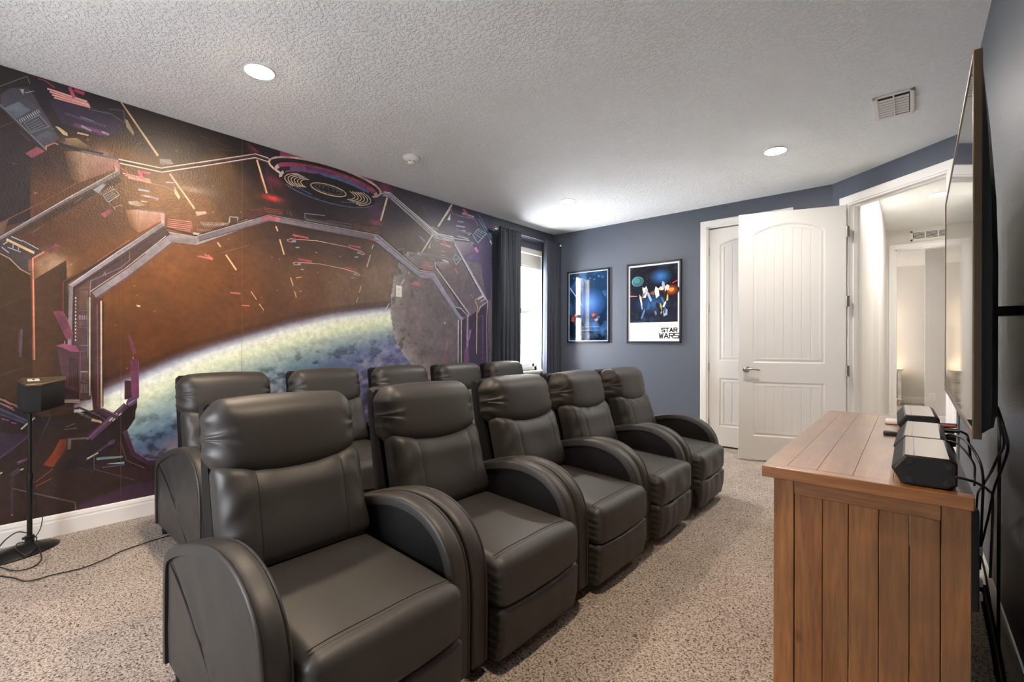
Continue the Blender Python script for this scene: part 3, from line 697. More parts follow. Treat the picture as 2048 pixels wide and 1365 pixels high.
# ================================================================== TELEVISION
TVW, TVH = 1.418, .812
tv = empty('television', (.108, 2.073, 1.376), radians(-.65), label='large black flat screen television on a wall arm above the wooden console', cat='television')
b = MB(); b.box(0.003, .013, -TVW / 2, TVW / 2, -TVH / 2, TVH / 2, .003); b.build('cabinet', M['black_plastic'], tv)
M['bezel'] = mat('brushed_dark_titanium_bezel', lin((92, 78, 62)), .34, .7)
b = MB(); f = .009
b.box(-.001, .0135, -TVW / 2 - .001, -TVW / 2 + f, -TVH / 2, TVH / 2, .002); b.box(-.001, .0135, TVW / 2 - f, TVW / 2 + .001, -TVH / 2, TVH / 2, .002)
b.box(-.001, .0135, -TVW / 2, TVW / 2, TVH / 2 - f, TVH / 2 + .001, .002); b.box(-.001, .0135, -TVW / 2, TVW / 2, -TVH / 2 - .001, -TVH / 2 + f + .006, .002)
b.build('bezel', M['bezel'], tv, label='thin metallic bezel')
MB().box(.0012, .005, -TVW / 2 + f, TVW / 2 - f, -TVH / 2 + f, TVH / 2 - f).build('screen', M['screen'], tv, label='glossy black screen, switched off')
b = MB(); lv = [(.395, .013), (.36, .020), (.25, .034), (.10, .046), (-.02, .050), (-.34, .050), (-.385, .042), (-.398, .013)]; vs = []
for (z, d) in lv:
    for (y, k) in ((-.700, 0), (-.694, .45), (-.66, .75), (-.55, 1), (.55, 1), (.66, .75), (.694, .45), (.700, 0)): vs.append((.012 + (d - .012) * k, y, z))
b.add(vs, [(r * 8 + i, r * 8 + i + 1, r * 8 + 8 + i + 1, r * 8 + 8 + i) for r in range(7) for i in range(7)] + [tuple(range(8)), tuple(range(56, 64))[::-1], tuple(r * 8 for r in range(8)), tuple(r * 8 + 7 for r in range(8))[::-1]])
b.build('rear_housing', M['black_plastic'], tv, 40)
b = MB(); b.box(.048, .056, -.20, .20, -.20, -.17, .002); b.box(.044, .056, -.20, .20, .12, .15, .002); b.box(.054, .066, -.10, .10, -.20, .16, .002)
b.box(.064, .150, .0, .06, -.12, -.09, .004); b.box(.140, .1655, -.22, .22, -.20, .20, .003); b.build('wall_mount', M['black_metal'], tv)

# ================================================================== SPEAKERS LYING ON THE CONSOLE
SEC = [(-.023, .079), (-.048, .041), (-.031, .004), (.064, .001), (.081, .014), (.081, .070), (.070, .079)]   # x (from pivot), z
def lying_speaker(label, x, y, L, rz=0, scale=1.0, first=None):
    r = empty('satellite_speaker', (x, y, TZ), rz, label=label, cat='speaker', group='speakers lying on the console')
    sec = [(a * scale, c * scale) for a, c in SEC]
    b = MB(); b.prism(sec, 'y', 0, L, .006); b.build('cabinet', M['black_plastic'], r, 40)
    e = .0012
    b = MB(); t0, t1 = sec[0], sec[6]
    b.box(t0[0] + .020, t1[0] - .004, .008, L - .008, t0[1] + .0002, t0[1] + e, .0005); b.build('top_panel', M['bronze'], r, label='brushed bronze side panel turned upwards')
    b = MB(); b.box(t0[0] + .001, t0[0] + .018, .008, L - .008, t0[1] + .0002, t0[1] + e); b.build('trim_strip', M['bronze'], r)
    b = MB(); q = [(sec[0][0] - .001, sec[0][1] - .002), (sec[1][0] - .0022, sec[1][1]), (sec[2][0] - .0012, sec[2][1] + .003), (sec[2][0] + .004, sec[2][1] + .003), (sec[1][0] + .003, sec[1][1]), (sec[0][0] + .003, sec[0][1] - .003)]
    b.prism(q, 'y', .008, L - .008); b.build('grille', M['dark_cloth'], r)
    for (fx, fz) in ((-.012, .064), (-.012, .016), (.062, .018), (.062, .062)):
        b = MB(); b.lathe([(0, 0), (.0085, 0), (.0085, -.0035), (.006, -.0045), (0, -.0045)], (fx * scale, 0, fz * scale), 16, 'y'); b.build('rubber_foot', M['dark_cloth'], r)
    b = MB(); b.box(.068, .0805, -.002, .006, .034, .044); b.build('cable_notch', M['void'], r)
    return r
lying_speaker('black and bronze speaker lying on the console, nearest the camera, rubber feet showing', .012, 1.635, .34)
lying_speaker('second speaker on the console, lying end to end behind the nearest one', .008, 1.985, .40, radians(-1.0), .99)
lying_speaker('farthest speaker on the console, lying tilted beyond the other two', .010, 2.56, .42, radians(1.2), 1.02)
b = MB(); b.box(-.03, .03, -.02, .02, .0, .016, .005); o = b.build('remote_control', M['black_plastic'], None, 40, label='small black remote beside the speakers on the console', cat='remote control'); o.location = (-.055, 2.50, TZ)
b = MB(); b.box(-.03, .03, -.04, .04, 0, .02, .009); o = b.build('adapter', M['white_plastic'], None, 40, label='small white adapter at the far end of the console', cat='adapter'); o.location = (-.06, 2.86, TZ)

# ================================================================== CABLES BEHIND THE CONSOLE
def cable(name, label, pts, r, mt='cable', cat='cable', group=None):
    b = MB(); b.tube(cr(pts, 7), r, 8); return b.build(name, M[mt], None, 180, label=label, cat=cat, group=group)
cable('cable', 'black cable hanging from the television, the left one of the pair', [(.178, 1.86, 1.00), (.186, 1.845, .955), (.2, 1.879, .893), (.2, 2.007, .828), (.2, 2.174, .745), (.2, 2.397, .65), (.2, 2.56, .571), (.2, 2.60, .40), (.2, 2.62, .25)], .0034)
cable('cable', 'black cable hanging from the television, the one nearer the camera', [(.178, 1.80, 1.00), (.187, 1.779, .955), (.2, 1.815, .891), (.2, 1.92, .815), (.2, 2.087, .713), (.2, 2.193, .615), (.2, 2.332, .5), (.2, 2.44, .40), (.2, 2.32, .375), (.2, 2.21, .34), (.2, 2.113, .28), (.2, 2.05, .15)], .0034)
cable('speaker_cable', 'black speaker wire looping from the far speakers behind the console', [(.100, 2.32, .835), (.112, 2.20, .856), (.135, 2.05, .862), (.158, 1.98, .82), (.166, 1.97, .77), (.168, 2.0, .70), (.170, 2.1, .45)], .0035, cat='cable', group='speaker wires')
cable('speaker_cable', 'black speaker wire leaving the notch of the nearest speaker', [(.088, 1.634, .829), (.105, 1.640, .826), (.130, 1.68, .812), (.160, 1.78, .775), (.178, 1.88, .72), (.175, 1.9, .5)], .0032, cat='cable', group='speaker wires')
cable('speaker_cable', 'thin black wire from the middle of the speakers to the floor', [(.092, 2.10, .850), (.120, 2.06, .845), (.150, 2.03, .80), (.152, 2.02, .76), (.150, 2.0, .735)], .0028, cat='cable', group='speaker wires')
cable('speaker_cable', 'black wire hanging straight down the wall behind the console', [(.225, 2.25, .93), (.226, 2.23, .86), (.226, 2.23, .70), (.226, 2.24, .40), (.226, 2.24, .10)], .0045, cat='cable', group='speaker wires')
pg = empty('plug_cluster', (.108, 2.36, .806), label='cluster of black and red audio plugs at the back of the console', cat='plugs')
b = MB()
for k, (dy, dz, l) in enumerate(((0, .04, .05), (.05, .055, .045), (.10, .03, .05))): b.tube([(-.02, dy, dz), (-.02 + l, dy - .01, dz + .004)], [.008, .006], 10)
b.tube(cr([(.03, 0, .044), (.05, .03, .03), (.06, .1, .0), (.07, .15, -.08)], 6), .004, 6); b.box(-.03, .02, -.03, .13, -.012, .026, .004); b.build('plugs', M['black_plastic'], pg, 40)
M['red'] = mat('red_plug_plastic', lin((150, 30, 30)), .4)
b = MB(); b.tube([(-.022, .028, .052), (.022, .02, .056)], [.007, .005], 10); b.build('red_plug', M['red'], pg, 40)
# power strip and white plugs fixed behind the console, cable raceway towards the floor
ps = empty('power_strip', (.140, 1.90, .60), label='grey power strip with white plugs hung behind the console', cat='power strip')
b = MB(); b.box(-.020, .012, -.025, .025, -.20, .09, .006); b.build('body', mat('grey_plastic', lin((90, 92, 96)), .45), ps, 40)
for z in (-.16, -.12, -.03): b = MB(); b.box(.010, .020, -.012, .012, z - .010, z + .010, .003); b.build('plug', M['white_plastic'], ps, 40)
cable('cable', 'grey bundle of flat cables running down behind the console', [(.175, 2.10, .40), (.19, 2.02, .30), (.205, 1.90, .16), (.215, 1.80, .05), (.21, 1.70, .02)], .012, 'cable')

# ================================================================== SPEAKER ON A FLOOR STAND (left)
st = empty('speaker_stand', (-3.78, .225, 0), label='thin black floor speaker stand with an oval base by the mural', cat='speaker stand')
b = MB(); vs = []; NB = 40; rings = [(1.0, .0), (1.0, .006), (.85, .020), (.55, .034), (.2, .042), (.0, .044)]
for (k, h) in rings:
    for i in range(NB):
        a = 2 * pi * i / NB; u = .185 * cos(a) * k; v = .105 * sin(a) * k; an = radians(-62)
        vs.append((.050 + u * cos(an) - v * sin(an), -.045 + u * sin(an) + v * cos(an), h))
b.add(vs, [(r * NB + i, r * NB + (i + 1) % NB, (r + 1) * NB + (i + 1) % NB, (r + 1) * NB + i) for r in range(len(rings) - 1) for i in range(NB)] + [tuple(range(NB))]); b.build('base', M['black_metal'], st, 40, label='oval domed base')
b = MB(); b.tube([(0, 0, .03), (0, 0, .42)], .0115, 14); b.tube([(0, 0, .40), (0, 0, .775)], .0085, 14); b.build('pole', M['black_metal'], st, 50)
b = MB(); b.tube([(0, 0, .028), (0, 0, .075)], .020, 16); b.tube([(0, 0, .395), (0, 0, .425)], .0145, 14); b.tube([(0, -.03, .065), (0, .02, .065)], .007, 10); b.build('collar', M['black_plastic'], st, 50)
b = MB(); b.box(-.035, .035, -.03, .03, .770, .778, .002); b.build('top_plate', M['black_metal'], st)
ss = empty('surround_speaker', (-3.78, .225, .793), label='black faceted surround speaker with a wood tone top on the stand', cat='speaker')
P = [(-3.695, .203), (-3.695, .263), (-3.800, .372), (-3.850, .376), (-3.850, .197), (-3.800, .177)]
P = [(x + 3.78, y - .225) for x, y in P]; cxp = sum(p[0] for p in P) / 6; cyp = sum(p[1] for p in P) / 6
b = MB(); b.prism([(cxp + (x - cxp) * .97, cyp + (y - cyp) * .97) for x, y in P], 'z', 0, .152, .004); b.build('cabinet', M['dark_cloth'], ss, 40)
b = MB(); b.prism(P, 'z', .150, .164, .003); b.build('top_cap', M['bronze'], ss, 40, label='brownish metallic cap')
b = MB(); lp = [(-.005 + .024 * cos(a), .0 + .034 * sin(a)) for a in [2 * pi * k / 20 for k in range(20)]]
b.box(-.032, .022, -.012, .036, .1635, .1650, .0006); b.build('label_plate', M['white_plastic'], ss, label='small white keyhole plate')
ss.rotation_euler = (0, radians(11), 0)
b = MB(); b.box(-.02, .02, -.02, .02, -.008, .002, .002); b.build('swivel', M['black_metal'], ss)
b = MB(); b.tube([(-.010, .012, .1652), (.004, .012, .1652)], .003, 8); b.lathe([(0, .165), (.0055, .165), (.0055, .1658), (0, .1658)], (-.012, .012, 0), 14); b.build('keyhole', M['void'], ss)
cable('speaker_cable', 'thin black wire hanging down along the speaker stand pole', [(-3.745, .300, .785), (-3.75, .305, .74), (-3.75, .279, .654), (-3.755, .253, .543), (-3.758, .244, .461), (-3.755, .246, .40), (-3.76, .235, .319), (-3.76, .272, .206), (-3.76, .268, .113), (-3.76, .242, .060), (-3.74, .22, .05)], .0022, group='stand wires')
cable('speaker_cable', 'thin black wire coiled over the stand base and out on the carpet', [(-3.85, .113, .030), (-3.85, .138, .062), (-3.85, .176, .087), (-3.85, .207, .079), (-3.80, .250, .055), (-3.74, .25, .048), (-3.69, .26, .05), (-3.64, .235, .035), (-3.62, .20, .02), (-3.68, .17, .045), (-3.76, .18, .05), (-3.70, .24, .05), (-3.60, .255, .02), (-3.50, .25, .01), (-3.43, .21, .008), (-3.45, .15, .008), (-3.57, .10, .008), (-3.60, .05, .01), (-3.45, .09, .008), (-3.342, .146, .008), (-3.248, .188, .008), (-3.242, .279, .008), (-3.227, .379, .008), (-3.268, .478, .008), (-3.321, .547, .008), (-3.36, .669, .008), (-3.374, .76, .008), (-3.38, .90, .008)], .0032, group='stand wires')
LIMB=[[0.36, 0.681], [0.449, 0.762], [0.555, 0.831], [0.74, 0.922], [0.947, 1.025], [1.172, 1.114], [1.429, 1.201], [1.746, 1.303], [2.107, 1.398], [2.557, 1.475], [2.836, 1.51], [3.508, 1.575], [4.207, 1.617]]
MOON=[[2.928, 2.115], [2.817, 1.973], [2.758, 1.815], [2.728, 1.638], [2.722, 1.464], [2.746, 1.316], [2.811, 1.141], [2.909, 1.018], [3.056, 0.878], [3.222, 0.736]]
BG=[[0.115, 2.711, 22, 18, 24], [0.316, 2.621, 26, 20, 32], [0.617, 2.61, 34, 24, 24], [0.799, 2.608, 30, 24, 24], [1.092, 2.601, 34, 26, 26], [1.429, 2.553, 34, 26, 28], [1.357, 2.648, 26, 20, 24], [1.996, 2.324, 34, 28, 38], [2.836, 2.455, 46, 42, 54], [3.508, 2.596, 52, 50, 76], [0.233, 2.294, 40, 26, 28], [0.426, 1.985, 66, 42, 28], [0.233, 1.796, 62, 40, 28], [0.667, 2.332, 84, 56, 28], [0.883, 2.222, 104, 70, 38], [1.221, 2.493, 78, 54, 28], [1.821, 2.075, 50, 38, 34], [2.283, 2.018, 62, 48, 42], [2.959, 2.275, 88, 78, 76], [3.292, 2.17, 98, 88, 88], [3.903, 2.144, 60, 54, 92], [4.073, 1.682, 66, 58, 98], [0.36, 1.545, 84, 56, 32], [0.667, 1.577, 88, 54, 26], [0.883, 1.737, 100, 62, 32], [1.092, 1.62, 92, 56, 28], [0.799, 1.183, 76, 44, 22], [1.357, 1.493, 84, 52, 32], [1.821, 1.694, 84, 60, 44], [2.283, 1.742, 88, 68, 54], [1.657, 1.432, 76, 52, 38], [2.602, 1.774, 98, 82, 70], [2.492, 1.476, 90, 74, 64], [0.233, 1.357, 62, 40, 22], [0.233, 0.888, 50, 34, 24], [0.426, 0.934, 60, 36, 28], [0.233, 0.536, 40, 28, 22], [0.543, 0.481, 44, 28, 26], [0.233, 0.272, 44, 32, 18], [0.799, 0.267, 56, 34, 50], [3.82, 1.078, 84, 74, 96], [3.508, 1.53, 96, 84, 92]]  # print background colours, with some warm ceiling-lamp glare painted in
BLOBS=[[1.47, 2.707, 0.049, 0.035, 190, 60, 80, 0.8], [1.592, 2.338, 0.075, 0.021, 204, 60, 60, 0.9], [1.604, 2.477, 0.069, 0.042, 120, 40, 76, 0.6], [2.663, 2.692, 0.068, 0.043, 130, 50, 66, 0.8], [2.556, 2.332, 0.066, 0.02, 150, 50, 66, 0.8], [2.54, 2.442, 0.082, 0.085, 84, 50, 96, 0.7], [1.375, 2.416, 0.063, 0.045, 70, 40, 50, 0.5], [0.334, 1.618, 0.071, 0.084, 170, 140, 118, 0.95], [0.309, 1.519, 0.051, 0.053, 120, 96, 80, 0.7], [0.555, 2.361, 0.043, 0.047, 140, 120, 116, 0.5], [3.824, 1.631, 0.122, 0.086, 150, 140, 160, 0.8], [3.753, 2.222, 0.168, 0.102, 130, 124, 150, 0.6], [0.405, 2.387, 0.04, 0.027, 130, 116, 90, 0.7], [1.042, 2.267, 0.073, 0.021, 140, 128, 120, 0.6], [1.148, 2.281, 0.067, 0.027, 96, 84, 84, 0.5], [0.703, 1.459, 0.243, 0.194, 104, 62, 28, 0.3]]
GPOLY=[[[0.379, 2.414, 130, 112, 84], [0.432, 2.433, 116, 98, 74], [0.513, 2.385, 60, 46, 34], [0.389, 2.373, 84, 68, 48]], [[0.373, 2.332, 52, 38, 30], [0.453, 2.357, 150, 124, 108], [0.453, 2.165, 96, 74, 58], [0.399, 2.178, 56, 40, 30]], [[0.453, 2.357, 150, 124, 108], [0.606, 2.355, 150, 116, 110], [0.606, 2.286, 130, 88, 80], [0.453, 2.165, 96, 74, 58]], [[0.665, 2.038, 100, 70, 46], [0.737, 2.058, 176, 144, 124], [0.737, 1.902, 130, 92, 66], [0.695, 1.938, 100, 68, 44]], [[0.737, 2.058, 176, 144, 124], [0.86, 2.064, 170, 130, 118], [0.86, 2.005, 160, 112, 96], [0.737, 1.902, 130, 92, 66]], [[3.548, 2.337, 134, 126, 140], [3.848, 2.357, 110, 104, 130], [3.897, 2.244, 70, 62, 92], [3.707, 2.131, 80, 72, 92]], [[3.293, 2.05, 140, 120, 128], [3.493, 2.069, 126, 112, 120], [3.526, 2.007, 90, 80, 88], [3.418, 1.946, 96, 84, 90]]]
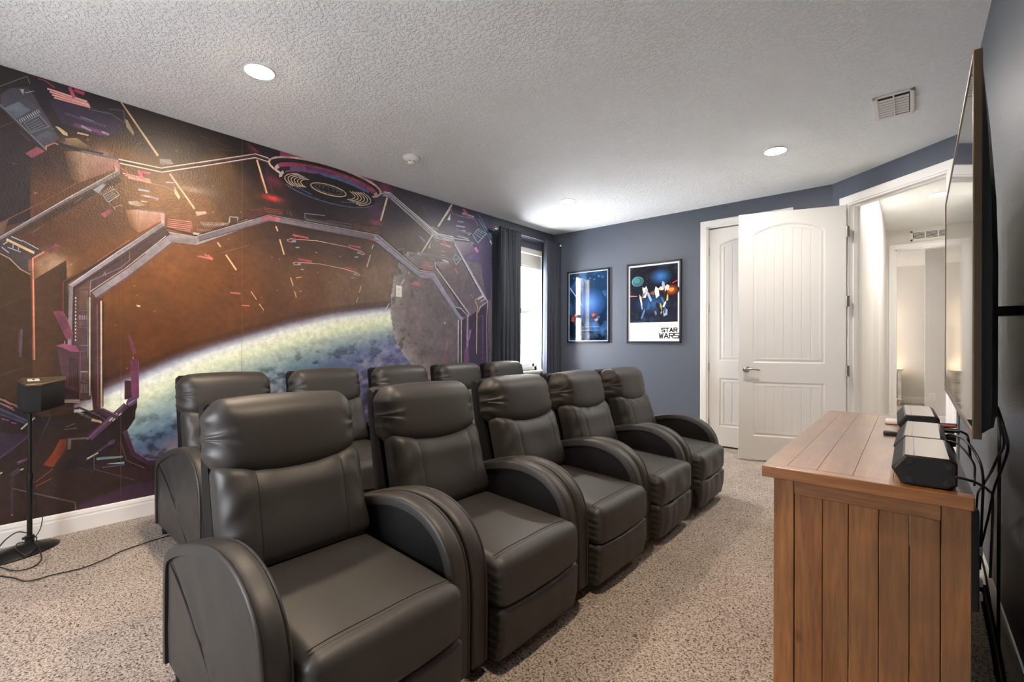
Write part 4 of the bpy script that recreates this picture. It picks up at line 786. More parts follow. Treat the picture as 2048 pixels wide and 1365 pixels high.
MPOLY="""30 22 24 4 2716 115 2736 253 2743 253 2301 115 2172 4 2003
34 26 36 4 2222 382 2631 233 2206 233 1884 4 1756
62 40 22 -49 1504 115 1676 233 1576 245 1122 245 740 -49 693
72 46 28 245 1534 386 1670 404 1151 426 656 245 681
46 30 26 6 702 555 744 674 586 722 433 790 359 882 353 882 24 6 59
64 38 62 431 162 684 228 882 227 882 100 435 116
50 32 34 555 416 684 343 851 344 851 233 684 234 520 307
96 104 118 49 2554 115 2618 114 2623 48 2558
96 104 118 115 2618 217 2718 219 2725 114 2623
96 104 118 217 2718 228 2680 232 2683 219 2725
58 62 76 115 2575 149 2622 224 2662 309 2496 354 2405 291 2315 218 2412 115 2500
92 104 124 126 2500 186 2561 233 2528 177 2457
160 172 186 177 2448 187 2433 189 2437 180 2452
160 172 186 185 2457 194 2442 196 2445 187 2460
160 172 186 192 2465 202 2450 204 2453 195 2469
160 172 186 200 2474 209 2458 212 2462 202 2477
160 172 186 208 2482 217 2467 219 2470 210 2486
160 172 186 215 2491 225 2475 227 2479 218 2494
160 172 186 223 2499 232 2484 235 2487 225 2503
160 172 186 231 2508 240 2492 243 2496 233 2511
160 172 186 238 2516 248 2501 251 2504 241 2520
160 172 186 246 2525 256 2510 258 2513 249 2529
160 172 186 254 2534 264 2518 266 2522 257 2537
160 172 186 262 2542 272 2527 274 2531 264 2546
120 136 156 209 2444 267 2513 268 2518 204 2444
120 136 156 267 2513 307 2461 312 2461 268 2518
120 136 156 307 2461 238 2402 237 2397 312 2461
120 136 156 238 2402 209 2444 204 2444 237 2397
104 124 146 220 2440 268 2490 267 2493 219 2442
104 124 146 227 2430 275 2480 274 2483 226 2433
104 124 146 234 2421 283 2471 282 2474 233 2424
104 124 146 241 2411 290 2461 289 2464 240 2414
72 78 100 254 2381 303 2432 350 2404 285 2348
104 110 126 79 2537 113 2506 117 2514 83 2545
104 110 126 113 2506 204 2412 209 2420 117 2514
104 110 126 204 2412 298 2312 302 2320 209 2420
44 44 54 114 2497 200 2404 202 2407 116 2500
44 44 54 200 2404 290 2304 292 2308 202 2407
204 122 92 301 2315 300 2336 294 2339 296 2313
204 122 92 300 2336 334 2366 335 2374 294 2339
204 122 92 334 2366 350 2360 352 2367 335 2374
138 58 80 212 2269 260 2324 292 2306 239 2249
110 46 66 115 2386 166 2435 165 2439 114 2390
110 46 66 188 2391 229 2345 231 2349 190 2395
110 46 66 156 2199 177 2191 178 2195 158 2203
30 22 40 260 2738 513 2774 650 2749 665 2615 643 2526 555 2473 354 2477 291 2620
44 34 70 309 2619 432 2658 598 2648 661 2609 643 2540 548 2480 366 2499
232 152 142 301 2679 478 2672 480 2682 303 2689
232 152 142 311 2665 485 2661 487 2672 314 2675
232 152 142 321 2651 490 2652 492 2662 323 2661
232 152 142 330 2638 493 2641 495 2651 332 2648
202 60 104 392 2728 413 2669 427 2683 406 2742
202 60 104 416 2717 464 2711 469 2732 421 2737
150 50 72 260 2721 290 2725 292 2733 261 2729
150 50 72 290 2725 333 2699 336 2707 292 2733
110 120 150 447 2563 512 2552 515 2566 450 2576
106 46 110 416 2502 582 2494 586 2518 421 2524
150 146 180 450 2510 497 2494 501 2506 454 2522
150 146 180 547 2507 584 2500 587 2511 550 2518
70 60 110 378 2560 457 2553 460 2566 381 2573
70 60 110 457 2553 568 2546 571 2560 460 2566
84 90 120 485 2629 591 2641 592 2646 486 2634
84 90 120 591 2641 658 2609 660 2614 592 2646
60 64 100 584 2666 654 2684 661 2695 584 2676
60 64 100 654 2684 661 2604 669 2608 661 2695
216 190 140 336 2472 354 2472 390 2448 391 2431 373 2432
222 182 130 434 2462 485 2463 487 2473 436 2472
166 154 142 188 2635 206 2641 203 2606
150 160 170 210 2618 248 2646 248 2650 209 2623
176 158 132 665 2635 677 2633 712 2562 707 2541 671 2587
34 26 34 348 2358 450 2351 454 2374 352 2380
34 26 34 450 2351 554 2357 557 2380 454 2374
198 130 130 607 2356 638 2355 638 2269 615 2274
110 104 126 452 2352 627 2355 629 2369 454 2365
160 80 60 450 2356 450 2183 452 2183 452 2357
168 90 74 452 2179 549 2239 548 2243 451 2183
168 90 74 549 2239 610 2288 609 2292 548 2243
104 80 98 629 2333 861 2338 862 2373 634 2366
104 80 98 861 2338 1447 2611 1441 2648 862 2373
52 38 46 634 2344 861 2350 862 2364 636 2357
52 38 46 861 2350 1445 2622 1443 2637 862 2364
238 208 178 631 2359 857 2366 857 2373 632 2366
238 208 178 857 2366 1444 2643 1443 2651 857 2373
238 208 178 638 2335 861 2339 862 2347 639 2342
238 208 178 861 2339 1444 2611 1443 2619 862 2347
60 40 32 76 1674 646 2220 632 2250 65 1701
120 112 118 74 1696 118 1744 111 1761 67 1712
120 112 118 118 1744 409 2044 401 2063 111 1761
120 112 118 409 2044 641 2263 632 2282 401 2063
176 176 184 71 1720 116 1763 114 1767 70 1724
176 176 184 116 1763 406 2062 404 2067 114 1767
176 176 184 406 2062 629 2283 626 2288 404 2067
60 46 44 71 1693 115 1743 114 1746 70 1696
60 46 44 115 1743 406 2041 405 2045 114 1746
60 46 44 406 2041 640 2260 638 2264 405 2045
128 74 54 82 1803 115 1842 114 1846 81 1806
128 74 54 115 1842 292 2007 290 2011 114 1846
128 74 54 292 2007 452 2172 450 2176 290 2011
112 82 62 81 1879 115 1844 149 1876 126 1788 81 1739
56 38 32 292 1893 515 2123 512 2128 290 1898
120 92 90 422 2029 459 2069 458 2072 421 2032
120 92 90 480 2059 524 2103 523 2106 478 2061
120 92 90 243 1811 291 1868 290 1871 241 1814
240 156 146 653 2273 796 2269 797 2278 654 2282
240 156 146 664 2262 801 2258 802 2267 666 2270
240 156 146 679 2251 805 2248 807 2257 681 2260
224 72 112 728 2313 750 2270 761 2282 739 2325
224 72 112 750 2307 795 2308 798 2322 752 2321
200 80 100 640 2307 679 2285 681 2290 642 2313
150 158 168 508 2132 555 2183 571 2181 533 2114
190 130 130 534 2119 541 2102 543 2104 537 2121
190 130 130 542 2127 548 2109 551 2112 545 2129
190 130 130 550 2134 556 2117 559 2119 552 2136
190 130 130 558 2142 564 2125 567 2127 560 2144
190 130 130 566 2150 572 2133 575 2135 568 2152
190 130 130 573 2158 580 2141 582 2143 576 2160
190 130 130 581 2166 588 2148 590 2151 584 2168
190 130 130 589 2174 596 2156 598 2158 592 2176
190 130 130 597 2181 604 2164 606 2166 600 2184
150 166 176 557 2107 610 2160 611 2166 551 2108
150 166 176 610 2160 634 2131 639 2131 611 2166
150 166 176 634 2131 582 2074 581 2067 639 2131
150 166 176 582 2074 557 2107 551 2108 581 2067
150 150 160 565 2099 606 2141 605 2144 563 2102
150 150 160 572 2091 614 2134 612 2136 570 2094
150 150 160 579 2084 621 2126 620 2129 578 2087
110 100 110 579 2068 619 2024 622 2029 582 2073
204 130 100 617 2030 614 2044 609 2047 612 2028
204 130 100 614 2044 642 2063 643 2069 609 2047
204 130 100 642 2063 654 2060 655 2065 643 2069
150 68 90 543 1984 584 2025 606 2014 564 1967
150 130 140 808 2246 877 2249 879 2254 809 2251
150 130 140 877 2249 936 2226 938 2231 879 2254
176 170 186 733 2185 796 2187 797 2200 734 2198
160 132 150 748 2152 844 2145 846 2160 750 2166
186 184 200 764 2153 796 2151 798 2161 766 2163
222 186 136 935 2266 968 2197 961 2179 935 2215
190 184 200 886 2278 933 2284 933 2292 887 2286
232 180 130 749 2113 784 2115 785 2123 750 2121
180 156 132 680 2099 726 2115 773 2095 734 2078 688 2082
200 150 140 857 2065 880 2062 878 1991 860 1989
130 116 124 737 2053 869 2062 870 2071 738 2062
176 100 86 736 2053 736 1906 739 1907 739 2054
190 110 96 741 1907 858 2002 857 2006 739 1911
150 140 144 650 1757 753 1855 745 1869 643 1771
150 140 144 753 1855 881 1980 872 1993 745 1869
70 46 40 658 1760 879 1971 877 1975 656 1763
224 124 122 895 2024 1033 2033 1034 2039 895 2029
224 124 122 895 2011 1033 2020 1034 2025 895 2016
224 124 122 895 1998 1033 2006 1034 2011 895 2003
224 124 122 895 1985 1033 1992 1034 1998 895 1990
224 124 122 895 1971 1033 1979 1034 1984 895 1976
224 124 122 895 1958 1033 1965 1034 1970 895 1963
190 110 110 1030 2043 1037 1983 1044 1986 1037 2046
232 195 150 639 2738 836 2442 846 2454 649 2750
244 200 155 903 2341 1051 2129 1060 2138 912 2350
244 190 150 1198 1911 1220 1882 1225 1888 1203 1917
176 156 146 1104 2036 1119 2015 1122 2018 1107 2039
176 156 146 1116 2038 1131 2018 1134 2021 1119 2041
176 156 146 1128 2041 1143 2020 1146 2023 1131 2044
176 156 146 1139 2043 1154 2022 1157 2026 1142 2046
176 156 146 1151 2046 1166 2025 1169 2028 1154 2049
176 156 146 1163 2048 1178 2027 1181 2030 1166 2051
176 156 146 1175 2051 1190 2030 1193 2033 1178 2054
176 156 146 1187 2053 1202 2032 1205 2035 1190 2056
176 156 146 1199 2056 1214 2035 1217 2038 1202 2059
176 156 146 1211 2058 1226 2037 1229 2040 1214 2061
176 156 146 1223 2061 1239 2039 1242 2043 1226 2064
176 156 146 1235 2063 1251 2042 1254 2045 1238 2066
176 156 146 1247 2066 1263 2044 1266 2048 1251 2069
176 156 146 1260 2068 1276 2047 1279 2050 1263 2072
176 156 146 1272 2071 1288 2050 1291 2053 1275 2074
150 120 110 1068 1992 1077 1979 1080 1981 1070 1994
150 120 110 1078 1992 1088 1979 1090 1981 1081 1994
150 120 110 1089 1991 1098 1978 1100 1981 1091 1994
150 120 110 1099 1991 1108 1978 1111 1980 1101 1993
150 120 110 1109 1991 1119 1977 1121 1980 1112 1993
150 120 110 1120 1990 1129 1977 1131 1979 1122 1993
150 120 110 1130 1990 1140 1977 1142 1979 1133 1992
150 120 110 1141 1990 1150 1976 1153 1979 1143 1992
150 120 110 1151 1989 1161 1976 1163 1978 1154 1992
130 90 80 1042 2016 1106 2023 1106 2031 1042 2024
160 160 166 1282 2049 1289 2120 1284 2126 1276 2049
160 160 166 1289 2120 1336 2124 1343 2132 1284 2126
160 160 166 1336 2124 1332 2088 1338 2088 1343 2132
60 40 40 885 1958 1065 1936 1065 1949 888 1970
60 40 40 1065 1936 1446 2157 1442 2169 1065 1949
150 142 150 778 1758 916 1893 908 1939 759 1791
150 142 150 916 1893 1066 1883 1063 1931 908 1939
150 142 150 1066 1883 1452 2104 1436 2149 1063 1931
196 172 170 750 1789 887 1933 886 1939 748 1793
196 172 170 887 1933 1065 1929 1065 1935 886 1939
196 172 170 1065 1929 1445 2146 1443 2152 1065 1935
214 106 110 790 1763 917 1888 915 1896 787 1768
214 106 110 917 1888 1065 1880 1065 1887 915 1896
214 106 110 1065 1880 1172 1933 1171 1940 1065 1887
186 200 204 1046 1947 1100 1948 1102 1963 1048 1962
140 126 130 849 2430 912 2447 929 2418 853 2391
200 170 150 1060 2113 1125 2131 1134 2116 1069 2083
70 62 66 115 1749 160 1778 266 1718 291 1709 245 1655 230 1571 189 1592 115 1670
244 192 142 136 1748 247 1687 252 1701 140 1761
160 172 184 156 1772 200 1752 201 1757 158 1777
160 172 184 200 1757 267 1716 268 1721 201 1762
160 172 184 127 1722 151 1749 149 1753 125 1726
160 172 184 142 1709 194 1688 195 1693 143 1714
160 172 184 164 1749 161 1707 165 1707 167 1749
160 172 184 187 1736 182 1695 186 1694 191 1736
160 172 184 119 1706 147 1677 150 1681 121 1710
190 152 112 81 1666 114 1666 115 1672 82 1672
190 152 112 114 1666 148 1647 151 1652 115 1672
190 152 112 148 1647 193 1588 196 1593 151 1652
190 152 112 193 1588 233 1563 235 1568 196 1593
152 92 76 225 1652 225 1588 244 1590 244 1654
214 124 94 289 1711 240 1663 247 1658 293 1703
214 124 94 240 1663 242 1538 249 1539 247 1658
214 124 94 242 1538 247 1064 254 1064 249 1539
120 66 50 238 1580 242 1064 245 1064 241 1581
132 64 76 300 1719 341 1764 361 1750 319 1704
90 80 110 195 1244 190 1083 199 1082 204 1244
120 50 70 188 1235 187 1108 191 1108 192 1235
76 52 50 115 1365 231 1449 229 1453 114 1369
76 52 50 115 974 184 1004 182 1009 114 979
76 52 50 132 990 237 1027 236 1033 131 995
60 40 34 389 1347 389 1527 370 1541 370 1346
60 40 34 389 1527 860 1952 847 1976 370 1541
170 92 70 374 1337 374 1536 371 1538 371 1337
170 92 70 374 1536 528 1677 526 1681 371 1538
170 92 70 528 1677 689 1843 686 1847 526 1681
78 54 60 399 1509 870 1972 912 1924 499 1481 499 808 405 808
140 134 148 860 1991 622 1749 633 1730 872 1972
140 134 148 622 1749 400 1520 416 1509 633 1730
140 134 148 400 1520 395 1312 413 1312 416 1509
140 134 148 395 1312 393 1141 410 1140 413 1312
184 180 190 857 1991 619 1752 622 1748 860 1987
184 180 190 619 1752 398 1520 400 1516 622 1748
54 36 40 885 1963 641 1716 644 1710 888 1957
54 36 40 641 1716 419 1504 424 1500 644 1710
54 36 40 419 1504 416 1150 421 1150 424 1500
226 206 170 426 1448 426 1437 431 1438 431 1449
226 206 170 426 1427 426 1416 431 1416 431 1427
226 206 170 426 1405 426 1394 431 1394 431 1405
226 206 170 426 1383 426 1372 431 1372 431 1383
226 206 170 426 1361 426 1351 431 1351 431 1362
226 206 170 426 1340 426 1329 431 1329 431 1340
226 206 170 426 1318 426 1307 431 1307 431 1318
226 206 170 426 1296 426 1285 431 1285 431 1296
226 206 170 426 1274 426 1264 431 1264 431 1275
226 206 170 426 1253 426 1242 431 1242 431 1253
226 206 170 426 1231 426 1220 431 1220 431 1231
226 206 170 426 1209 426 1198 431 1198 431 1209
226 206 170 426 1188 426 1177 431 1177 431 1188
112 76 60 445 1504 493 1555 494 1509 445 1495
124 88 72 442 1490 486 1494 486 1379 445 1372
160 140 150 443 1336 443 1309 447 1309 447 1336
160 140 150 451 1336 451 1309 455 1309 455 1336
160 140 150 460 1337 460 1309 463 1309 463 1337
160 140 150 468 1337 468 1310 471 1310 471 1337
160 140 150 476 1337 476 1310 479 1310 479 1337
160 140 150 484 1338 484 1310 487 1310 487 1338
120 90 96 443 1300 443 1267 447 1267 447 1300
120 90 96 451 1300 451 1267 455 1267 455 1300
120 90 96 460 1300 460 1267 463 1267 463 1300
120 90 96 468 1300 468 1267 471 1268 471 1300
120 90 96 476 1301 476 1268 479 1268 479 1301
120 90 96 484 1301 484 1268 487 1268 487 1301
120 110 130 442 1364 486 1366 486 1370 442 1368
120 110 130 442 1257 486 1258 486 1261 442 1260
120 110 130 445 1148 486 1147 486 1151 445 1151
120 110 130 445 1111 486 1111 486 1114 445 1115
136 130 140 496 1463 500 1554 496 1556 492 1463
136 130 140 500 1554 643 1654 642 1658 496 1556
136 130 140 643 1654 689 1708 686 1711 642 1658
150 110 100 686 1767 689 1710 693 1711 689 1768
180 140 120 557 1593 566 1614 567 1623 554 1595
180 140 120 566 1614 568 1595 571 1596 567 1623
196 214 186 491 1453 491 834 497 834 497 1454
130 150 150 484 1443 484 1076 487 1076 487 1444
140 160 160 452 982 486 981 486 987 452 989
90 110 116 451 985 450 929 454 932 455 985
90 110 116 450 929 485 913 486 917 454 932
120 130 136 453 908 453 853 457 853 457 908
120 130 136 461 907 461 852 464 852 464 907
120 130 136 469 907 469 852 472 852 472 907
120 130 136 476 906 476 851 480 851 480 906
120 130 136 484 906 484 851 487 850 487 905
150 146 158 522 1452 690 1615 670 1647 505 1484
150 146 158 690 1615 925 1876 902 1907 670 1647
196 190 196 497 1487 674 1660 671 1663 495 1490
196 190 196 674 1660 888 1905 885 1909 671 1663
120 76 76 531 1442 705 1610 700 1619 526 1451
120 76 76 705 1610 936 1864 930 1872 700 1619
150 142 150 901 1869 1067 1873 1063 1919 905 1914
150 142 150 1067 1873 1452 2092 1436 2137 1063 1919
80 48 56 508 1454 555 1449 555 735 513 714 506 816
120 70 96 526 1409 530 758 536 758 531 1410
206 196 156 544 1434 546 747 554 747 552 1434
60 36 40 556 1430 557 756 560 755 559 1430
126 58 84 329 1351 344 1359 370 1358 387 1311 417 1217 413 1186 386 1189 360 1265
150 80 110 368 1353 387 1310 391 1312 371 1356
150 80 110 387 1310 414 1216 418 1218 391 1312
90 40 60 357 1308 386 1323 385 1326 356 1311
90 40 60 373 1242 403 1265 401 1268 372 1245
150 130 150 377 1176 378 1157 383 1157 382 1177
150 130 150 397 1177 396 1157 401 1157 403 1176
84 56 66 344 1141 373 1157 432 1148 449 1111 449 820 389 816 360 1025
150 70 112 343 1148 373 1160 430 1148 448 1108 405 1112 373 1134
56 34 46 402 1069 400 898 403 898 406 1069
56 34 46 411 1069 408 897 412 897 414 1068
56 34 46 419 1068 417 897 420 896 423 1068
56 34 46 428 1068 425 896 429 896 431 1068
56 34 46 437 1068 434 896 437 895 440 1068
120 84 110 447 1108 447 822 451 821 451 1108
180 162 150 379 800 448 793 448 813 379 820
80 50 80 379 755 445 752 445 765 379 767
60 34 56 366 900 445 858 445 822 373 820
120 52 80 675 1218 691 1222 703 1187 729 1097 707 1090 691 1148
74 36 50 665 918 703 915 707 793 665 794
116 52 92 694 1051 707 1061 734 1058 740 972 738 795 703 793 697 925
150 80 130 735 1040 738 805 741 805 738 1040
180 170 170 707 1072 707 1059 711 1059 711 1072
40 24 34 665 744 703 789 730 791 730 737 703 663 672 616 555 632 613 693
112 66 128 728 796 729 793 730 790 730 786 729 783 728 779 726 775 724 772 722 768 719 765 715 762 712 760 708 758 705 756 701 755 698 755 694 755 692 756 689 758 687 760 685 762 684 765 684 768 684 771 684 775 685 779 687 782 689 786 692 789 695 793 698 796 701 798 705 800 708 801 712 802 715 803 719 802 722 802 724 800 726 798 728 796
170 120 180 693 760 723 783 721 788 690 765
206 210 170 611 657 650 707 647 712 608 662
206 210 170 626 656 653 695 649 700 622 660
110 84 108 556 743 649 676 651 682 558 749
60 40 56 527 726 617 654 624 672 534 744
96 72 96 512 721 583 656 585 661 514 725
236 210 170 725 1410 744 1405 746 1417 727 1422
224 96 104 1073 1787 1173 1782 1174 1795 1075 1800
224 96 104 1135 1808 1164 1785 1171 1796 1142 1819
224 96 104 1288 1544 1359 1541 1360 1551 1289 1554
224 96 104 1368 1454 1424 1454 1425 1463 1368 1463
246 190 150 1255 1830 1327 1723 1335 1730 1262 1836
246 190 150 1199 1912 1219 1882 1226 1888 1205 1918
150 100 70 1220 1835 1429 1934 1428 1937 1219 1838
34 26 38 49 858 115 860 230 773 316 693 405 653 49 701
158 110 100 81 861 114 841 115 846 82 865
158 110 100 114 841 182 799 184 804 115 846
158 110 100 114 821 165 786 166 791 115 825
80 76 110 113 779 182 731 184 740 116 788
80 76 110 114 756 229 682 231 692 116 765
206 214 170 214 679 255 719 251 726 211 686
150 160 166 437 731 464 715 467 724 440 741
150 160 166 474 704 498 685 501 694 477 714
220 160 130 505 676 550 652 553 664 508 688
90 70 100 437 763 540 696 543 706 440 773
170 110 96 114 846 156 806 158 810 116 851
170 110 96 114 820 171 772 172 777 115 825
170 110 96 128 840 192 781 194 785 130 844
56 58 84 113 774 213 699 217 712 117 787
100 104 140 114 791 222 708 223 712 115 795
180 70 90 157 705 178 695 179 701 158 711
180 90 70 121 730 149 716 150 722 122 736
170 60 40 115 552 143 550 143 555 115 557
190 80 40 115 524 125 527 124 532 114 529
52 36 60 115 656 238 627 157 534 115 501
84 62 96 116 508 235 620 232 625 113 514
84 60 90 185 458 233 481 228 497 180 475
160 80 150 187 470 216 477 214 486 185 478
70 50 80 163 386 199 420 187 444 151 410
60 44 66 156 388 158 177 168 174 166 386
160 90 170 158 173 166 167 168 175 159 181
206 210 170 199 660 254 721 251 728 195 666
206 210 170 116 418 126 424 123 431 113 425
206 210 170 399 420 412 427 409 434 397 428
206 210 170 197 422 210 429 207 436 194 429
124 46 24 361 580 391 575 387 515 331 415 288 437 330 503
196 76 44 257 340 332 404 330 408 255 343
196 76 44 257 314 326 348 325 352 256 318
104 92 98 394 579 487 574 487 562 410 568 409 512 394 509
28 20 26 628 730 724 765 720 662 676 586 555 404 452 379 370 396 477 546
78 46 80 504 550 685 739 663 771 485 582
124 80 130 484 554 666 758 663 763 481 559
90 60 104 726 797 727 793 728 788 729 784 728 779 727 774 725 770 723 765 720 761 717 757 713 753 709 751 704 748 700 747 696 746 692 746 688 747 684 748 681 751 678 753 676 757 674 761 673 765 673 769 674 774 675 779 676 783 679 788 682 792 685 796 689 799 693 802 697 805 701 806 706 807 710 807 714 806 718 805 721 803 724 800 726 797
170 130 180 685 757 722 786 718 792 682 763
66 42 76 481 424 604 518 597 533 474 438
80 50 90 618 534 618 531 618 529 618 527 617 524 616 521 615 519 613 516 611 514 608 512 606 510 603 509 600 508 597 507 594 507 592 507 589 507 587 508 586 510 584 511 583 513 582 515 582 518 582 520 583 523 584 526 586 528 588 531 590 533 592 535 595 537 598 538 600 539 603 540 606 540 609 540 611 539 613 539 615 537 617 536 618 534
206 214 174 591 659 630 703 626 709 587 665
206 214 174 606 657 652 704 648 710 602 663
206 214 174 485 434 536 463 533 470 482 442
120 100 130 378 632 435 635 435 640 377 637
120 100 130 386 648 427 665 426 669 385 652
112 142 152 525 436 555 437 660 425 654 414 529 421
124 156 166 578 386 591 390 665 385 663 371
96 96 140 556 367 665 363 665 367 555 372
66 38 66 547 725 630 665 640 690 555 749
66 38 66 653 584 700 419 720 437 676 591
66 38 66 700 419 785 341 791 372 720 437
66 38 66 785 341 888 331 886 364 791 372
118 88 116 674 595 720 436 723 439 678 596
118 88 116 720 436 792 368 793 373 723 439
118 88 116 792 368 888 363 887 368 793 373
118 88 120 551 744 627 691 628 695 553 748
96 66 96 644 518 674 389 678 392 648 519
96 66 96 674 389 770 320 772 326 678 392
110 92 100 164 322 425 175 432 181 165 330
110 92 100 425 175 428 123 434 122 432 181
90 70 80 514 459 514 364 518 367 518 458
90 70 80 514 364 712 254 713 260 518 367
70 56 62 443 390 515 346 516 350 444 394
206 170 150 502 673 545 656 548 670 504 687
80 90 100 450 716 501 684 504 695 453 726
150 150 160 385 802 447 791 448 804 386 816
104 82 104 1085 2437 1458 2617 1461 2658 1080 2471
104 82 104 1458 2617 1564 2612 1575 2654 1461 2658
50 38 48 1084 2449 1459 2631 1460 2648 1082 2463
50 38 48 1459 2631 1567 2624 1572 2642 1460 2648
240 214 196 1083 2472 1465 2654 1465 2661 1082 2478
240 214 196 1465 2654 1569 2650 1571 2658 1465 2661
240 214 196 1083 2442 1465 2625 1465 2632 1082 2448
240 214 196 1465 2625 1569 2620 1571 2627 1465 2632
34 26 42 1385 2743 1650 2735 2524 2734 2524 2621 1604 2643 1525 2666
192 60 112 1650 2738 1843 2737 2524 2737 2524 2678 2052 2699 1656 2692
120 50 130 1843 2729 2052 2738 2248 2728 2219 2706 1998 2696
30 24 38 2612 2628 2598 2607 2568 2586 2525 2567 2469 2550 2403 2535 2329 2523 2250 2515 2167 2509 2083 2506 2001 2507 1922 2511 1848 2517 1781 2526 1721 2537 1669 2549 1627 2564 1595 2579 1573 2596 1561 2613 1560 2631 1570 2649 1590 2666 1621 2683 1662 2698 1712 2713 1770 2725 1837 2736 1910 2745 1988 2751 2070 2754 2153 2754 2236 2751 2316 2745 2391 2735 2459 2723 2516 2707 2562 2690 2594 2670 2611 2649 2612 2628
236 202 184 2592 2628 2582 2614 2596 2603 2614 2628
236 202 184 2582 2614 2557 2597 2564 2581 2596 2603
236 202 184 2557 2597 2516 2580 2519 2562 2564 2581
236 202 184 2516 2580 2463 2564 2463 2546 2519 2562
236 202 184 2463 2564 2399 2551 2398 2532 2463 2546
236 202 184 2399 2551 2327 2539 2325 2521 2398 2532
236 202 184 2327 2539 2249 2531 2246 2513 2325 2521
236 202 184 2249 2531 2169 2526 2165 2508 2246 2513
236 202 184 2169 2526 2087 2523 2082 2506 2165 2508
236 202 184 2087 2523 2006 2524 2001 2506 2082 2506
236 202 184 2006 2524 1928 2527 1923 2510 2001 2506
236 202 184 1928 2527 1856 2532 1850 2516 1923 2510
236 202 184 1856 2532 1789 2541 1783 2524 1850 2516
236 202 184 1789 2541 1730 2551 1723 2534 1783 2524
236 202 184 1730 2551 1679 2562 1672 2547 1723 2534
236 202 184 1679 2562 1638 2576 1630 2560 1672 2547
236 202 184 1638 2576 1606 2590 1597 2575 1630 2560
236 202 184 1606 2590 1585 2605 1574 2592 1597 2575
236 202 184 1585 2605 1575 2619 1561 2610 1574 2592
236 202 184 1575 2619 1574 2631 1559 2631 1561 2610
236 202 184 1574 2631 1581 2643 1571 2652 1559 2631
236 202 184 1581 2643 1598 2657 1594 2670 1571 2652
236 202 184 1598 2657 1627 2672 1625 2687 1594 2670
236 202 184 1627 2672 1666 2686 1666 2702 1625 2687
236 202 184 1666 2686 1715 2699 1716 2715 1666 2702
236 202 184 1715 2699 1772 2711 1774 2728 1716 2715
236 202 184 1772 2711 1837 2721 1840 2738 1774 2728
236 202 184 1837 2721 1908 2729 1912 2746 1840 2738
236 202 184 1908 2729 1985 2734 1989 2752 1912 2746
236 202 184 1985 2734 2065 2737 2070 2755 1989 2752
236 202 184 2065 2737 2147 2737 2152 2755 2070 2755
236 202 184 2147 2737 2228 2734 2234 2752 2152 2755
236 202 184 2228 2734 2306 2728 2314 2746 2234 2752
236 202 184 2306 2728 2380 2719 2388 2737 2314 2746
236 202 184 2380 2719 2446 2707 2455 2726 2388 2737
236 202 184 2446 2707 2502 2693 2513 2711 2455 2726
236 202 184 2502 2693 2546 2677 2559 2694 2513 2711
236 202 184 2546 2677 2576 2659 2592 2675 2559 2694
236 202 184 2576 2659 2591 2642 2611 2654 2592 2675
236 202 184 2591 2642 2592 2628 2614 2628 2611 2654
46 34 50 1591 2620 1593 2627 1585 2631 1582 2623
46 34 50 1593 2627 1598 2632 1592 2639 1585 2631
46 34 50 1598 2632 1605 2638 1601 2647 1592 2639
46 34 50 1605 2638 1615 2645 1612 2654 1601 2647
46 34 50 1615 2645 1628 2651 1626 2662 1612 2654
46 34 50 1628 2651 1643 2658 1642 2668 1626 2662
46 34 50 1643 2658 1660 2664 1660 2675 1642 2668
46 34 50 1660 2664 1680 2670 1680 2681 1660 2675
46 34 50 1680 2670 1702 2676 1703 2687 1680 2681
46 34 50 1702 2676 1727 2681 1727 2693 1703 2687
46 34 50 1727 2681 1753 2687 1754 2698 1727 2693
46 34 50 1753 2687 1781 2691 1783 2703 1754 2698
46 34 50 1781 2691 1811 2696 1813 2707 1783 2703
46 34 50 1811 2696 1843 2700 1845 2711 1813 2707
46 34 50 1843 2700 1877 2703 1879 2715 1845 2711
46 34 50 1877 2703 1912 2706 1914 2718 1879 2715
46 34 50 1912 2706 1948 2709 1950 2721 1914 2718
46 34 50 1948 2709 1985 2711 1988 2723 1950 2721
46 34 50 1985 2711 2023 2712 2026 2724 1988 2723
46 34 50 2023 2712 2061 2713 2065 2725 2026 2724
46 34 50 2061 2713 2100 2713 2104 2725 2065 2725
46 34 50 2100 2713 2139 2713 2143 2725 2104 2725
46 34 50 2139 2713 2178 2712 2182 2724 2143 2725
46 34 50 2178 2712 2217 2710 2221 2722 2182 2724
46 34 50 2217 2710 2255 2708 2259 2720 2221 2722
46 34 50 2255 2708 2292 2705 2297 2717 2259 2720
46 34 50 2292 2705 2327 2701 2333 2714 2297 2717
46 34 50 2327 2701 2362 2697 2367 2709 2333 2714
46 34 50 2362 2697 2394 2692 2400 2705 2367 2709
46 34 50 2394 2692 2425 2686 2431 2699 2400 2705
46 34 50 2425 2686 2453 2681 2460 2693 2431 2699
46 34 50 2453 2681 2478 2674 2486 2687 2460 2693
46 34 50 2478 2674 2501 2667 2509 2680 2486 2687
46 34 50 2501 2667 2521 2660 2529 2672 2509 2680
46 34 50 2521 2660 2537 2653 2547 2664 2529 2672
46 34 50 2537 2653 2550 2645 2561 2656 2547 2664
46 34 50 2550 2645 2560 2637 2572 2647 2561 2656
46 34 50 2560 2637 2565 2630 2579 2638 2572 2647
46 34 50 2565 2630 2568 2623 2582 2628 2579 2638
46 34 50 2568 2623 2567 2615 2582 2618 2582 2628
178 56 96 1641 2594 1645 2599 1624 2622 1618 2614
178 56 96 1645 2599 1649 2602 1634 2631 1624 2622
178 56 96 1649 2602 1656 2607 1646 2638 1634 2631
178 56 96 1656 2607 1665 2612 1658 2645 1646 2638
178 56 96 1665 2612 1677 2617 1673 2652 1658 2645
178 56 96 1677 2617 1691 2623 1688 2658 1673 2652
178 56 96 1691 2623 1707 2628 1706 2664 1688 2658
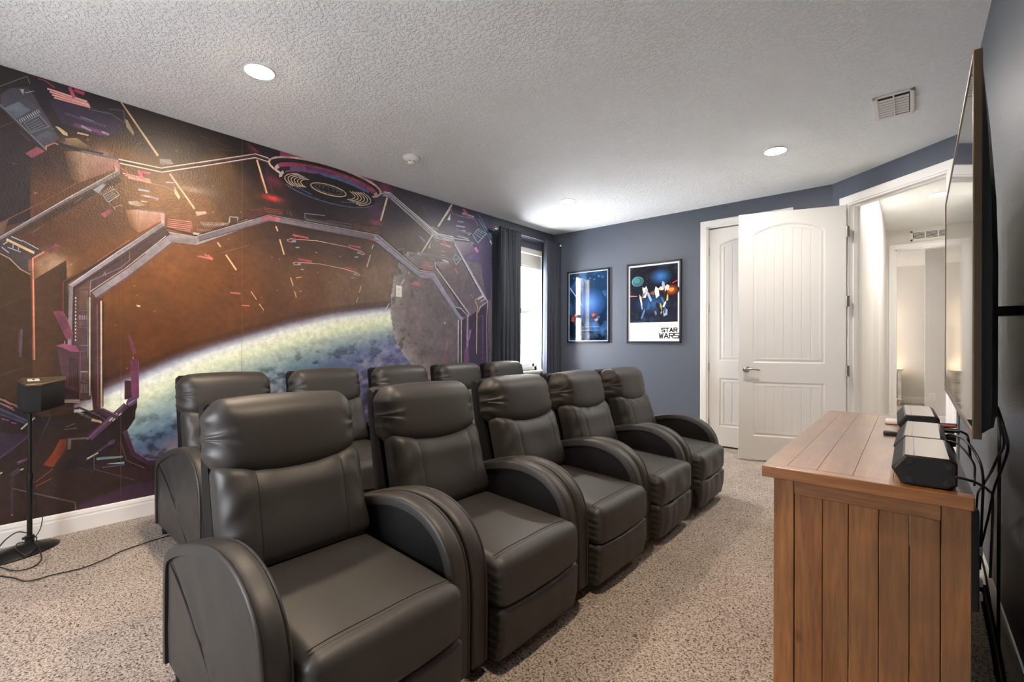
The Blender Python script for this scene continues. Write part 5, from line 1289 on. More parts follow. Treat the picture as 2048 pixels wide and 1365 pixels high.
178 56 96 1707 2628 1724 2633 1725 2670 1706 2664
178 56 96 1724 2633 1744 2638 1746 2675 1725 2670
178 56 96 1744 2638 1765 2642 1768 2680 1746 2675
178 56 96 1765 2642 1788 2647 1792 2685 1768 2680
178 56 96 1788 2647 1813 2651 1818 2689 1792 2685
178 56 96 1813 2651 1838 2654 1844 2693 1818 2689
178 56 96 1838 2654 1866 2658 1872 2696 1844 2693
178 56 96 1866 2658 1894 2661 1901 2700 1872 2696
178 56 96 1894 2661 1924 2663 1932 2702 1901 2700
178 56 96 1924 2663 1954 2665 1963 2705 1932 2702
178 56 96 1954 2665 1986 2667 1995 2707 1963 2705
178 56 96 1986 2667 2018 2668 2028 2708 1995 2707
178 56 96 2018 2668 2050 2669 2061 2709 2028 2708
178 56 96 2050 2669 2083 2669 2095 2710 2061 2709
178 56 96 2083 2669 2116 2668 2129 2709 2095 2710
178 56 96 2116 2668 2150 2668 2163 2709 2129 2709
178 56 96 2150 2668 2182 2666 2196 2708 2163 2709
178 56 96 2182 2666 2215 2664 2230 2706 2196 2708
178 56 96 2215 2664 2247 2662 2263 2704 2230 2706
178 56 96 2247 2662 2278 2659 2295 2701 2263 2704
178 56 96 2278 2659 2309 2656 2326 2698 2295 2701
178 56 96 2309 2656 2338 2652 2356 2694 2326 2698
178 56 96 2338 2652 2366 2648 2385 2690 2356 2694
178 56 96 2366 2648 2392 2643 2413 2685 2385 2690
178 56 96 2392 2643 2416 2638 2438 2680 2413 2685
178 56 96 2416 2638 2439 2632 2462 2674 2438 2680
178 56 96 2439 2632 2459 2626 2484 2668 2462 2674
178 56 96 2459 2626 2477 2620 2504 2662 2484 2668
178 56 96 2477 2620 2492 2614 2522 2655 2504 2662
178 56 96 2492 2614 2505 2608 2537 2647 2522 2655
178 56 96 2505 2608 2515 2602 2550 2639 2537 2647
178 56 96 2515 2602 2521 2596 2561 2630 2550 2639
178 56 96 2521 2596 2526 2590 2568 2621 2561 2630
206 210 214 1641 2592 1641 2593 1612 2576 1613 2575
206 210 214 1641 2593 1641 2593 1612 2577 1612 2576
206 210 214 1641 2593 1641 2594 1612 2578 1612 2577
206 210 214 1641 2594 1641 2594 1611 2580 1612 2578
206 210 214 1641 2594 1641 2594 1611 2581 1611 2580
206 210 214 1641 2594 1641 2595 1611 2582 1611 2581
206 210 214 1641 2595 1641 2595 1611 2584 1611 2582
206 210 214 1641 2595 1640 2595 1611 2585 1611 2584
206 210 214 1640 2595 1640 2595 1611 2586 1611 2585
206 210 214 1640 2595 1640 2595 1611 2588 1611 2586
206 210 214 1640 2595 1641 2595 1611 2589 1611 2588
206 210 214 1641 2595 1641 2596 1611 2590 1611 2589
206 210 214 1641 2596 1641 2596 1611 2592 1611 2590
206 210 214 1641 2596 1641 2596 1611 2593 1611 2592
206 210 214 1641 2596 1641 2596 1611 2595 1611 2593
206 210 214 1641 2596 1641 2596 1612 2596 1611 2595
206 210 214 1641 2596 1641 2596 1612 2598 1612 2596
206 210 214 1641 2596 1641 2596 1613 2599 1612 2598
206 210 214 1641 2596 1641 2596 1613 2601 1613 2599
206 210 214 1641 2596 1641 2596 1614 2602 1613 2601
206 210 214 1641 2596 1641 2597 1614 2603 1614 2602
206 210 214 1641 2597 1641 2597 1615 2605 1614 2603
206 210 214 1641 2597 1641 2597 1616 2606 1615 2605
206 210 214 1641 2597 1641 2597 1616 2608 1616 2606
206 210 214 1641 2597 1641 2597 1617 2609 1616 2608
206 210 214 1641 2597 1641 2597 1618 2610 1617 2609
206 210 214 1641 2597 1641 2598 1619 2612 1618 2610
206 210 214 1641 2598 1642 2598 1620 2613 1619 2612
206 210 214 1642 2598 1642 2598 1621 2614 1620 2613
206 210 214 1642 2598 1642 2599 1622 2615 1621 2614
206 210 214 1642 2599 1642 2599 1623 2617 1622 2615
206 210 214 1642 2599 1643 2599 1624 2618 1623 2617
206 210 214 1643 2599 1643 2600 1625 2619 1624 2618
206 210 214 1643 2600 1643 2600 1626 2620 1625 2619
206 210 214 1643 2600 1644 2600 1627 2621 1626 2620
206 210 214 1644 2600 1644 2601 1628 2622 1627 2621
206 210 214 1644 2601 1645 2601 1629 2623 1628 2622
206 210 214 1645 2601 1645 2602 1630 2624 1629 2623
206 210 214 1645 2602 1646 2602 1631 2625 1630 2624
206 210 214 1646 2602 1647 2603 1632 2626 1631 2625
206 190 196 2525 2602 2526 2601 2555 2626 2554 2627
206 190 196 2526 2601 2527 2600 2556 2625 2555 2626
206 190 196 2527 2600 2527 2600 2557 2624 2556 2625
206 190 196 2527 2600 2528 2599 2557 2624 2557 2624
206 190 196 2528 2599 2528 2599 2558 2623 2557 2624
206 190 196 2528 2599 2529 2598 2559 2622 2558 2623
206 190 196 2529 2598 2529 2598 2560 2621 2559 2622
206 190 196 2529 2598 2530 2597 2561 2620 2560 2621
206 190 196 2530 2597 2530 2596 2561 2619 2561 2620
206 190 196 2530 2596 2530 2596 2562 2618 2561 2619
206 190 196 2530 2596 2531 2595 2563 2617 2562 2618
206 190 196 2531 2595 2531 2595 2563 2616 2563 2617
206 190 196 2531 2595 2531 2594 2564 2615 2563 2616
206 190 196 2531 2594 2532 2594 2565 2614 2564 2615
206 190 196 2532 2594 2532 2593 2565 2612 2565 2614
206 190 196 2532 2593 2532 2593 2566 2611 2565 2612
206 190 196 2532 2593 2532 2592 2566 2610 2566 2611
206 190 196 2532 2592 2532 2592 2567 2609 2566 2610
206 190 196 2532 2592 2533 2592 2567 2608 2567 2609
206 190 196 2533 2592 2533 2591 2567 2607 2567 2608
206 190 196 2533 2591 2533 2591 2568 2606 2567 2607
206 190 196 2533 2591 2533 2591 2568 2604 2568 2606
206 190 196 2533 2591 2533 2590 2568 2603 2568 2604
206 190 196 2533 2590 2533 2590 2568 2602 2568 2603
206 190 196 2533 2590 2533 2590 2569 2601 2568 2602
206 190 196 2533 2590 2533 2589 2569 2599 2569 2601
206 190 196 2533 2589 2533 2589 2569 2598 2569 2599
206 190 196 2533 2589 2533 2589 2569 2597 2569 2598
206 190 196 2533 2589 2533 2588 2569 2595 2569 2597
206 190 196 2533 2588 2533 2588 2568 2594 2569 2595
206 190 196 2533 2588 2533 2588 2568 2593 2568 2594
206 190 196 2533 2588 2533 2588 2568 2591 2568 2593
206 190 196 2533 2588 2533 2588 2568 2590 2568 2591
206 190 196 2533 2588 2533 2587 2568 2589 2568 2590
206 190 196 2533 2587 2533 2587 2567 2587 2568 2589
206 190 196 2533 2587 2533 2587 2567 2586 2567 2587
206 190 196 2533 2587 2533 2587 2566 2584 2567 2586
206 190 196 2533 2587 2533 2587 2566 2583 2566 2584
206 190 196 2533 2587 2533 2586 2565 2582 2566 2583
206 190 196 2533 2586 2532 2586 2565 2581 2565 2582
84 92 156 1734 2605 1746 2608 1746 2638 1734 2634
84 92 156 1746 2608 1759 2612 1760 2641 1746 2638
84 92 156 1759 2612 1773 2615 1775 2645 1760 2641
84 92 156 1773 2615 1788 2618 1790 2648 1775 2645
84 92 156 1788 2618 1803 2621 1806 2652 1790 2648
84 92 156 1803 2621 1819 2624 1823 2655 1806 2652
84 92 156 1819 2624 1836 2627 1840 2658 1823 2655
84 92 156 1836 2627 1853 2630 1858 2660 1840 2658
84 92 156 1853 2630 1872 2632 1876 2663 1858 2660
84 92 156 1872 2632 1890 2634 1895 2665 1876 2663
84 92 156 1890 2634 1909 2636 1915 2667 1895 2665
84 92 156 1909 2636 1929 2638 1935 2669 1915 2667
84 92 156 1929 2638 1949 2639 1956 2671 1935 2669
84 92 156 1949 2639 1970 2641 1977 2673 1956 2671
84 92 156 1970 2641 1991 2642 1998 2674 1977 2673
84 92 156 1991 2642 2012 2643 2020 2675 1998 2674
84 92 156 2012 2643 2034 2643 2042 2676 2020 2675
84 92 156 2034 2643 2055 2644 2064 2676 2042 2676
84 92 156 2055 2644 2077 2644 2086 2676 2064 2676
84 92 156 2077 2644 2099 2644 2109 2677 2086 2676
84 92 156 2099 2644 2122 2644 2132 2676 2109 2677
84 92 156 2122 2644 2144 2643 2154 2676 2132 2676
84 92 156 2144 2643 2166 2642 2177 2675 2154 2676
84 92 156 2166 2642 2188 2641 2199 2674 2177 2675
84 92 156 2188 2641 2210 2640 2221 2673 2199 2674
84 92 156 2210 2640 2231 2638 2243 2671 2221 2673
84 92 156 2231 2638 2252 2636 2265 2669 2243 2671
84 92 156 2252 2636 2273 2634 2286 2667 2265 2669
84 92 156 2273 2634 2294 2632 2307 2665 2286 2667
84 92 156 2294 2632 2313 2629 2328 2663 2307 2665
84 92 156 2313 2629 2333 2626 2348 2660 2328 2663
84 92 156 2333 2626 2352 2623 2367 2657 2348 2660
84 92 156 2352 2623 2369 2620 2386 2653 2367 2657
84 92 156 2369 2620 2387 2616 2404 2650 2386 2653
84 92 156 2387 2616 2403 2612 2421 2646 2404 2650
84 92 156 2403 2612 2419 2608 2437 2642 2421 2646
84 92 156 2419 2608 2433 2604 2453 2638 2437 2642
84 92 156 2433 2604 2447 2600 2467 2633 2453 2638
84 92 156 2447 2600 2459 2596 2481 2629 2467 2633
84 92 156 2459 2596 2471 2591 2493 2624 2481 2629
120 50 110 1865 2652 1870 2653 1874 2676 1868 2675
120 50 110 1870 2653 1876 2653 1880 2677 1874 2676
120 50 110 1876 2653 1882 2654 1886 2678 1880 2677
120 50 110 1882 2654 1888 2655 1892 2678 1886 2678
120 50 110 1888 2655 1894 2656 1898 2679 1892 2678
120 50 110 1894 2656 1900 2656 1904 2680 1898 2679
120 50 110 1900 2656 1906 2657 1910 2680 1904 2680
120 50 110 1906 2657 1912 2658 1916 2681 1910 2680
120 50 110 1912 2658 1918 2658 1922 2682 1916 2681
120 50 110 1918 2658 1924 2659 1928 2682 1922 2682
120 50 110 1924 2659 1930 2659 1935 2683 1928 2682
120 50 110 1930 2659 1936 2660 1941 2684 1935 2683
120 50 110 1936 2660 1943 2661 1947 2684 1941 2684
120 50 110 1943 2661 1949 2661 1954 2685 1947 2684
120 50 110 1949 2661 1955 2662 1960 2685 1954 2685
120 50 110 1955 2662 1962 2662 1967 2686 1960 2685
120 50 110 1962 2662 1968 2662 1973 2686 1967 2686
120 50 110 1968 2662 1975 2663 1980 2687 1973 2686
120 50 110 1975 2663 1981 2663 1986 2687 1980 2687
120 50 110 1981 2663 1988 2664 1993 2688 1986 2687
120 50 110 1988 2664 1994 2664 2000 2688 1993 2688
120 50 110 1994 2664 2001 2664 2006 2688 2000 2688
120 50 110 2001 2664 2007 2665 2013 2689 2006 2688
120 50 110 2007 2665 2014 2665 2020 2689 2013 2689
120 50 110 2014 2665 2021 2665 2027 2689 2020 2689
120 50 110 2021 2665 2027 2666 2033 2690 2027 2689
120 50 110 2027 2666 2034 2666 2040 2690 2033 2690
120 50 110 2034 2666 2041 2666 2047 2690 2040 2690
120 50 110 2041 2666 2048 2666 2054 2690 2047 2690
120 50 110 2048 2666 2054 2666 2061 2691 2054 2690
120 50 110 2054 2666 2061 2666 2068 2691 2061 2691
120 50 110 2061 2666 2068 2666 2075 2691 2068 2691
120 50 110 2068 2666 2075 2667 2082 2691 2075 2691
120 50 110 2075 2667 2082 2667 2089 2691 2082 2691
120 50 110 2082 2667 2089 2667 2095 2691 2089 2691
120 50 110 2089 2667 2095 2667 2102 2691 2095 2691
120 50 110 2095 2667 2102 2667 2109 2691 2102 2691
120 50 110 2102 2667 2109 2667 2116 2691 2109 2691
120 50 110 2109 2667 2116 2666 2123 2691 2116 2691
120 50 110 2116 2666 2123 2666 2130 2691 2123 2691
22 20 30 2541 2521 2529 2502 2504 2483 2468 2467 2422 2452 2367 2440 2306 2430 2240 2423 2170 2418 2100 2417 2031 2419 1964 2423 1901 2430 1844 2438 1792 2449 1748 2462 1712 2476 1684 2491 1666 2507 1656 2523 1656 2539 1664 2556 1682 2571 1709 2586 1745 2600 1788 2613 1839 2623 1896 2632 1958 2639 2025 2643 2094 2644 2164 2643 2234 2638 2300 2631 2362 2621 2418 2609 2465 2594 2502 2577 2527 2559 2541 2540 2541 2521
196 206 212 1671 2537 1671 2538 1646 2523 1647 2522
196 206 212 1671 2538 1670 2539 1646 2525 1646 2523
196 206 212 1670 2539 1670 2540 1645 2526 1646 2525
196 206 212 1670 2540 1670 2540 1645 2528 1645 2526
196 206 212 1670 2540 1670 2541 1645 2529 1645 2528
196 206 212 1670 2541 1670 2542 1644 2531 1645 2529
196 206 212 1670 2542 1670 2542 1644 2533 1644 2531
196 206 212 1670 2542 1670 2543 1644 2534 1644 2533
196 206 212 1670 2543 1670 2543 1644 2536 1644 2534
196 206 212 1670 2543 1670 2544 1644 2538 1644 2536
196 206 212 1670 2544 1670 2545 1644 2540 1644 2538
196 206 212 1670 2545 1670 2545 1644 2541 1644 2540
196 206 212 1670 2545 1670 2546 1645 2543 1644 2541
196 206 212 1670 2546 1670 2546 1645 2545 1645 2543
196 206 212 1670 2546 1670 2547 1645 2547 1645 2545
196 206 212 1670 2547 1670 2547 1646 2548 1645 2547
196 206 212 1670 2547 1670 2548 1646 2550 1646 2548
196 206 212 1670 2548 1670 2548 1647 2552 1646 2550
196 206 212 1670 2548 1671 2549 1648 2554 1647 2552
196 206 212 1671 2549 1671 2549 1648 2555 1648 2554
196 206 212 1671 2549 1671 2550 1649 2557 1648 2555
196 206 212 1671 2550 1671 2550 1650 2559 1649 2557
196 206 212 1671 2550 1672 2551 1651 2560 1650 2559
196 206 212 1672 2551 1672 2551 1652 2562 1651 2560
196 206 212 1672 2551 1673 2552 1653 2564 1652 2562
196 206 212 1673 2552 1673 2553 1654 2565 1653 2564
196 206 212 1673 2553 1673 2553 1655 2567 1654 2565
196 206 212 1673 2553 1674 2554 1656 2568 1655 2567
196 206 212 1674 2554 1675 2555 1658 2570 1656 2568
196 206 212 1675 2555 1675 2555 1659 2571 1658 2570
196 206 212 1675 2555 1676 2556 1660 2573 1659 2571
196 206 212 1676 2556 1677 2557 1662 2574 1660 2573
196 206 212 1677 2557 1677 2558 1663 2576 1662 2574
196 206 212 1677 2558 1678 2558 1664 2577 1663 2576
196 206 212 1678 2558 1679 2559 1666 2578 1664 2577
196 206 212 1679 2559 1680 2560 1668 2580 1666 2578
196 206 212 1680 2560 1681 2561 1669 2581 1668 2580
196 206 212 1681 2561 1682 2562 1671 2582 1669 2581
196 206 212 1682 2562 1683 2563 1672 2584 1671 2582
196 206 212 1683 2563 1685 2564 1674 2585 1672 2584
74 92 146 2515 2497 2506 2491 2512 2483 2521 2491
74 92 146 2506 2491 2497 2484 2501 2476 2512 2483
74 92 146 2497 2484 2485 2478 2489 2469 2501 2476
74 92 146 2485 2478 2472 2471 2475 2462 2489 2469
74 92 146 2472 2471 2457 2465 2459 2456 2475 2462
74 92 146 2457 2465 2441 2459 2442 2450 2459 2456
74 92 146 2441 2459 2423 2454 2424 2444 2442 2450
74 92 146 2423 2454 2403 2449 2404 2439 2424 2444
74 92 146 2403 2449 2383 2444 2383 2434 2404 2439
74 92 146 2383 2444 2361 2439 2361 2430 2383 2434
74 92 146 2361 2439 2339 2435 2338 2425 2361 2430
74 92 146 2339 2435 2315 2431 2314 2422 2338 2425
74 92 146 2315 2431 2291 2428 2290 2418 2314 2422
74 92 146 2291 2428 2266 2425 2265 2415 2290 2418
74 92 146 2266 2425 2240 2423 2239 2413 2265 2415
74 92 146 2240 2423 2214 2421 2213 2411 2239 2413
74 92 146 2214 2421 2188 2419 2186 2409 2213 2411
74 92 146 2188 2419 2161 2418 2159 2408 2186 2409
74 92 146 2161 2418 2135 2417 2132 2408 2159 2408
74 92 146 2135 2417 2108 2417 2106 2407 2132 2408
74 92 146 2108 2417 2081 2417 2079 2407 2106 2407
74 92 146 2081 2417 2055 2417 2052 2408 2079 2407
74 92 146 2055 2417 2029 2418 2026 2409 2052 2408
74 92 146 2029 2418 2003 2420 2000 2410 2026 2409
74 92 146 2003 2420 1978 2421 1975 2412 2000 2410
74 92 146 1978 2421 1953 2424 1950 2414 1975 2412
74 92 146 1953 2424 1929 2426 1926 2417 1950 2414
74 92 146 1929 2426 1905 2429 1902 2420 1926 2417
74 92 146 1905 2429 1883 2432 1879 2423 1902 2420
74 92 146 1883 2432 1861 2436 1857 2427 1879 2423
74 92 146 1861 2436 1840 2439 1836 2431 1857 2427
74 92 146 1840 2439 1820 2443 1816 2435 1836 2431
74 92 146 1820 2443 1801 2448 1797 2439 1816 2435
74 92 146 1801 2448 1783 2453 1779 2444 1797 2439
74 92 146 1783 2453 1767 2457 1763 2449 1779 2444
74 92 146 1767 2457 1751 2462 1747 2454 1763 2449
74 92 146 1751 2462 1737 2468 1732 2459 1747 2454
74 92 146 1737 2468 1724 2473 1719 2465 1732 2459
74 92 146 1724 2473 1712 2479 1707 2471 1719 2465
74 92 146 1712 2479 1701 2485 1696 2477 1707 2471
140 60 110 1693 2574 1696 2576 1693 2587 1689 2585
140 60 110 1696 2576 1699 2578 1697 2589 1693 2587
140 60 110 1699 2578 1703 2580 1700 2591 1697 2589
140 60 110 1703 2580 1707 2582 1705 2593 1700 2591
140 60 110 1707 2582 1711 2584 1709 2595 1705 2593
140 60 110 1711 2584 1715 2586 1713 2597 1709 2595
140 60 110 1715 2586 1719 2587 1718 2599 1713 2597
140 60 110 1719 2587 1724 2589 1722 2601 1718 2599
140 60 110 1724 2589 1728 2591 1727 2603 1722 2601
140 60 110 1728 2591 1733 2593 1732 2605 1727 2603
140 60 110 1733 2593 1738 2594 1737 2606 1732 2605
140 60 110 1738 2594 1743 2596 1742 2608 1737 2606
140 60 110 1743 2596 1748 2598 1748 2610 1742 2608
140 60 110 1748 2598 1754 2599 1753 2612 1748 2610
140 60 110 1754 2599 1759 2601 1759 2613 1753 2612
140 60 110 1759 2601 1765 2603 1765 2615 1759 2613
140 60 110 1765 2603 1771 2604 1771 2617 1765 2615
140 60 110 1771 2604 1777 2606 1777 2618 1771 2617
140 60 110 1777 2606 1783 2607 1783 2620 1777 2618
140 60 110 1783 2607 1789 2609 1790 2621 1783 2620
140 60 110 1789 2609 1796 2610 1796 2623 1790 2621
140 60 110 1796 2610 1802 2612 1803 2624 1796 2623
140 60 110 1802 2612 1809 2613 1810 2626 1803 2624
140 60 110 1809 2613 1816 2614 1817 2627 1810 2626
140 60 110 1816 2614 1823 2616 1824 2629 1817 2627
140 60 110 1823 2616 1830 2617 1831 2630 1824 2629
140 60 110 1830 2617 1837 2618 1838 2631 1831 2630
140 60 110 1837 2618 1844 2620 1846 2632 1838 2631
140 60 110 1844 2620 1852 2621 1853 2634 1846 2632
140 60 110 1852 2621 1859 2622 1861 2635 1853 2634
140 60 110 1859 2622 1867 2623 1869 2636 1861 2635
140 60 110 1867 2623 1875 2624 1877 2637 1869 2636
140 60 110 1875 2624 1883 2625 1885 2638 1877 2637
140 60 110 1883 2625 1891 2626 1893 2639 1885 2638
140 60 110 1891 2626 1899 2627 1901 2640 1893 2639
140 60 110 1899 2627 1907 2628 1909 2641 1901 2640
140 60 110 1907 2628 1915 2629 1918 2642 1909 2641
140 60 110 1915 2629 1924 2630 1926 2643 1918 2642
140 60 110 1924 2630 1932 2631 1935 2644 1926 2643
140 60 110 1932 2631 1941 2632 1943 2645 1935 2644
90 110 170 2012 2635 2023 2635 2027 2651 2016 2651
90 110 170 2023 2635 2034 2635 2038 2652 2027 2651
90 110 170 2034 2635 2045 2636 2050 2652 2038 2652
90 110 170 2045 2636 2057 2636 2061 2652 2050 2652
90 110 170 2057 2636 2068 2636 2072 2652 2061 2652
90 110 170 2068 2636 2079 2636 2084 2652 2072 2652
90 110 170 2079 2636 2091 2636 2095 2652 2084 2652
90 110 170 2091 2636 2102 2636 2107 2652 2095 2652
90 110 170 2102 2636 2113 2636 2118 2652 2107 2652
90 110 170 2113 2636 2125 2636 2130 2652 2118 2652
90 110 170 2125 2636 2136 2635 2141 2652 2130 2652
90 110 170 2136 2635 2148 2635 2153 2651 2141 2652
90 110 170 2148 2635 2159 2635 2164 2651 2153 2651
90 110 170 2159 2635 2170 2634 2176 2651 2164 2651
90 110 170 2170 2634 2182 2633 2187 2650 2176 2651
90 110 170 2182 2633 2193 2633 2199 2649 2187 2650
90 110 170 2193 2633 2204 2632 2210 2649 2199 2649
90 110 170 2204 2632 2215 2631 2221 2648 2210 2649
90 110 170 2215 2631 2226 2630 2233 2647 2221 2648
90 110 170 2226 2630 2238 2629 2244 2646 2233 2647
90 110 170 2238 2629 2248 2628 2255 2645 2244 2646
90 110 170 2248 2628 2259 2627 2266 2644 2255 2645
90 110 170 2259 2627 2270 2626 2277 2643 2266 2644
90 110 170 2270 2626 2281 2625 2288 2641 2277 2643
90 110 170 2281 2625 2291 2623 2298 2640 2288 2641
90 110 170 2291 2623 2302 2622 2309 2639 2298 2640
90 110 170 2302 2622 2312 2621 2319 2637 2309 2639
90 110 170 2312 2621 2322 2619 2329 2636 2319 2637
90 110 170 2322 2619 2332 2617 2339 2634 2329 2636
90 110 170 2332 2617 2342 2616 2349 2633 2339 2634
90 110 170 2342 2616 2351 2614 2359 2631 2349 2633
90 110 170 2351 2614 2361 2612 2369 2629 2359 2631
90 110 170 2361 2612 2370 2610 2378 2627 2369 2629
90 110 170 2370 2610 2379 2608 2387 2625 2378 2627
90 110 170 2379 2608 2388 2606 2396 2623 2387 2625
90 110 170 2388 2606 2396 2604 2405 2621 2396 2623
90 110 170 2396 2604 2405 2602 2414 2619 2405 2621
90 110 170 2405 2602 2413 2600 2422 2617 2414 2619
90 110 170 2413 2600 2421 2598 2430 2615 2422 2617
90 110 170 2421 2598 2428 2596 2438 2612 2430 2615
232 206 170 1759 2479 1739 2487 1736 2481 1756 2473
232 206 170 1739 2487 1723 2495 1719 2490 1736 2481
232 206 170 1723 2495 1710 2504 1706 2499 1719 2490
232 206 170 1710 2504 1701 2513 1696 2508 1706 2499
232 206 170 1701 2513 1695 2521 1689 2517 1696 2508
232 206 170 1695 2521 1693 2530 1687 2528 1689 2517
232 206 170 1693 2530 1694 2537 1688 2538 1687 2528
232 206 170 1694 2537 1698 2545 1694 2548 1688 2538
232 206 170 1698 2545 1706 2554 1703 2558 1694 2548
232 206 170 1706 2554 1717 2562 1715 2567 1703 2558
232 206 170 1717 2562 1732 2570 1731 2576 1715 2567
232 206 170 1732 2570 1751 2578 1750 2584 1731 2576
232 206 170 1751 2578 1772 2585 1772 2591 1750 2584
232 206 170 1772 2585 1797 2592 1797 2598 1772 2591
232 206 170 2404 2583 2429 2575 2433 2582 2408 2590
232 206 170 2429 2575 2450 2566 2455 2573 2433 2582
232 206 170 2450 2566 2466 2557 2472 2563 2455 2573
232 206 170 2466 2557 2479 2547 2485 2553 2472 2563
232 206 170 2479 2547 2487 2537 2494 2542 2485 2553
232 206 170 2487 2537 2490 2528 2498 2530 2494 2542
232 206 170 2490 2528 2490 2519 2497 2519 2498 2530
232 206 170 2490 2519 2485 2510 2491 2507 2497 2519
232 206 170 2485 2510 2476 2501 2480 2496 2491 2507
232 206 170 2476 2501 2462 2492 2465 2486 2480 2496
232 206 170 2462 2492 2444 2483 2446 2476 2465 2486
232 206 170 2444 2483 2422 2474 2423 2468 2446 2476
232 206 170 2422 2474 2396 2466 2397 2460 2423 2468
232 206 170 2396 2466 2367 2459 2367 2452 2397 2460
232 206 170 1781 2483 1762 2490 1759 2484 1778 2477
232 206 170 1762 2490 1747 2498 1743 2492 1759 2484
232 206 170 1747 2498 1735 2506 1731 2500 1743 2492
232 206 170 1735 2506 1726 2514 1722 2509 1731 2500
232 206 170 1726 2514 1721 2522 1716 2518 1722 2509
232 206 170 1721 2522 1719 2529 1713 2528 1716 2518
232 206 170 1719 2529 1720 2537 1714 2537 1713 2528
232 206 170 1720 2537 1724 2544 1719 2547 1714 2537
232 206 170 1724 2544 1731 2552 1728 2556 1719 2547
232 206 170 1731 2552 1742 2559 1740 2564 1728 2556
232 206 170 1742 2559 1756 2567 1754 2572 1740 2564
232 206 170 1756 2567 1773 2574 1772 2580 1754 2572
232 206 170 1773 2574 1793 2581 1793 2587 1772 2580
232 206 170 1793 2581 1816 2587 1816 2594 1793 2587
232 206 170 2377 2579 2399 2571 2404 2578 2381 2585
232 206 170 2399 2571 2418 2563 2423 2569 2404 2578
232 206 170 2418 2563 2434 2554 2439 2560 2423 2569
232 206 170 2434 2554 2445 2545 2451 2551 2439 2560
232 206 170 2445 2545 2452 2536 2459 2541 2451 2551
232 206 170 2452 2536 2455 2528 2463 2530 2459 2541
232 206 170 2455 2528 2455 2520 2462 2519 2463 2530
232 206 170 2455 2520 2451 2512 2457 2509 2462 2519
232 206 170 2451 2512 2442 2503 2447 2498 2457 2509
232 206 170 2442 2503 2430 2495 2433 2489 2447 2498
232 206 170 2430 2495 2414 2487 2415 2480 2433 2489
232 206 170 2414 2487 2393 2479 2394 2472 2415 2480
232 206 170 2393 2479 2370 2472 2370 2465 2394 2472
232 206 170 2370 2472 2343 2465 2343 2458 2370 2465
232 206 170 1802 2486 1785 2493 1781 2487 1799 2480
232 206 170 1785 2493 1771 2500 1767 2495 1781 2487
232 206 170 1771 2500 1759 2508 1755 2502 1767 2495
232 206 170 1759 2508 1751 2515 1746 2510 1755 2502
232 206 170 1751 2515 1746 2522 1741 2519 1746 2510
232 206 170 1746 2522 1745 2529 1738 2527 1741 2519
232 206 170 1745 2529 1745 2536 1740 2537 1738 2527
232 206 170 1745 2536 1749 2543 1744 2546 1740 2537
232 206 170 1749 2543 1756 2550 1752 2554 1744 2546
232 206 170 1756 2550 1765 2557 1763 2562 1752 2554
232 206 170 1765 2557 1778 2564 1777 2569 1763 2562
232 206 170 1778 2564 1794 2570 1794 2576 1777 2569
232 206 170 1794 2570 1813 2577 1813 2583 1794 2576
232 206 170 1813 2577 1835 2583 1835 2589 1813 2583
232 206 170 2351 2574 2371 2567 2376 2574 2355 2581
232 206 170 2371 2567 2389 2560 2394 2566 2376 2574
232 206 170 2389 2560 2403 2552 2408 2558 2394 2566
232 206 170 2403 2552 2413 2544 2419 2549 2408 2558
232 206 170 2413 2544 2420 2535 2427 2540 2419 2549
232 206 170 2420 2535 2422 2528 2430 2530 2427 2540
232 206 170 2422 2528 2422 2520 2429 2520 2430 2530
232 206 170 2422 2520 2418 2513 2424 2510 2429 2520
232 206 170 2418 2513 2411 2505 2415 2501 2424 2510
232 206 170 2411 2505 2399 2498 2402 2492 2415 2501
232 206 170 2399 2498 2384 2490 2386 2484 2402 2492
232 206 170 2384 2490 2366 2483 2367 2477 2386 2484
232 206 170 2366 2483 2345 2476 2345 2470 2367 2477
232 206 170 2345 2476 2320 2470 2320 2464 2345 2470
232 206 170 1823 2490 1807 2496 1804 2490 1820 2484
232 206 170 1807 2496 1794 2503 1790 2497 1804 2490
232 206 170 1794 2503 1784 2510 1780 2504 1790 2497
232 206 170 1784 2510 1776 2516 1771 2512 1780 2504
232 206 170 1776 2516 1772 2523 1766 2519 1771 2512
232 206 170 1772 2523 1770 2529 1764 2527 1766 2519
232 206 170 1770 2529 1771 2535 1765 2536 1764 2527
232 206 170 1771 2535 1774 2541 1770 2544 1765 2536
232 206 170 1774 2541 1780 2548 1777 2552 1770 2544
232 206 170 1780 2548 1789 2554 1787 2559 1777 2552
232 206 170 1789 2554 1801 2561 1800 2566 1787 2559
232 206 170 1801 2561 1816 2567 1815 2573 1800 2566
232 206 170 1816 2567 1833 2573 1833 2579 1815 2573
232 206 170 1833 2573 1853 2578 1853 2584 1833 2579
232 206 170 2325 2570 2344 2563 2348 2570 2329 2577
232 206 170 2344 2563 2359 2556 2364 2563 2348 2570
232 206 170 2359 2556 2372 2549 2377 2555 2364 2563
232 206 170 2372 2549 2381 2542 2388 2547 2377 2555
232 206 170 2381 2542 2387 2535 2394 2539 2388 2547
232 206 170 2387 2535 2390 2528 2398 2530 2394 2539
232 206 170 2390 2528 2389 2521 2397 2521 2398 2530
232 206 170 2389 2521 2386 2515 2392 2512 2397 2521
232 206 170 2386 2515 2379 2508 2384 2503 2392 2512
232 206 170 2379 2508 2369 2501 2372 2495 2384 2503
232 206 170 2369 2501 2356 2494 2357 2488 2372 2495
232 206 170 2356 2494 2339 2487 2340 2481 2357 2488
232 206 170 2339 2487 2319 2481 2320 2475 2340 2481
232 206 170 2319 2481 2297 2476 2297 2469 2320 2475
232 206 170 1846 2494 1831 2500 1827 2494 1842 2488
232 206 170 1831 2500 1819 2505 1815 2500 1827 2494
232 206 170 1819 2505 1810 2512 1805 2506 1815 2500
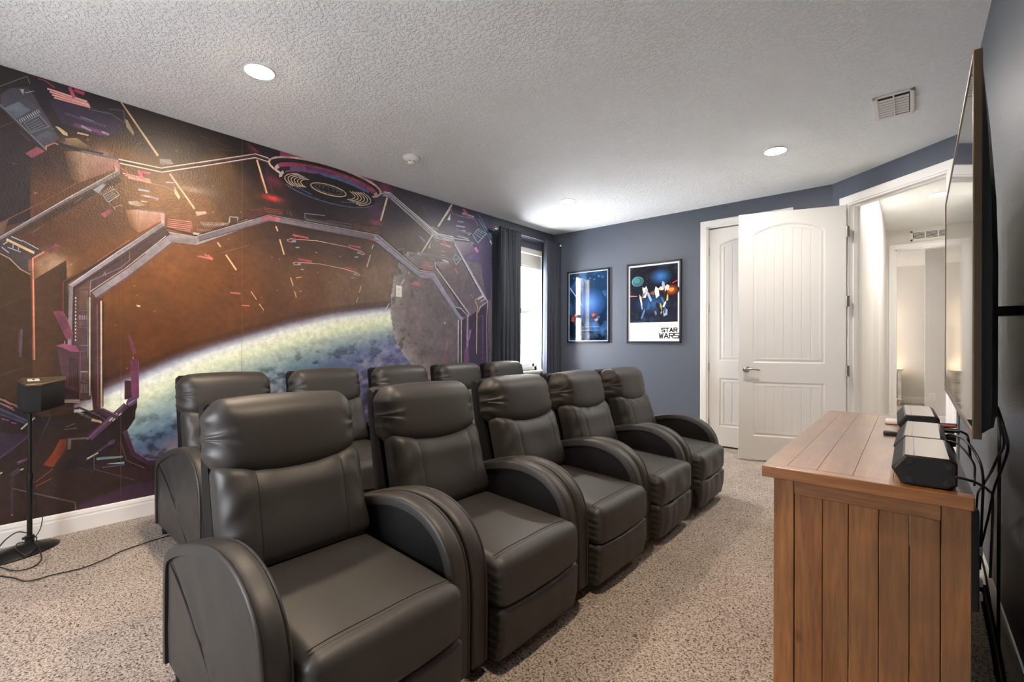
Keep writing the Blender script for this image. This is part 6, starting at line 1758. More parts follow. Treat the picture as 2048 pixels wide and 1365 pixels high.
232 206 170 1810 2512 1803 2518 1798 2513 1805 2506
232 206 170 1803 2518 1799 2524 1793 2520 1798 2513
232 206 170 1799 2524 1797 2529 1791 2527 1793 2520
232 206 170 1797 2529 1798 2535 1792 2535 1791 2527
232 206 170 1798 2535 1801 2540 1796 2543 1792 2535
232 206 170 1801 2540 1806 2546 1803 2550 1796 2543
232 206 170 1806 2546 1815 2552 1813 2557 1803 2550
232 206 170 1815 2552 1825 2557 1824 2563 1813 2557
232 206 170 1825 2557 1839 2563 1838 2569 1824 2563
232 206 170 1839 2563 1855 2568 1854 2574 1838 2569
232 206 170 1855 2568 1873 2573 1873 2579 1854 2574
232 206 170 2298 2565 2315 2559 2319 2566 2302 2572
232 206 170 2315 2559 2329 2553 2334 2560 2319 2566
232 206 170 2329 2553 2340 2547 2346 2553 2334 2560
232 206 170 2340 2547 2349 2540 2355 2546 2346 2553
232 206 170 2349 2540 2354 2534 2361 2538 2355 2546
232 206 170 2354 2534 2356 2528 2364 2530 2361 2538
232 206 170 2356 2528 2356 2522 2363 2522 2364 2530
232 206 170 2356 2522 2353 2516 2359 2513 2363 2522
232 206 170 2353 2516 2347 2510 2351 2505 2359 2513
232 206 170 2347 2510 2338 2504 2341 2498 2351 2505
232 206 170 2338 2504 2326 2498 2328 2491 2341 2498
232 206 170 2326 2498 2311 2492 2312 2485 2328 2491
232 206 170 2311 2492 2294 2486 2294 2480 2312 2485
232 206 170 2294 2486 2274 2481 2274 2475 2294 2480
232 206 170 1868 2498 1855 2503 1851 2497 1865 2492
232 206 170 1855 2503 1844 2508 1840 2502 1851 2497
232 206 170 1844 2508 1836 2514 1831 2508 1840 2502
232 206 170 1836 2514 1830 2519 1825 2514 1831 2508
232 206 170 1830 2519 1826 2524 1820 2521 1825 2514
232 206 170 1826 2524 1825 2529 1819 2527 1820 2521
232 206 170 1825 2529 1825 2534 1820 2535 1819 2527
232 206 170 1825 2534 1828 2539 1823 2542 1820 2535
232 206 170 1828 2539 1833 2544 1830 2548 1823 2542
232 206 170 1833 2544 1840 2549 1838 2554 1830 2548
232 206 170 1840 2549 1850 2554 1849 2560 1838 2554
232 206 170 1850 2554 1862 2559 1861 2565 1849 2560
232 206 170 1862 2559 1876 2564 1876 2570 1861 2565
232 206 170 1876 2564 1892 2568 1892 2574 1876 2570
232 206 170 2272 2561 2287 2556 2291 2562 2276 2567
232 206 170 2287 2556 2299 2550 2304 2557 2291 2562
232 206 170 2299 2550 2309 2544 2314 2550 2304 2557
232 206 170 2309 2544 2316 2539 2322 2544 2314 2550
232 206 170 2316 2539 2321 2533 2328 2537 2322 2544
232 206 170 2321 2533 2323 2527 2330 2530 2328 2537
232 206 170 2323 2527 2322 2522 2330 2522 2330 2530
232 206 170 2322 2522 2320 2518 2326 2515 2330 2522
232 206 170 2320 2518 2315 2512 2319 2508 2326 2515
232 206 170 2315 2512 2307 2507 2310 2501 2319 2508
232 206 170 2307 2507 2296 2501 2298 2495 2310 2501
232 206 170 2296 2501 2283 2496 2284 2490 2298 2495
232 206 170 2283 2496 2268 2491 2268 2485 2284 2490
232 206 170 2268 2491 2250 2487 2250 2480 2268 2485
232 206 170 2233 2523 2230 2518 2236 2514 2241 2523
232 206 170 2230 2518 2223 2513 2226 2506 2236 2514
232 206 170 2223 2513 2211 2507 2213 2499 2226 2506
232 206 170 2211 2507 2196 2501 2197 2493 2213 2499
232 206 170 2196 2501 2177 2496 2177 2488 2197 2493
232 206 170 2177 2496 2156 2492 2155 2484 2177 2488
232 206 170 2156 2492 2133 2489 2131 2481 2155 2484
232 206 170 2133 2489 2108 2487 2106 2479 2131 2481
232 206 170 2108 2487 2082 2486 2080 2478 2106 2479
232 206 170 2082 2486 2057 2487 2054 2479 2080 2478
232 206 170 2057 2487 2031 2488 2029 2480 2054 2479
232 206 170 2031 2488 2008 2490 2005 2482 2029 2480
232 206 170 2008 2490 1985 2494 1982 2486 2005 2482
232 206 170 1985 2494 1965 2498 1962 2490 1982 2486
232 206 170 1965 2498 1948 2502 1944 2495 1962 2490
232 206 170 1948 2502 1934 2508 1929 2501 1944 2495
232 206 170 1934 2508 1923 2514 1918 2507 1929 2501
232 206 170 1923 2514 1916 2520 1909 2514 1918 2507
232 206 170 1916 2520 1913 2525 1905 2522 1909 2514
232 206 170 1913 2525 1913 2530 1905 2530 1905 2522
232 206 170 1913 2530 1915 2535 1910 2539 1905 2530
232 206 170 1915 2535 1921 2540 1918 2547 1910 2539
232 206 170 1921 2540 1932 2546 1930 2553 1918 2547
232 206 170 1932 2546 1946 2551 1945 2559 1930 2553
232 206 170 1946 2551 1963 2556 1963 2564 1945 2559
232 206 170 1963 2556 1983 2560 1983 2568 1963 2564
232 206 170 1983 2560 2005 2564 2006 2571 1983 2568
232 206 170 2005 2564 2028 2566 2030 2574 2006 2571
232 206 170 2028 2566 2054 2567 2055 2575 2030 2574
232 206 170 2054 2567 2079 2567 2081 2575 2055 2575
232 206 170 2079 2567 2105 2566 2107 2574 2081 2575
232 206 170 2105 2566 2130 2564 2133 2572 2107 2574
232 206 170 2130 2564 2153 2561 2156 2569 2133 2572
232 206 170 2153 2561 2174 2557 2178 2565 2156 2569
232 206 170 2174 2557 2193 2552 2198 2560 2178 2565
232 206 170 2193 2552 2209 2547 2214 2554 2198 2560
232 206 170 2209 2547 2221 2541 2227 2548 2214 2554
232 206 170 2221 2541 2229 2534 2236 2541 2227 2548
232 206 170 2229 2534 2233 2528 2241 2532 2236 2541
232 206 170 2233 2528 2233 2523 2241 2523 2241 2532
120 120 140 2193 2524 2191 2521 2194 2518 2198 2524
120 120 140 2191 2521 2186 2517 2187 2513 2194 2518
120 120 140 2186 2517 2177 2513 2178 2509 2187 2513
120 120 140 2177 2513 2165 2509 2166 2505 2178 2509
120 120 140 2165 2509 2152 2506 2151 2502 2166 2505
120 120 140 2152 2506 2135 2503 2135 2499 2151 2502
120 120 140 2135 2503 2118 2501 2117 2497 2135 2499
120 120 140 2118 2501 2099 2500 2098 2496 2117 2497
120 120 140 2099 2500 2080 2499 2079 2495 2098 2496
120 120 140 2080 2499 2060 2499 2059 2495 2079 2495
120 120 140 2060 2499 2041 2500 2040 2496 2059 2495
120 120 140 2041 2500 2023 2502 2021 2498 2040 2496
120 120 140 2023 2502 2005 2504 2004 2500 2021 2498
120 120 140 2005 2504 1990 2507 1988 2503 2004 2500
120 120 140 1990 2507 1976 2510 1975 2506 1988 2503
120 120 140 1976 2510 1965 2514 1963 2510 1975 2506
120 120 140 1965 2514 1957 2518 1954 2514 1963 2510
120 120 140 1957 2518 1951 2522 1948 2519 1954 2514
120 120 140 1951 2522 1948 2526 1944 2524 1948 2519
120 120 140 1948 2526 1948 2529 1944 2530 1944 2524
120 120 140 1948 2529 1950 2533 1947 2535 1944 2530
120 120 140 1950 2533 1955 2537 1954 2540 1947 2535
120 120 140 1955 2537 1963 2541 1962 2544 1954 2540
120 120 140 1963 2541 1974 2544 1974 2548 1962 2544
120 120 140 1974 2544 1987 2547 1987 2551 1974 2548
120 120 140 1987 2547 2002 2550 2002 2554 1987 2551
120 120 140 2002 2550 2019 2552 2019 2556 2002 2554
120 120 140 2019 2552 2037 2554 2038 2558 2019 2556
120 120 140 2037 2554 2056 2554 2057 2558 2038 2558
120 120 140 2056 2554 2076 2554 2077 2558 2057 2558
120 120 140 2076 2554 2095 2554 2096 2558 2077 2558
120 120 140 2095 2554 2114 2552 2115 2556 2096 2558
120 120 140 2114 2552 2132 2550 2133 2554 2115 2556
120 120 140 2132 2550 2148 2547 2150 2552 2133 2554
120 120 140 2148 2547 2162 2544 2165 2548 2150 2552
120 120 140 2162 2544 2174 2540 2177 2544 2165 2548
120 120 140 2174 2540 2184 2536 2187 2540 2177 2544
120 120 140 2184 2536 2190 2532 2193 2535 2187 2540
120 120 140 2190 2532 2193 2528 2197 2530 2193 2535
120 120 140 2193 2528 2193 2524 2198 2524 2197 2530
160 150 150 1984 2537 1984 2530 1991 2532 1991 2539
160 150 150 2017 2537 2017 2529 2024 2531 2024 2539
160 150 150 2064 2536 2064 2529 2071 2530 2071 2538
160 150 150 2113 2536 2113 2528 2120 2530 2120 2537
160 150 150 2147 2535 2147 2527 2155 2529 2155 2537
90 90 110 2067 2560 2067 2483 2071 2484 2071 2561
60 90 150 1767 2480 1917 2443 1921 2450 1770 2487
60 90 150 2190 2442 2337 2469 2337 2477 2191 2450
180 190 220 2612 2619 2702 2633 2709 2648 2614 2634
180 190 220 2702 2633 3300 2328 3309 2345 2709 2648
180 190 220 3300 2328 3537 2340 3541 2357 3309 2345
60 60 84 2621 2619 2707 2632 2711 2639 2622 2626
60 60 84 2707 2632 3298 2325 3303 2334 2711 2639
60 60 84 3298 2325 3538 2334 3540 2342 3303 2334
226 222 230 2621 2642 2714 2656 2717 2664 2622 2649
226 222 230 2714 2656 3323 2355 3328 2364 2717 2664
226 222 230 3323 2355 3538 2370 3540 2379 3328 2364
226 222 230 2621 2608 2690 2617 2693 2623 2622 2614
226 222 230 2690 2617 3282 2307 3286 2314 2693 2623
226 222 230 3282 2307 3538 2315 3540 2322 3286 2314
236 196 150 1470 2610 1544 2363 1557 2370 1482 2618
236 190 150 1616 2115 1631 2076 1641 2082 1626 2121
236 190 150 1647 2014 1683 1893 1693 1898 1657 2019
230 180 140 1736 1712 1759 1641 1767 1645 1744 1716
230 180 140 1768 1602 1786 1551 1793 1555 1775 1605
236 206 176 2670 2607 2595 2361 2614 2360 2690 2607
220 186 150 2521 2116 2506 2074 2515 2073 2530 2115
220 186 150 2488 2013 2450 1892 2461 1890 2499 2011
210 180 150 2393 1709 2371 1642 2379 1640 2400 1708
210 180 150 2361 1600 2343 1548 2350 1546 2368 1598
248 196 150 1199 1913 1220 1882 1226 1888 1205 1919
248 196 150 1254 1828 1325 1722 1333 1729 1261 1834
240 186 140 1431 1570 1472 1508 1477 1512 1437 1574
240 186 140 1493 1474 1527 1428 1532 1433 1498 1479
236 226 220 3495 2678 3317 2447 3334 2441 3513 2673
236 226 220 3248 2343 3098 2131 3112 2126 3263 2338
200 190 190 2881 1824 2834 1758 2841 1755 2888 1820
200 190 190 2702 1563 2660 1505 2667 1502 2709 1559
150 40 56 1498 2494 1533 2387 1539 2391 1504 2498
90 44 60 1545 2555 1592 2379 1597 2381 1549 2557
90 44 60 2618 2603 2588 2482 2595 2482 2625 2603
150 66 70 1525 2243 1661 2254 1662 2260 1525 2249
150 66 70 1525 2229 1673 2239 1673 2245 1525 2235
150 66 70 1536 2216 1673 2223 1674 2229 1537 2222
150 66 70 1428 2199 1514 2234 1514 2239 1427 2204
150 66 70 2413 2259 2588 2278 2589 2285 2414 2266
150 66 70 2428 2243 2596 2257 2597 2264 2429 2250
150 66 70 2428 2223 2596 2237 2597 2244 2429 2230
90 46 50 1396 2183 1525 2240 1525 2187 1406 2128
120 60 66 1671 2266 1671 2230 1675 2231 1675 2267
120 60 66 1706 2267 1718 2227 1723 2229 1711 2269
120 60 66 1730 2266 1742 2226 1747 2228 1735 2268
130 120 130 1866 2228 1862 2269 1854 2275 1858 2226
130 120 130 1862 2269 2038 2288 2038 2296 1854 2275
60 66 76 1860 2224 2276 2225 2280 2244 1864 2242
130 140 150 1868 2219 2270 2219 2271 2225 1869 2224
120 70 80 2051 2249 2288 2261 2296 2268 2052 2256
120 70 80 2288 2261 2286 2225 2293 2226 2296 2268
186 166 156 1090 2047 1103 2026 1106 2029 1094 2050
186 166 156 1101 2049 1114 2028 1118 2031 1105 2052
186 166 156 1113 2051 1126 2030 1129 2033 1116 2054
186 166 156 1124 2052 1137 2031 1140 2034 1127 2055
186 166 156 1135 2054 1148 2033 1151 2036 1138 2057
186 166 156 1146 2056 1159 2035 1163 2038 1149 2059
186 166 156 1157 2058 1171 2036 1174 2039 1161 2061
186 166 156 1169 2059 1182 2038 1185 2041 1172 2062
186 166 156 1180 2061 1194 2040 1197 2043 1183 2064
186 166 156 1192 2063 1205 2042 1208 2044 1195 2066
186 166 156 1203 2065 1217 2043 1220 2046 1207 2068
186 166 156 1215 2066 1228 2045 1232 2048 1218 2069
186 166 156 1227 2068 1240 2047 1244 2050 1230 2071
186 166 156 1238 2070 1252 2048 1255 2051 1242 2073
186 166 156 1250 2072 1264 2050 1267 2053 1253 2075
186 166 156 1262 2074 1276 2052 1279 2055 1265 2077
150 120 110 1091 1994 1100 1981 1102 1984 1093 1997
150 120 110 1101 1996 1110 1982 1113 1985 1103 1998
150 120 110 1111 1997 1121 1983 1123 1986 1114 1999
150 120 110 1122 1998 1131 1984 1133 1987 1124 2000
150 120 110 1132 1999 1141 1985 1144 1988 1134 2001
150 120 110 1142 2000 1152 1987 1154 1989 1145 2002
150 120 110 1153 2001 1162 1988 1165 1990 1155 2003
150 120 110 1163 2002 1173 1989 1175 1991 1166 2004
150 120 110 1174 2003 1183 1990 1186 1992 1176 2006
150 120 110 1185 2004 1194 1991 1196 1993 1187 2007
170 170 174 1278 2071 1286 2120 1281 2127 1273 2071
170 170 174 1286 2120 1336 2127 1342 2134 1281 2127
170 170 174 1336 2127 1335 2097 1341 2098 1342 2134
58 44 48 1084 1949 1570 2204 1569 2213 1082 1956
58 44 48 1570 2204 2572 2220 2578 2231 1569 2213
58 44 48 2572 2220 3063 1943 3070 1955 2578 2231
58 44 48 3063 1943 3253 1949 3255 1962 3070 1955
126 120 138 1087 1906 1571 2153 1569 2193 1078 1939
126 120 138 1571 2153 2563 2158 2587 2208 1569 2193
126 120 138 2563 2158 3073 1878 3099 1932 2587 2208
126 120 138 3073 1878 3260 1882 3268 1937 3099 1932
190 180 184 1083 1942 1570 2197 1570 2201 1082 1946
190 180 184 1570 2197 2574 2211 2577 2217 1570 2201
190 180 184 2574 2211 3075 1931 3078 1938 2577 2217
190 180 184 3075 1931 3263 1940 3264 1946 3078 1938
80 60 80 1084 1901 1572 2146 1572 2154 1082 1907
80 60 80 1572 2146 2562 2148 2566 2157 1572 2154
80 60 80 2562 2148 3063 1873 3070 1881 2566 2157
206 84 104 1523 2140 1570 2165 1569 2191 1516 2163
206 84 104 1570 2165 1647 2164 1652 2191 1569 2191
206 84 104 2474 2150 2570 2152 2574 2173 2478 2170
190 70 84 1755 2063 1889 2060 1893 2076 1758 2079
190 70 84 2261 2058 2389 2057 2392 2074 2264 2074
230 180 160 1757 2012 1722 2014 1719 2010 1756 2007
230 180 160 1722 2014 1715 2022 1707 2023 1719 2010
230 180 160 1715 2022 1735 2033 1735 2037 1707 2023
230 180 160 1735 2033 1971 2055 1972 2060 1735 2037
230 180 160 1971 2055 2248 2048 2249 2053 1972 2060
230 180 160 2248 2048 2396 2029 2399 2034 2249 2053
230 180 160 2396 2029 2425 2012 2439 2011 2399 2034
230 180 160 2425 2012 2390 2002 2391 1997 2439 2011
136 166 190 1753 2009 1785 2014 1785 2031 1753 2026
136 166 190 1781 1965 1813 1970 1813 1981 1781 1976
136 166 190 2355 2004 2395 2009 2395 2027 2355 2021
136 166 190 2325 1961 2364 1967 2364 1979 2325 1973
190 70 84 1800 1869 1918 1863 1921 1879 1803 1886
190 70 84 2238 1849 2346 1845 2349 1861 2241 1865
230 180 160 1803 1827 1772 1830 1769 1825 1801 1822
230 180 160 1772 1830 1766 1837 1758 1838 1769 1825
230 180 160 1766 1837 1783 1845 1783 1850 1758 1838
230 180 160 1783 1845 1989 1857 1989 1862 1783 1850
230 180 160 1989 1857 2226 1842 2228 1847 1989 1862
230 180 160 2226 1842 2353 1821 2356 1826 2228 1847
230 180 160 2353 1821 2376 1806 2390 1804 2356 1826
230 180 160 2376 1806 2347 1799 2348 1794 2390 1804
136 166 190 1799 1824 1826 1828 1826 1843 1799 1839
136 166 190 1823 1785 1851 1788 1851 1798 1823 1795
136 166 190 2318 1801 2352 1805 2352 1820 2318 1816
136 166 190 2292 1766 2326 1769 2326 1780 2292 1776
226 110 112 1086 1788 1170 1779 1173 1793 1089 1802
226 110 112 1118 1808 1165 1788 1169 1798 1122 1818
226 110 112 1288 1544 1356 1545 1357 1554 1289 1553
226 110 112 1370 1454 1425 1453 1426 1461 1370 1462
216 110 126 2981 1772 3085 1774 3087 1789 2982 1787
216 110 126 3010 1791 3067 1800 3066 1812 3009 1803
190 100 120 2791 1535 2855 1534 2856 1542 2792 1542
226 170 130 1788 1712 1837 1726 1836 1732 1787 1718
226 150 100 1818 1602 1833 1606 1832 1611 1818 1607
220 200 190 1955 1951 1965 1950 1967 1957 1956 1958
220 200 190 2179 1950 2186 1949 2189 1955 2182 1957
220 200 190 1970 1783 1975 1781 1978 1787 1973 1789
220 200 190 2164 1779 2169 1777 2172 1783 2167 1785
70 40 50 1091 2669 1283 2645 1284 2650 1093 2674
70 40 50 1138 2588 1385 2650 1386 2654 1138 2593
60 56 98 3921 2752 4215 2744 4207 2416 4097 2416 3946 2583
64 60 104 3946 2286 4202 2361 4175 1708 4097 1703
56 46 84 3800 1476 4118 1668 4136 881 3800 893
84 156 170 3940 2719 4196 2449 4207 2455 3951 2726
84 156 170 3916 2688 4170 2426 4181 2432 3926 2695
84 156 170 4041 2599 4196 2466 4207 2473 4051 2606
46 40 84 3515 2721 3707 2722 3958 2717 3946 2461 3753 2406 3504 2473
140 110 170 3511 2712 3533 2624 3541 2631 3519 2715
140 110 170 3533 2624 3920 2644 3922 2651 3541 2631
96 86 150 3580 2613 3890 2627 3904 2642 3583 2627
96 86 150 3890 2627 3937 2561 3955 2570 3904 2642
236 196 196 3682 2655 3871 2646 3883 2673 3694 2681
224 90 150 3695 2711 3770 2654 3793 2671 3718 2728
50 40 70 3705 2659 3866 2648 3869 2653 3708 2664
140 160 220 3591 2498 3728 2508 3731 2523 3594 2514
140 160 220 3613 2553 3705 2559 3708 2575 3617 2568
140 160 220 3682 2460 3740 2464 3743 2480 3685 2476
90 84 150 3577 2452 3796 2441 3805 2463 3586 2473
196 206 214 3461 2546 3509 2630 3504 2547
190 170 150 3792 2430 3840 2464 3833 2470 3785 2436
170 180 200 3613 2387 3786 2383 3791 2397 3617 2401
130 180 206 3868 2446 3952 2533 3949 2544 3853 2444
130 180 206 3952 2533 4079 2501 4099 2507 3949 2544
130 180 206 4079 2501 3946 2377 3945 2363 4099 2507
130 180 206 3946 2377 3868 2446 3853 2444 3945 2363
130 180 206 3918 2488 4031 2455 4036 2462 3924 2494
130 180 206 3943 2513 4056 2477 4062 2484 3949 2520
130 180 206 3894 2466 3997 2428 4004 2435 3900 2473
210 110 190 3884 2297 3921 2317 3966 2264 3931 2247
120 150 170 3831 2359 3872 2340 3882 2349 3841 2368
170 190 200 4142 2421 4189 2385 4214 2402 4167 2438
56 50 80 3318 2327 3545 2327 3551 2354 3325 2353
56 50 80 3545 2327 3798 2349 3802 2377 3551 2354
170 180 214 2643 2633 2695 2638 2703 2653 2646 2648
170 180 214 2695 2638 3313 2341 3322 2357 2703 2653
170 180 214 3313 2341 3557 2341 3562 2358 3322 2357
226 222 232 2644 2652 2708 2659 2711 2665 2645 2658
226 222 232 2708 2659 3328 2364 3332 2371 2711 2665
226 222 232 3328 2364 3558 2366 3560 2372 3332 2371
226 222 232 2638 2619 2687 2622 2690 2628 2639 2625
226 222 232 2687 2622 3299 2324 3303 2330 2690 2628
226 222 232 3299 2324 3547 2327 3549 2334 3303 2330
190 190 216 3547 2349 3804 2369 3806 2379 3549 2359
70 64 100 3537 2308 4079 1650 4115 1666 3568 2325
166 176 206 3540 2336 4104 1678 4122 1686 3556 2345
206 206 220 3566 2292 4067 1699 4076 1703 3574 2297
70 60 84 3292 2006 3753 1485 3777 1497 3313 2018
186 186 206 3281 2047 3290 1992 3304 1998 3296 2050
186 186 206 3290 1992 3791 1517 3810 1520 3304 1998
186 186 206 3791 1517 3774 1480 3789 1477 3810 1520
190 170 180 3288 2047 3493 2065 3494 2073 3289 2055
236 160 170 3361 2255 3511 2239 3519 2259 3369 2274
224 100 140 3393 2301 3439 2260 3457 2273 3410 2314
90 70 80 3375 2257 3508 2243 3510 2248 3377 2262
150 150 190 3375 2177 3428 2178 3430 2190 3377 2188
150 150 190 3375 2136 3438 2137 3441 2149 3377 2148
206 200 206 3192 2189 3228 2262 3224 2188
206 206 216 3393 2081 3479 2068 3486 2083 3400 2096
140 134 150 3236 2259 3273 2288 3271 2300 3228 2267
140 134 150 3273 2288 3352 2278 3357 2289 3271 2300
150 176 196 3554 2123 3584 2171 3580 2183 3542 2121
150 176 196 3584 2171 3664 2138 3680 2141 3580 2183
150 176 196 3664 2138 3598 2070 3596 2055 3680 2141
150 176 196 3598 2070 3554 2123 3542 2121 3596 2055
150 176 196 3572 2109 3644 2136 3641 2142 3569 2115
200 110 160 3559 2008 3588 2018 3633 1970 3606 1960
206 120 140 3113 2023 3262 2027 3263 2034 3114 2030
206 120 140 3113 2006 3262 2010 3263 2016 3114 2013
206 120 140 3113 1989 3262 1992 3263 1999 3114 1996
206 120 140 3113 1972 3262 1975 3263 1981 3114 1979
206 120 140 3113 1955 3262 1958 3263 1964 3114 1962
206 120 140 3113 1938 3262 1940 3263 1947 3114 1945
130 134 166 2516 2161 3064 1866 3085 1909 2544 2196
130 134 166 3064 1866 3240 1869 3272 1915 3085 1909
130 134 166 3240 1869 3661 1423 3715 1451 3272 1915
190 190 210 2528 2199 3073 1909 3076 1915 2532 2204
190 190 210 3073 1909 3270 1916 3275 1922 3076 1915
190 190 210 3270 1916 3414 1749 3422 1753 3275 1922
180 100 130 2529 2154 2594 2152 2597 2162 2531 2164
196 110 140 3074 1854 3251 1857 3253 1870 3075 1866
90 84 110 2536 2152 3072 1857 3077 1862 2540 2157
130 150 180 2800 2106 2871 2125 2870 2132 2799 2114
130 150 180 2866 2127 2875 2062 2884 2064 2875 2129
130 150 180 2877 2059 3092 2012 3096 2020 2881 2066
60 56 84 3570 1582 3707 1573 3772 1492 3683 1471
176 176 190 3569 1578 3669 1567 3675 1575 3572 1586
176 176 190 3669 1567 3767 1485 3776 1491 3675 1575
200 180 160 3905 1682 4032 1753 4035 1766 3898 1688
200 180 160 4032 1753 4104 1679 4122 1678 4035 1766
200 180 160 4104 1679 3990 1619 4001 1613 4122 1678
200 180 160 3990 1619 3945 1540 3956 1537 4001 1613
196 160 130 3890 1677 3938 1603 3953 1606 3903 1682
196 160 130 3938 1603 3926 1534 3941 1534 3953 1606
196 160 130 3926 1534 3919 1046 3933 1045 3941 1534
176 190 196 3952 1686 4047 1737 4035 1749 3940 1698
170 180 196 3987 1663 4063 1698 4054 1708 3979 1673
180 100 160 3822 1738 3865 1700 3879 1708 3836 1746
206 214 232 3622 1435 3622 925 3636 925 3636 1435
90 80 100 3650 1436 3650 924 3662 924 3662 1436
200 206 226 3674 1437 3674 923 3683 923 3683 1437
170 170 200 3764 1491 3764 920 3775 920 3775 1492
64 54 80 3688 1437 3758 1474 3758 912 3693 914
130 76 150 3805 1330 3836 1331 3819 1236 3781 1167 3765 1184
120 70 140 3734 1116 3800 1130 3786 928 3720 930
150 100 130 3465 1200 3482 1197 3457 1086 3439 1053
140 90 130 3422 1038 3472 1040 3461 931 3422 932
160 150 180 4111 1677 4091 1488 4104 1489 4124 1677
160 150 180 4091 1488 4101 909 4114 908 4104 1489
90 80 110 3948 1477 4026 1496 4041 1511 3944 1487
90 80 110 4026 1496 4026 920 4041 920 4041 1511
226 220 220 3422 1389 3439 1389 3439 1401 3422 1400
210 200 210 2943 1905 2925 1882 2932 1878 2950 1902
210 200 210 2885 1824 2834 1759 2842 1755 2892 1820
210 200 200 2706 1564 2662 1506 2669 1503 2713 1560
220 110 140 2980 1772 3078 1782 3078 1797 2980 1787
220 110 140 3001 1798 3054 1794 3057 1805 3004 1809
190 110 140 2790 1535 2855 1534 2856 1543 2791 1544
236 232 228 3519 2732 3323 2451 3345 2445 3542 2727
236 232 228 3248 2347 3098 2132 3113 2127 3264 2342
150 160 190 3239 2417 3321 2405 3326 2417 3245 2428
180 180 200 3042 2104 3090 2088 3097 2099 3049 2115
110 130 190 3055 2295 3094 2294 3162 2251 3133 2239
150 110 70 646 2555 646 104 647 103 647 2556
150 110 70 1367 2805 1367 -88 1369 -88 1369 2806"""
# ================================================================== CEILING FITTINGS
def can(x, y, label, mt, rr=.085, cz=CE):
    r = empty('recessed_light', (x, y, cz), label=label, cat='ceiling light', group='recessed ceiling lights')
    b = MB(); b.lathe([(rr, 0), (rr, -.004), (rr - .006, -.007), (rr - .016, -.006), (rr - .018, -.003), (rr - .018, 0)], (0, 0, 0), 40); b.build('trim_ring', M['white_plastic'], r, 40)
    b = MB(); b.lathe([(0, -.0115), (rr - .030, -.010), (rr - .010, -.0075), (rr - .010, -.0025), (0, -.0025)], (0, 0, 0), 40); b.build('diffuser', mt, r)
    return r
can(-2.860, 1.090, 'lit round ceiling light near the mural, largest in the photo', M['lamp'])
can(-2.865, 4.290, 'small lit ceiling light far back by the window corner', M['lamp_far'])
can(-.833, 4.254, 'lit round ceiling light in front of the closet door', M['lamp_far'])
can(-.833, 1.090, 'lit ceiling light above the front row, over the viewer', M['lamp'])
can(.22, 6.59, 'lit ceiling light in the hallway beyond the open door', M['lamp_hall'])
sd = empty('smoke_detector', (-3.2, 2.427, CE), label='round white smoke detector on the ceiling above the mural row', cat='smoke detector')
b = MB(); b.lathe([(0, 0), (.074, 0), (.074, -.012), (.068, -.022), (.050, -.032), (.034, -.037), (.033, -.043), (0, -.043)], (0, 0, 0), 40); b.build('base', M['white_plastic'], sd, 40)
b = MB(); b.lathe([(0, -.042), (.029, -.042), (.029, -.060), (.022, -.066), (0, -.067)], (0, 0, 0), 32); b.build('sensor_cap', M['white_plastic'], sd, 40)
b = MB()
for k in range(6): a = 2 * pi * k / 6; b.tube([(.034 * cos(a + d), .034 * sin(a + d), -.0385) for d in (-.3, -.1, .1, .3)], .0022, 6)
b.build('sensor_slot', M['void'], sd)
def register(name, label, to, W, H, cols, rows, th=.008):
    """grille lying in the local xy plane, front at +z; to = (matrix)."""
    r = empty(name, label=label, cat='vent'); r.matrix_world = to
    b = MB(); fw = .026
    b.box(-W / 2, W / 2, -H / 2, -H / 2 + fw, 0, th, .003); b.box(-W / 2, W / 2, H / 2 - fw, H / 2, 0, th, .003); b.box(-W / 2, -W / 2 + fw, -H / 2, H / 2, 0, th, .003); b.box(W / 2 - fw, W / 2, -H / 2, H / 2, 0, th, .003)
    b.build('frame', M['white_plastic'], r, 40)
    MB().box(-W / 2 + .01, W / 2 - .01, -H / 2 + .01, H / 2 - .01, .0006, .0016).build('dark_opening', M['void'], r)
    return r, fw
r, fw = register('ceiling_vent', 'white louvred air vent on the ceiling above the console', Matrix.Translation((-.083, 3.942, CE)) @ Matrix.Rotation(pi, 4, 'X'), .21, .385, 2, 6)
b = MB()
for c in range(2):
    x0 = -.079 + c * .080
    for k in range(7):
        y = -.150 + k * .042
        b.add([(x0, y, .0085), (x0 + .074, y, .0085), (x0 + .074, y + .022, .0022), (x0, y + .022, .0022), (x0, y - .003, .0065), (x0 + .074, y - .003, .0065), (x0 + .074, y + .019, .0012), (x0, y + .019, .0012)], [(0, 1, 2, 3), (7, 6, 5, 4), (0, 4, 5, 1), (1, 5, 6, 2), (2, 6, 7, 3), (3, 7, 4, 0)])
b.box(-.004, .004, -.17, .17, .002, .010)
b.build('louvre', M['white_plastic'], r)
r, fw = register('wall_vent', 'white return air vent over the bedroom doorway', Matrix.Translation((.215, 8.3, 2.635)) @ Matrix.Rotation(radians(90), 4, 'X'), .43, .135, 3, 1)
b = MB()
for c in range(3):
    for k in range(5):
        x0 = -.185 + c * .128; y = -.036 + k * .016
        b.box(x0, x0 + .114, y, y + .007, .0018, .006)
b.box(-.071, -.057, -.05, .05, .001, .008); b.box(.057, .071, -.05, .05, .001, .008); b.build('louvre', M['white_plastic'], r)

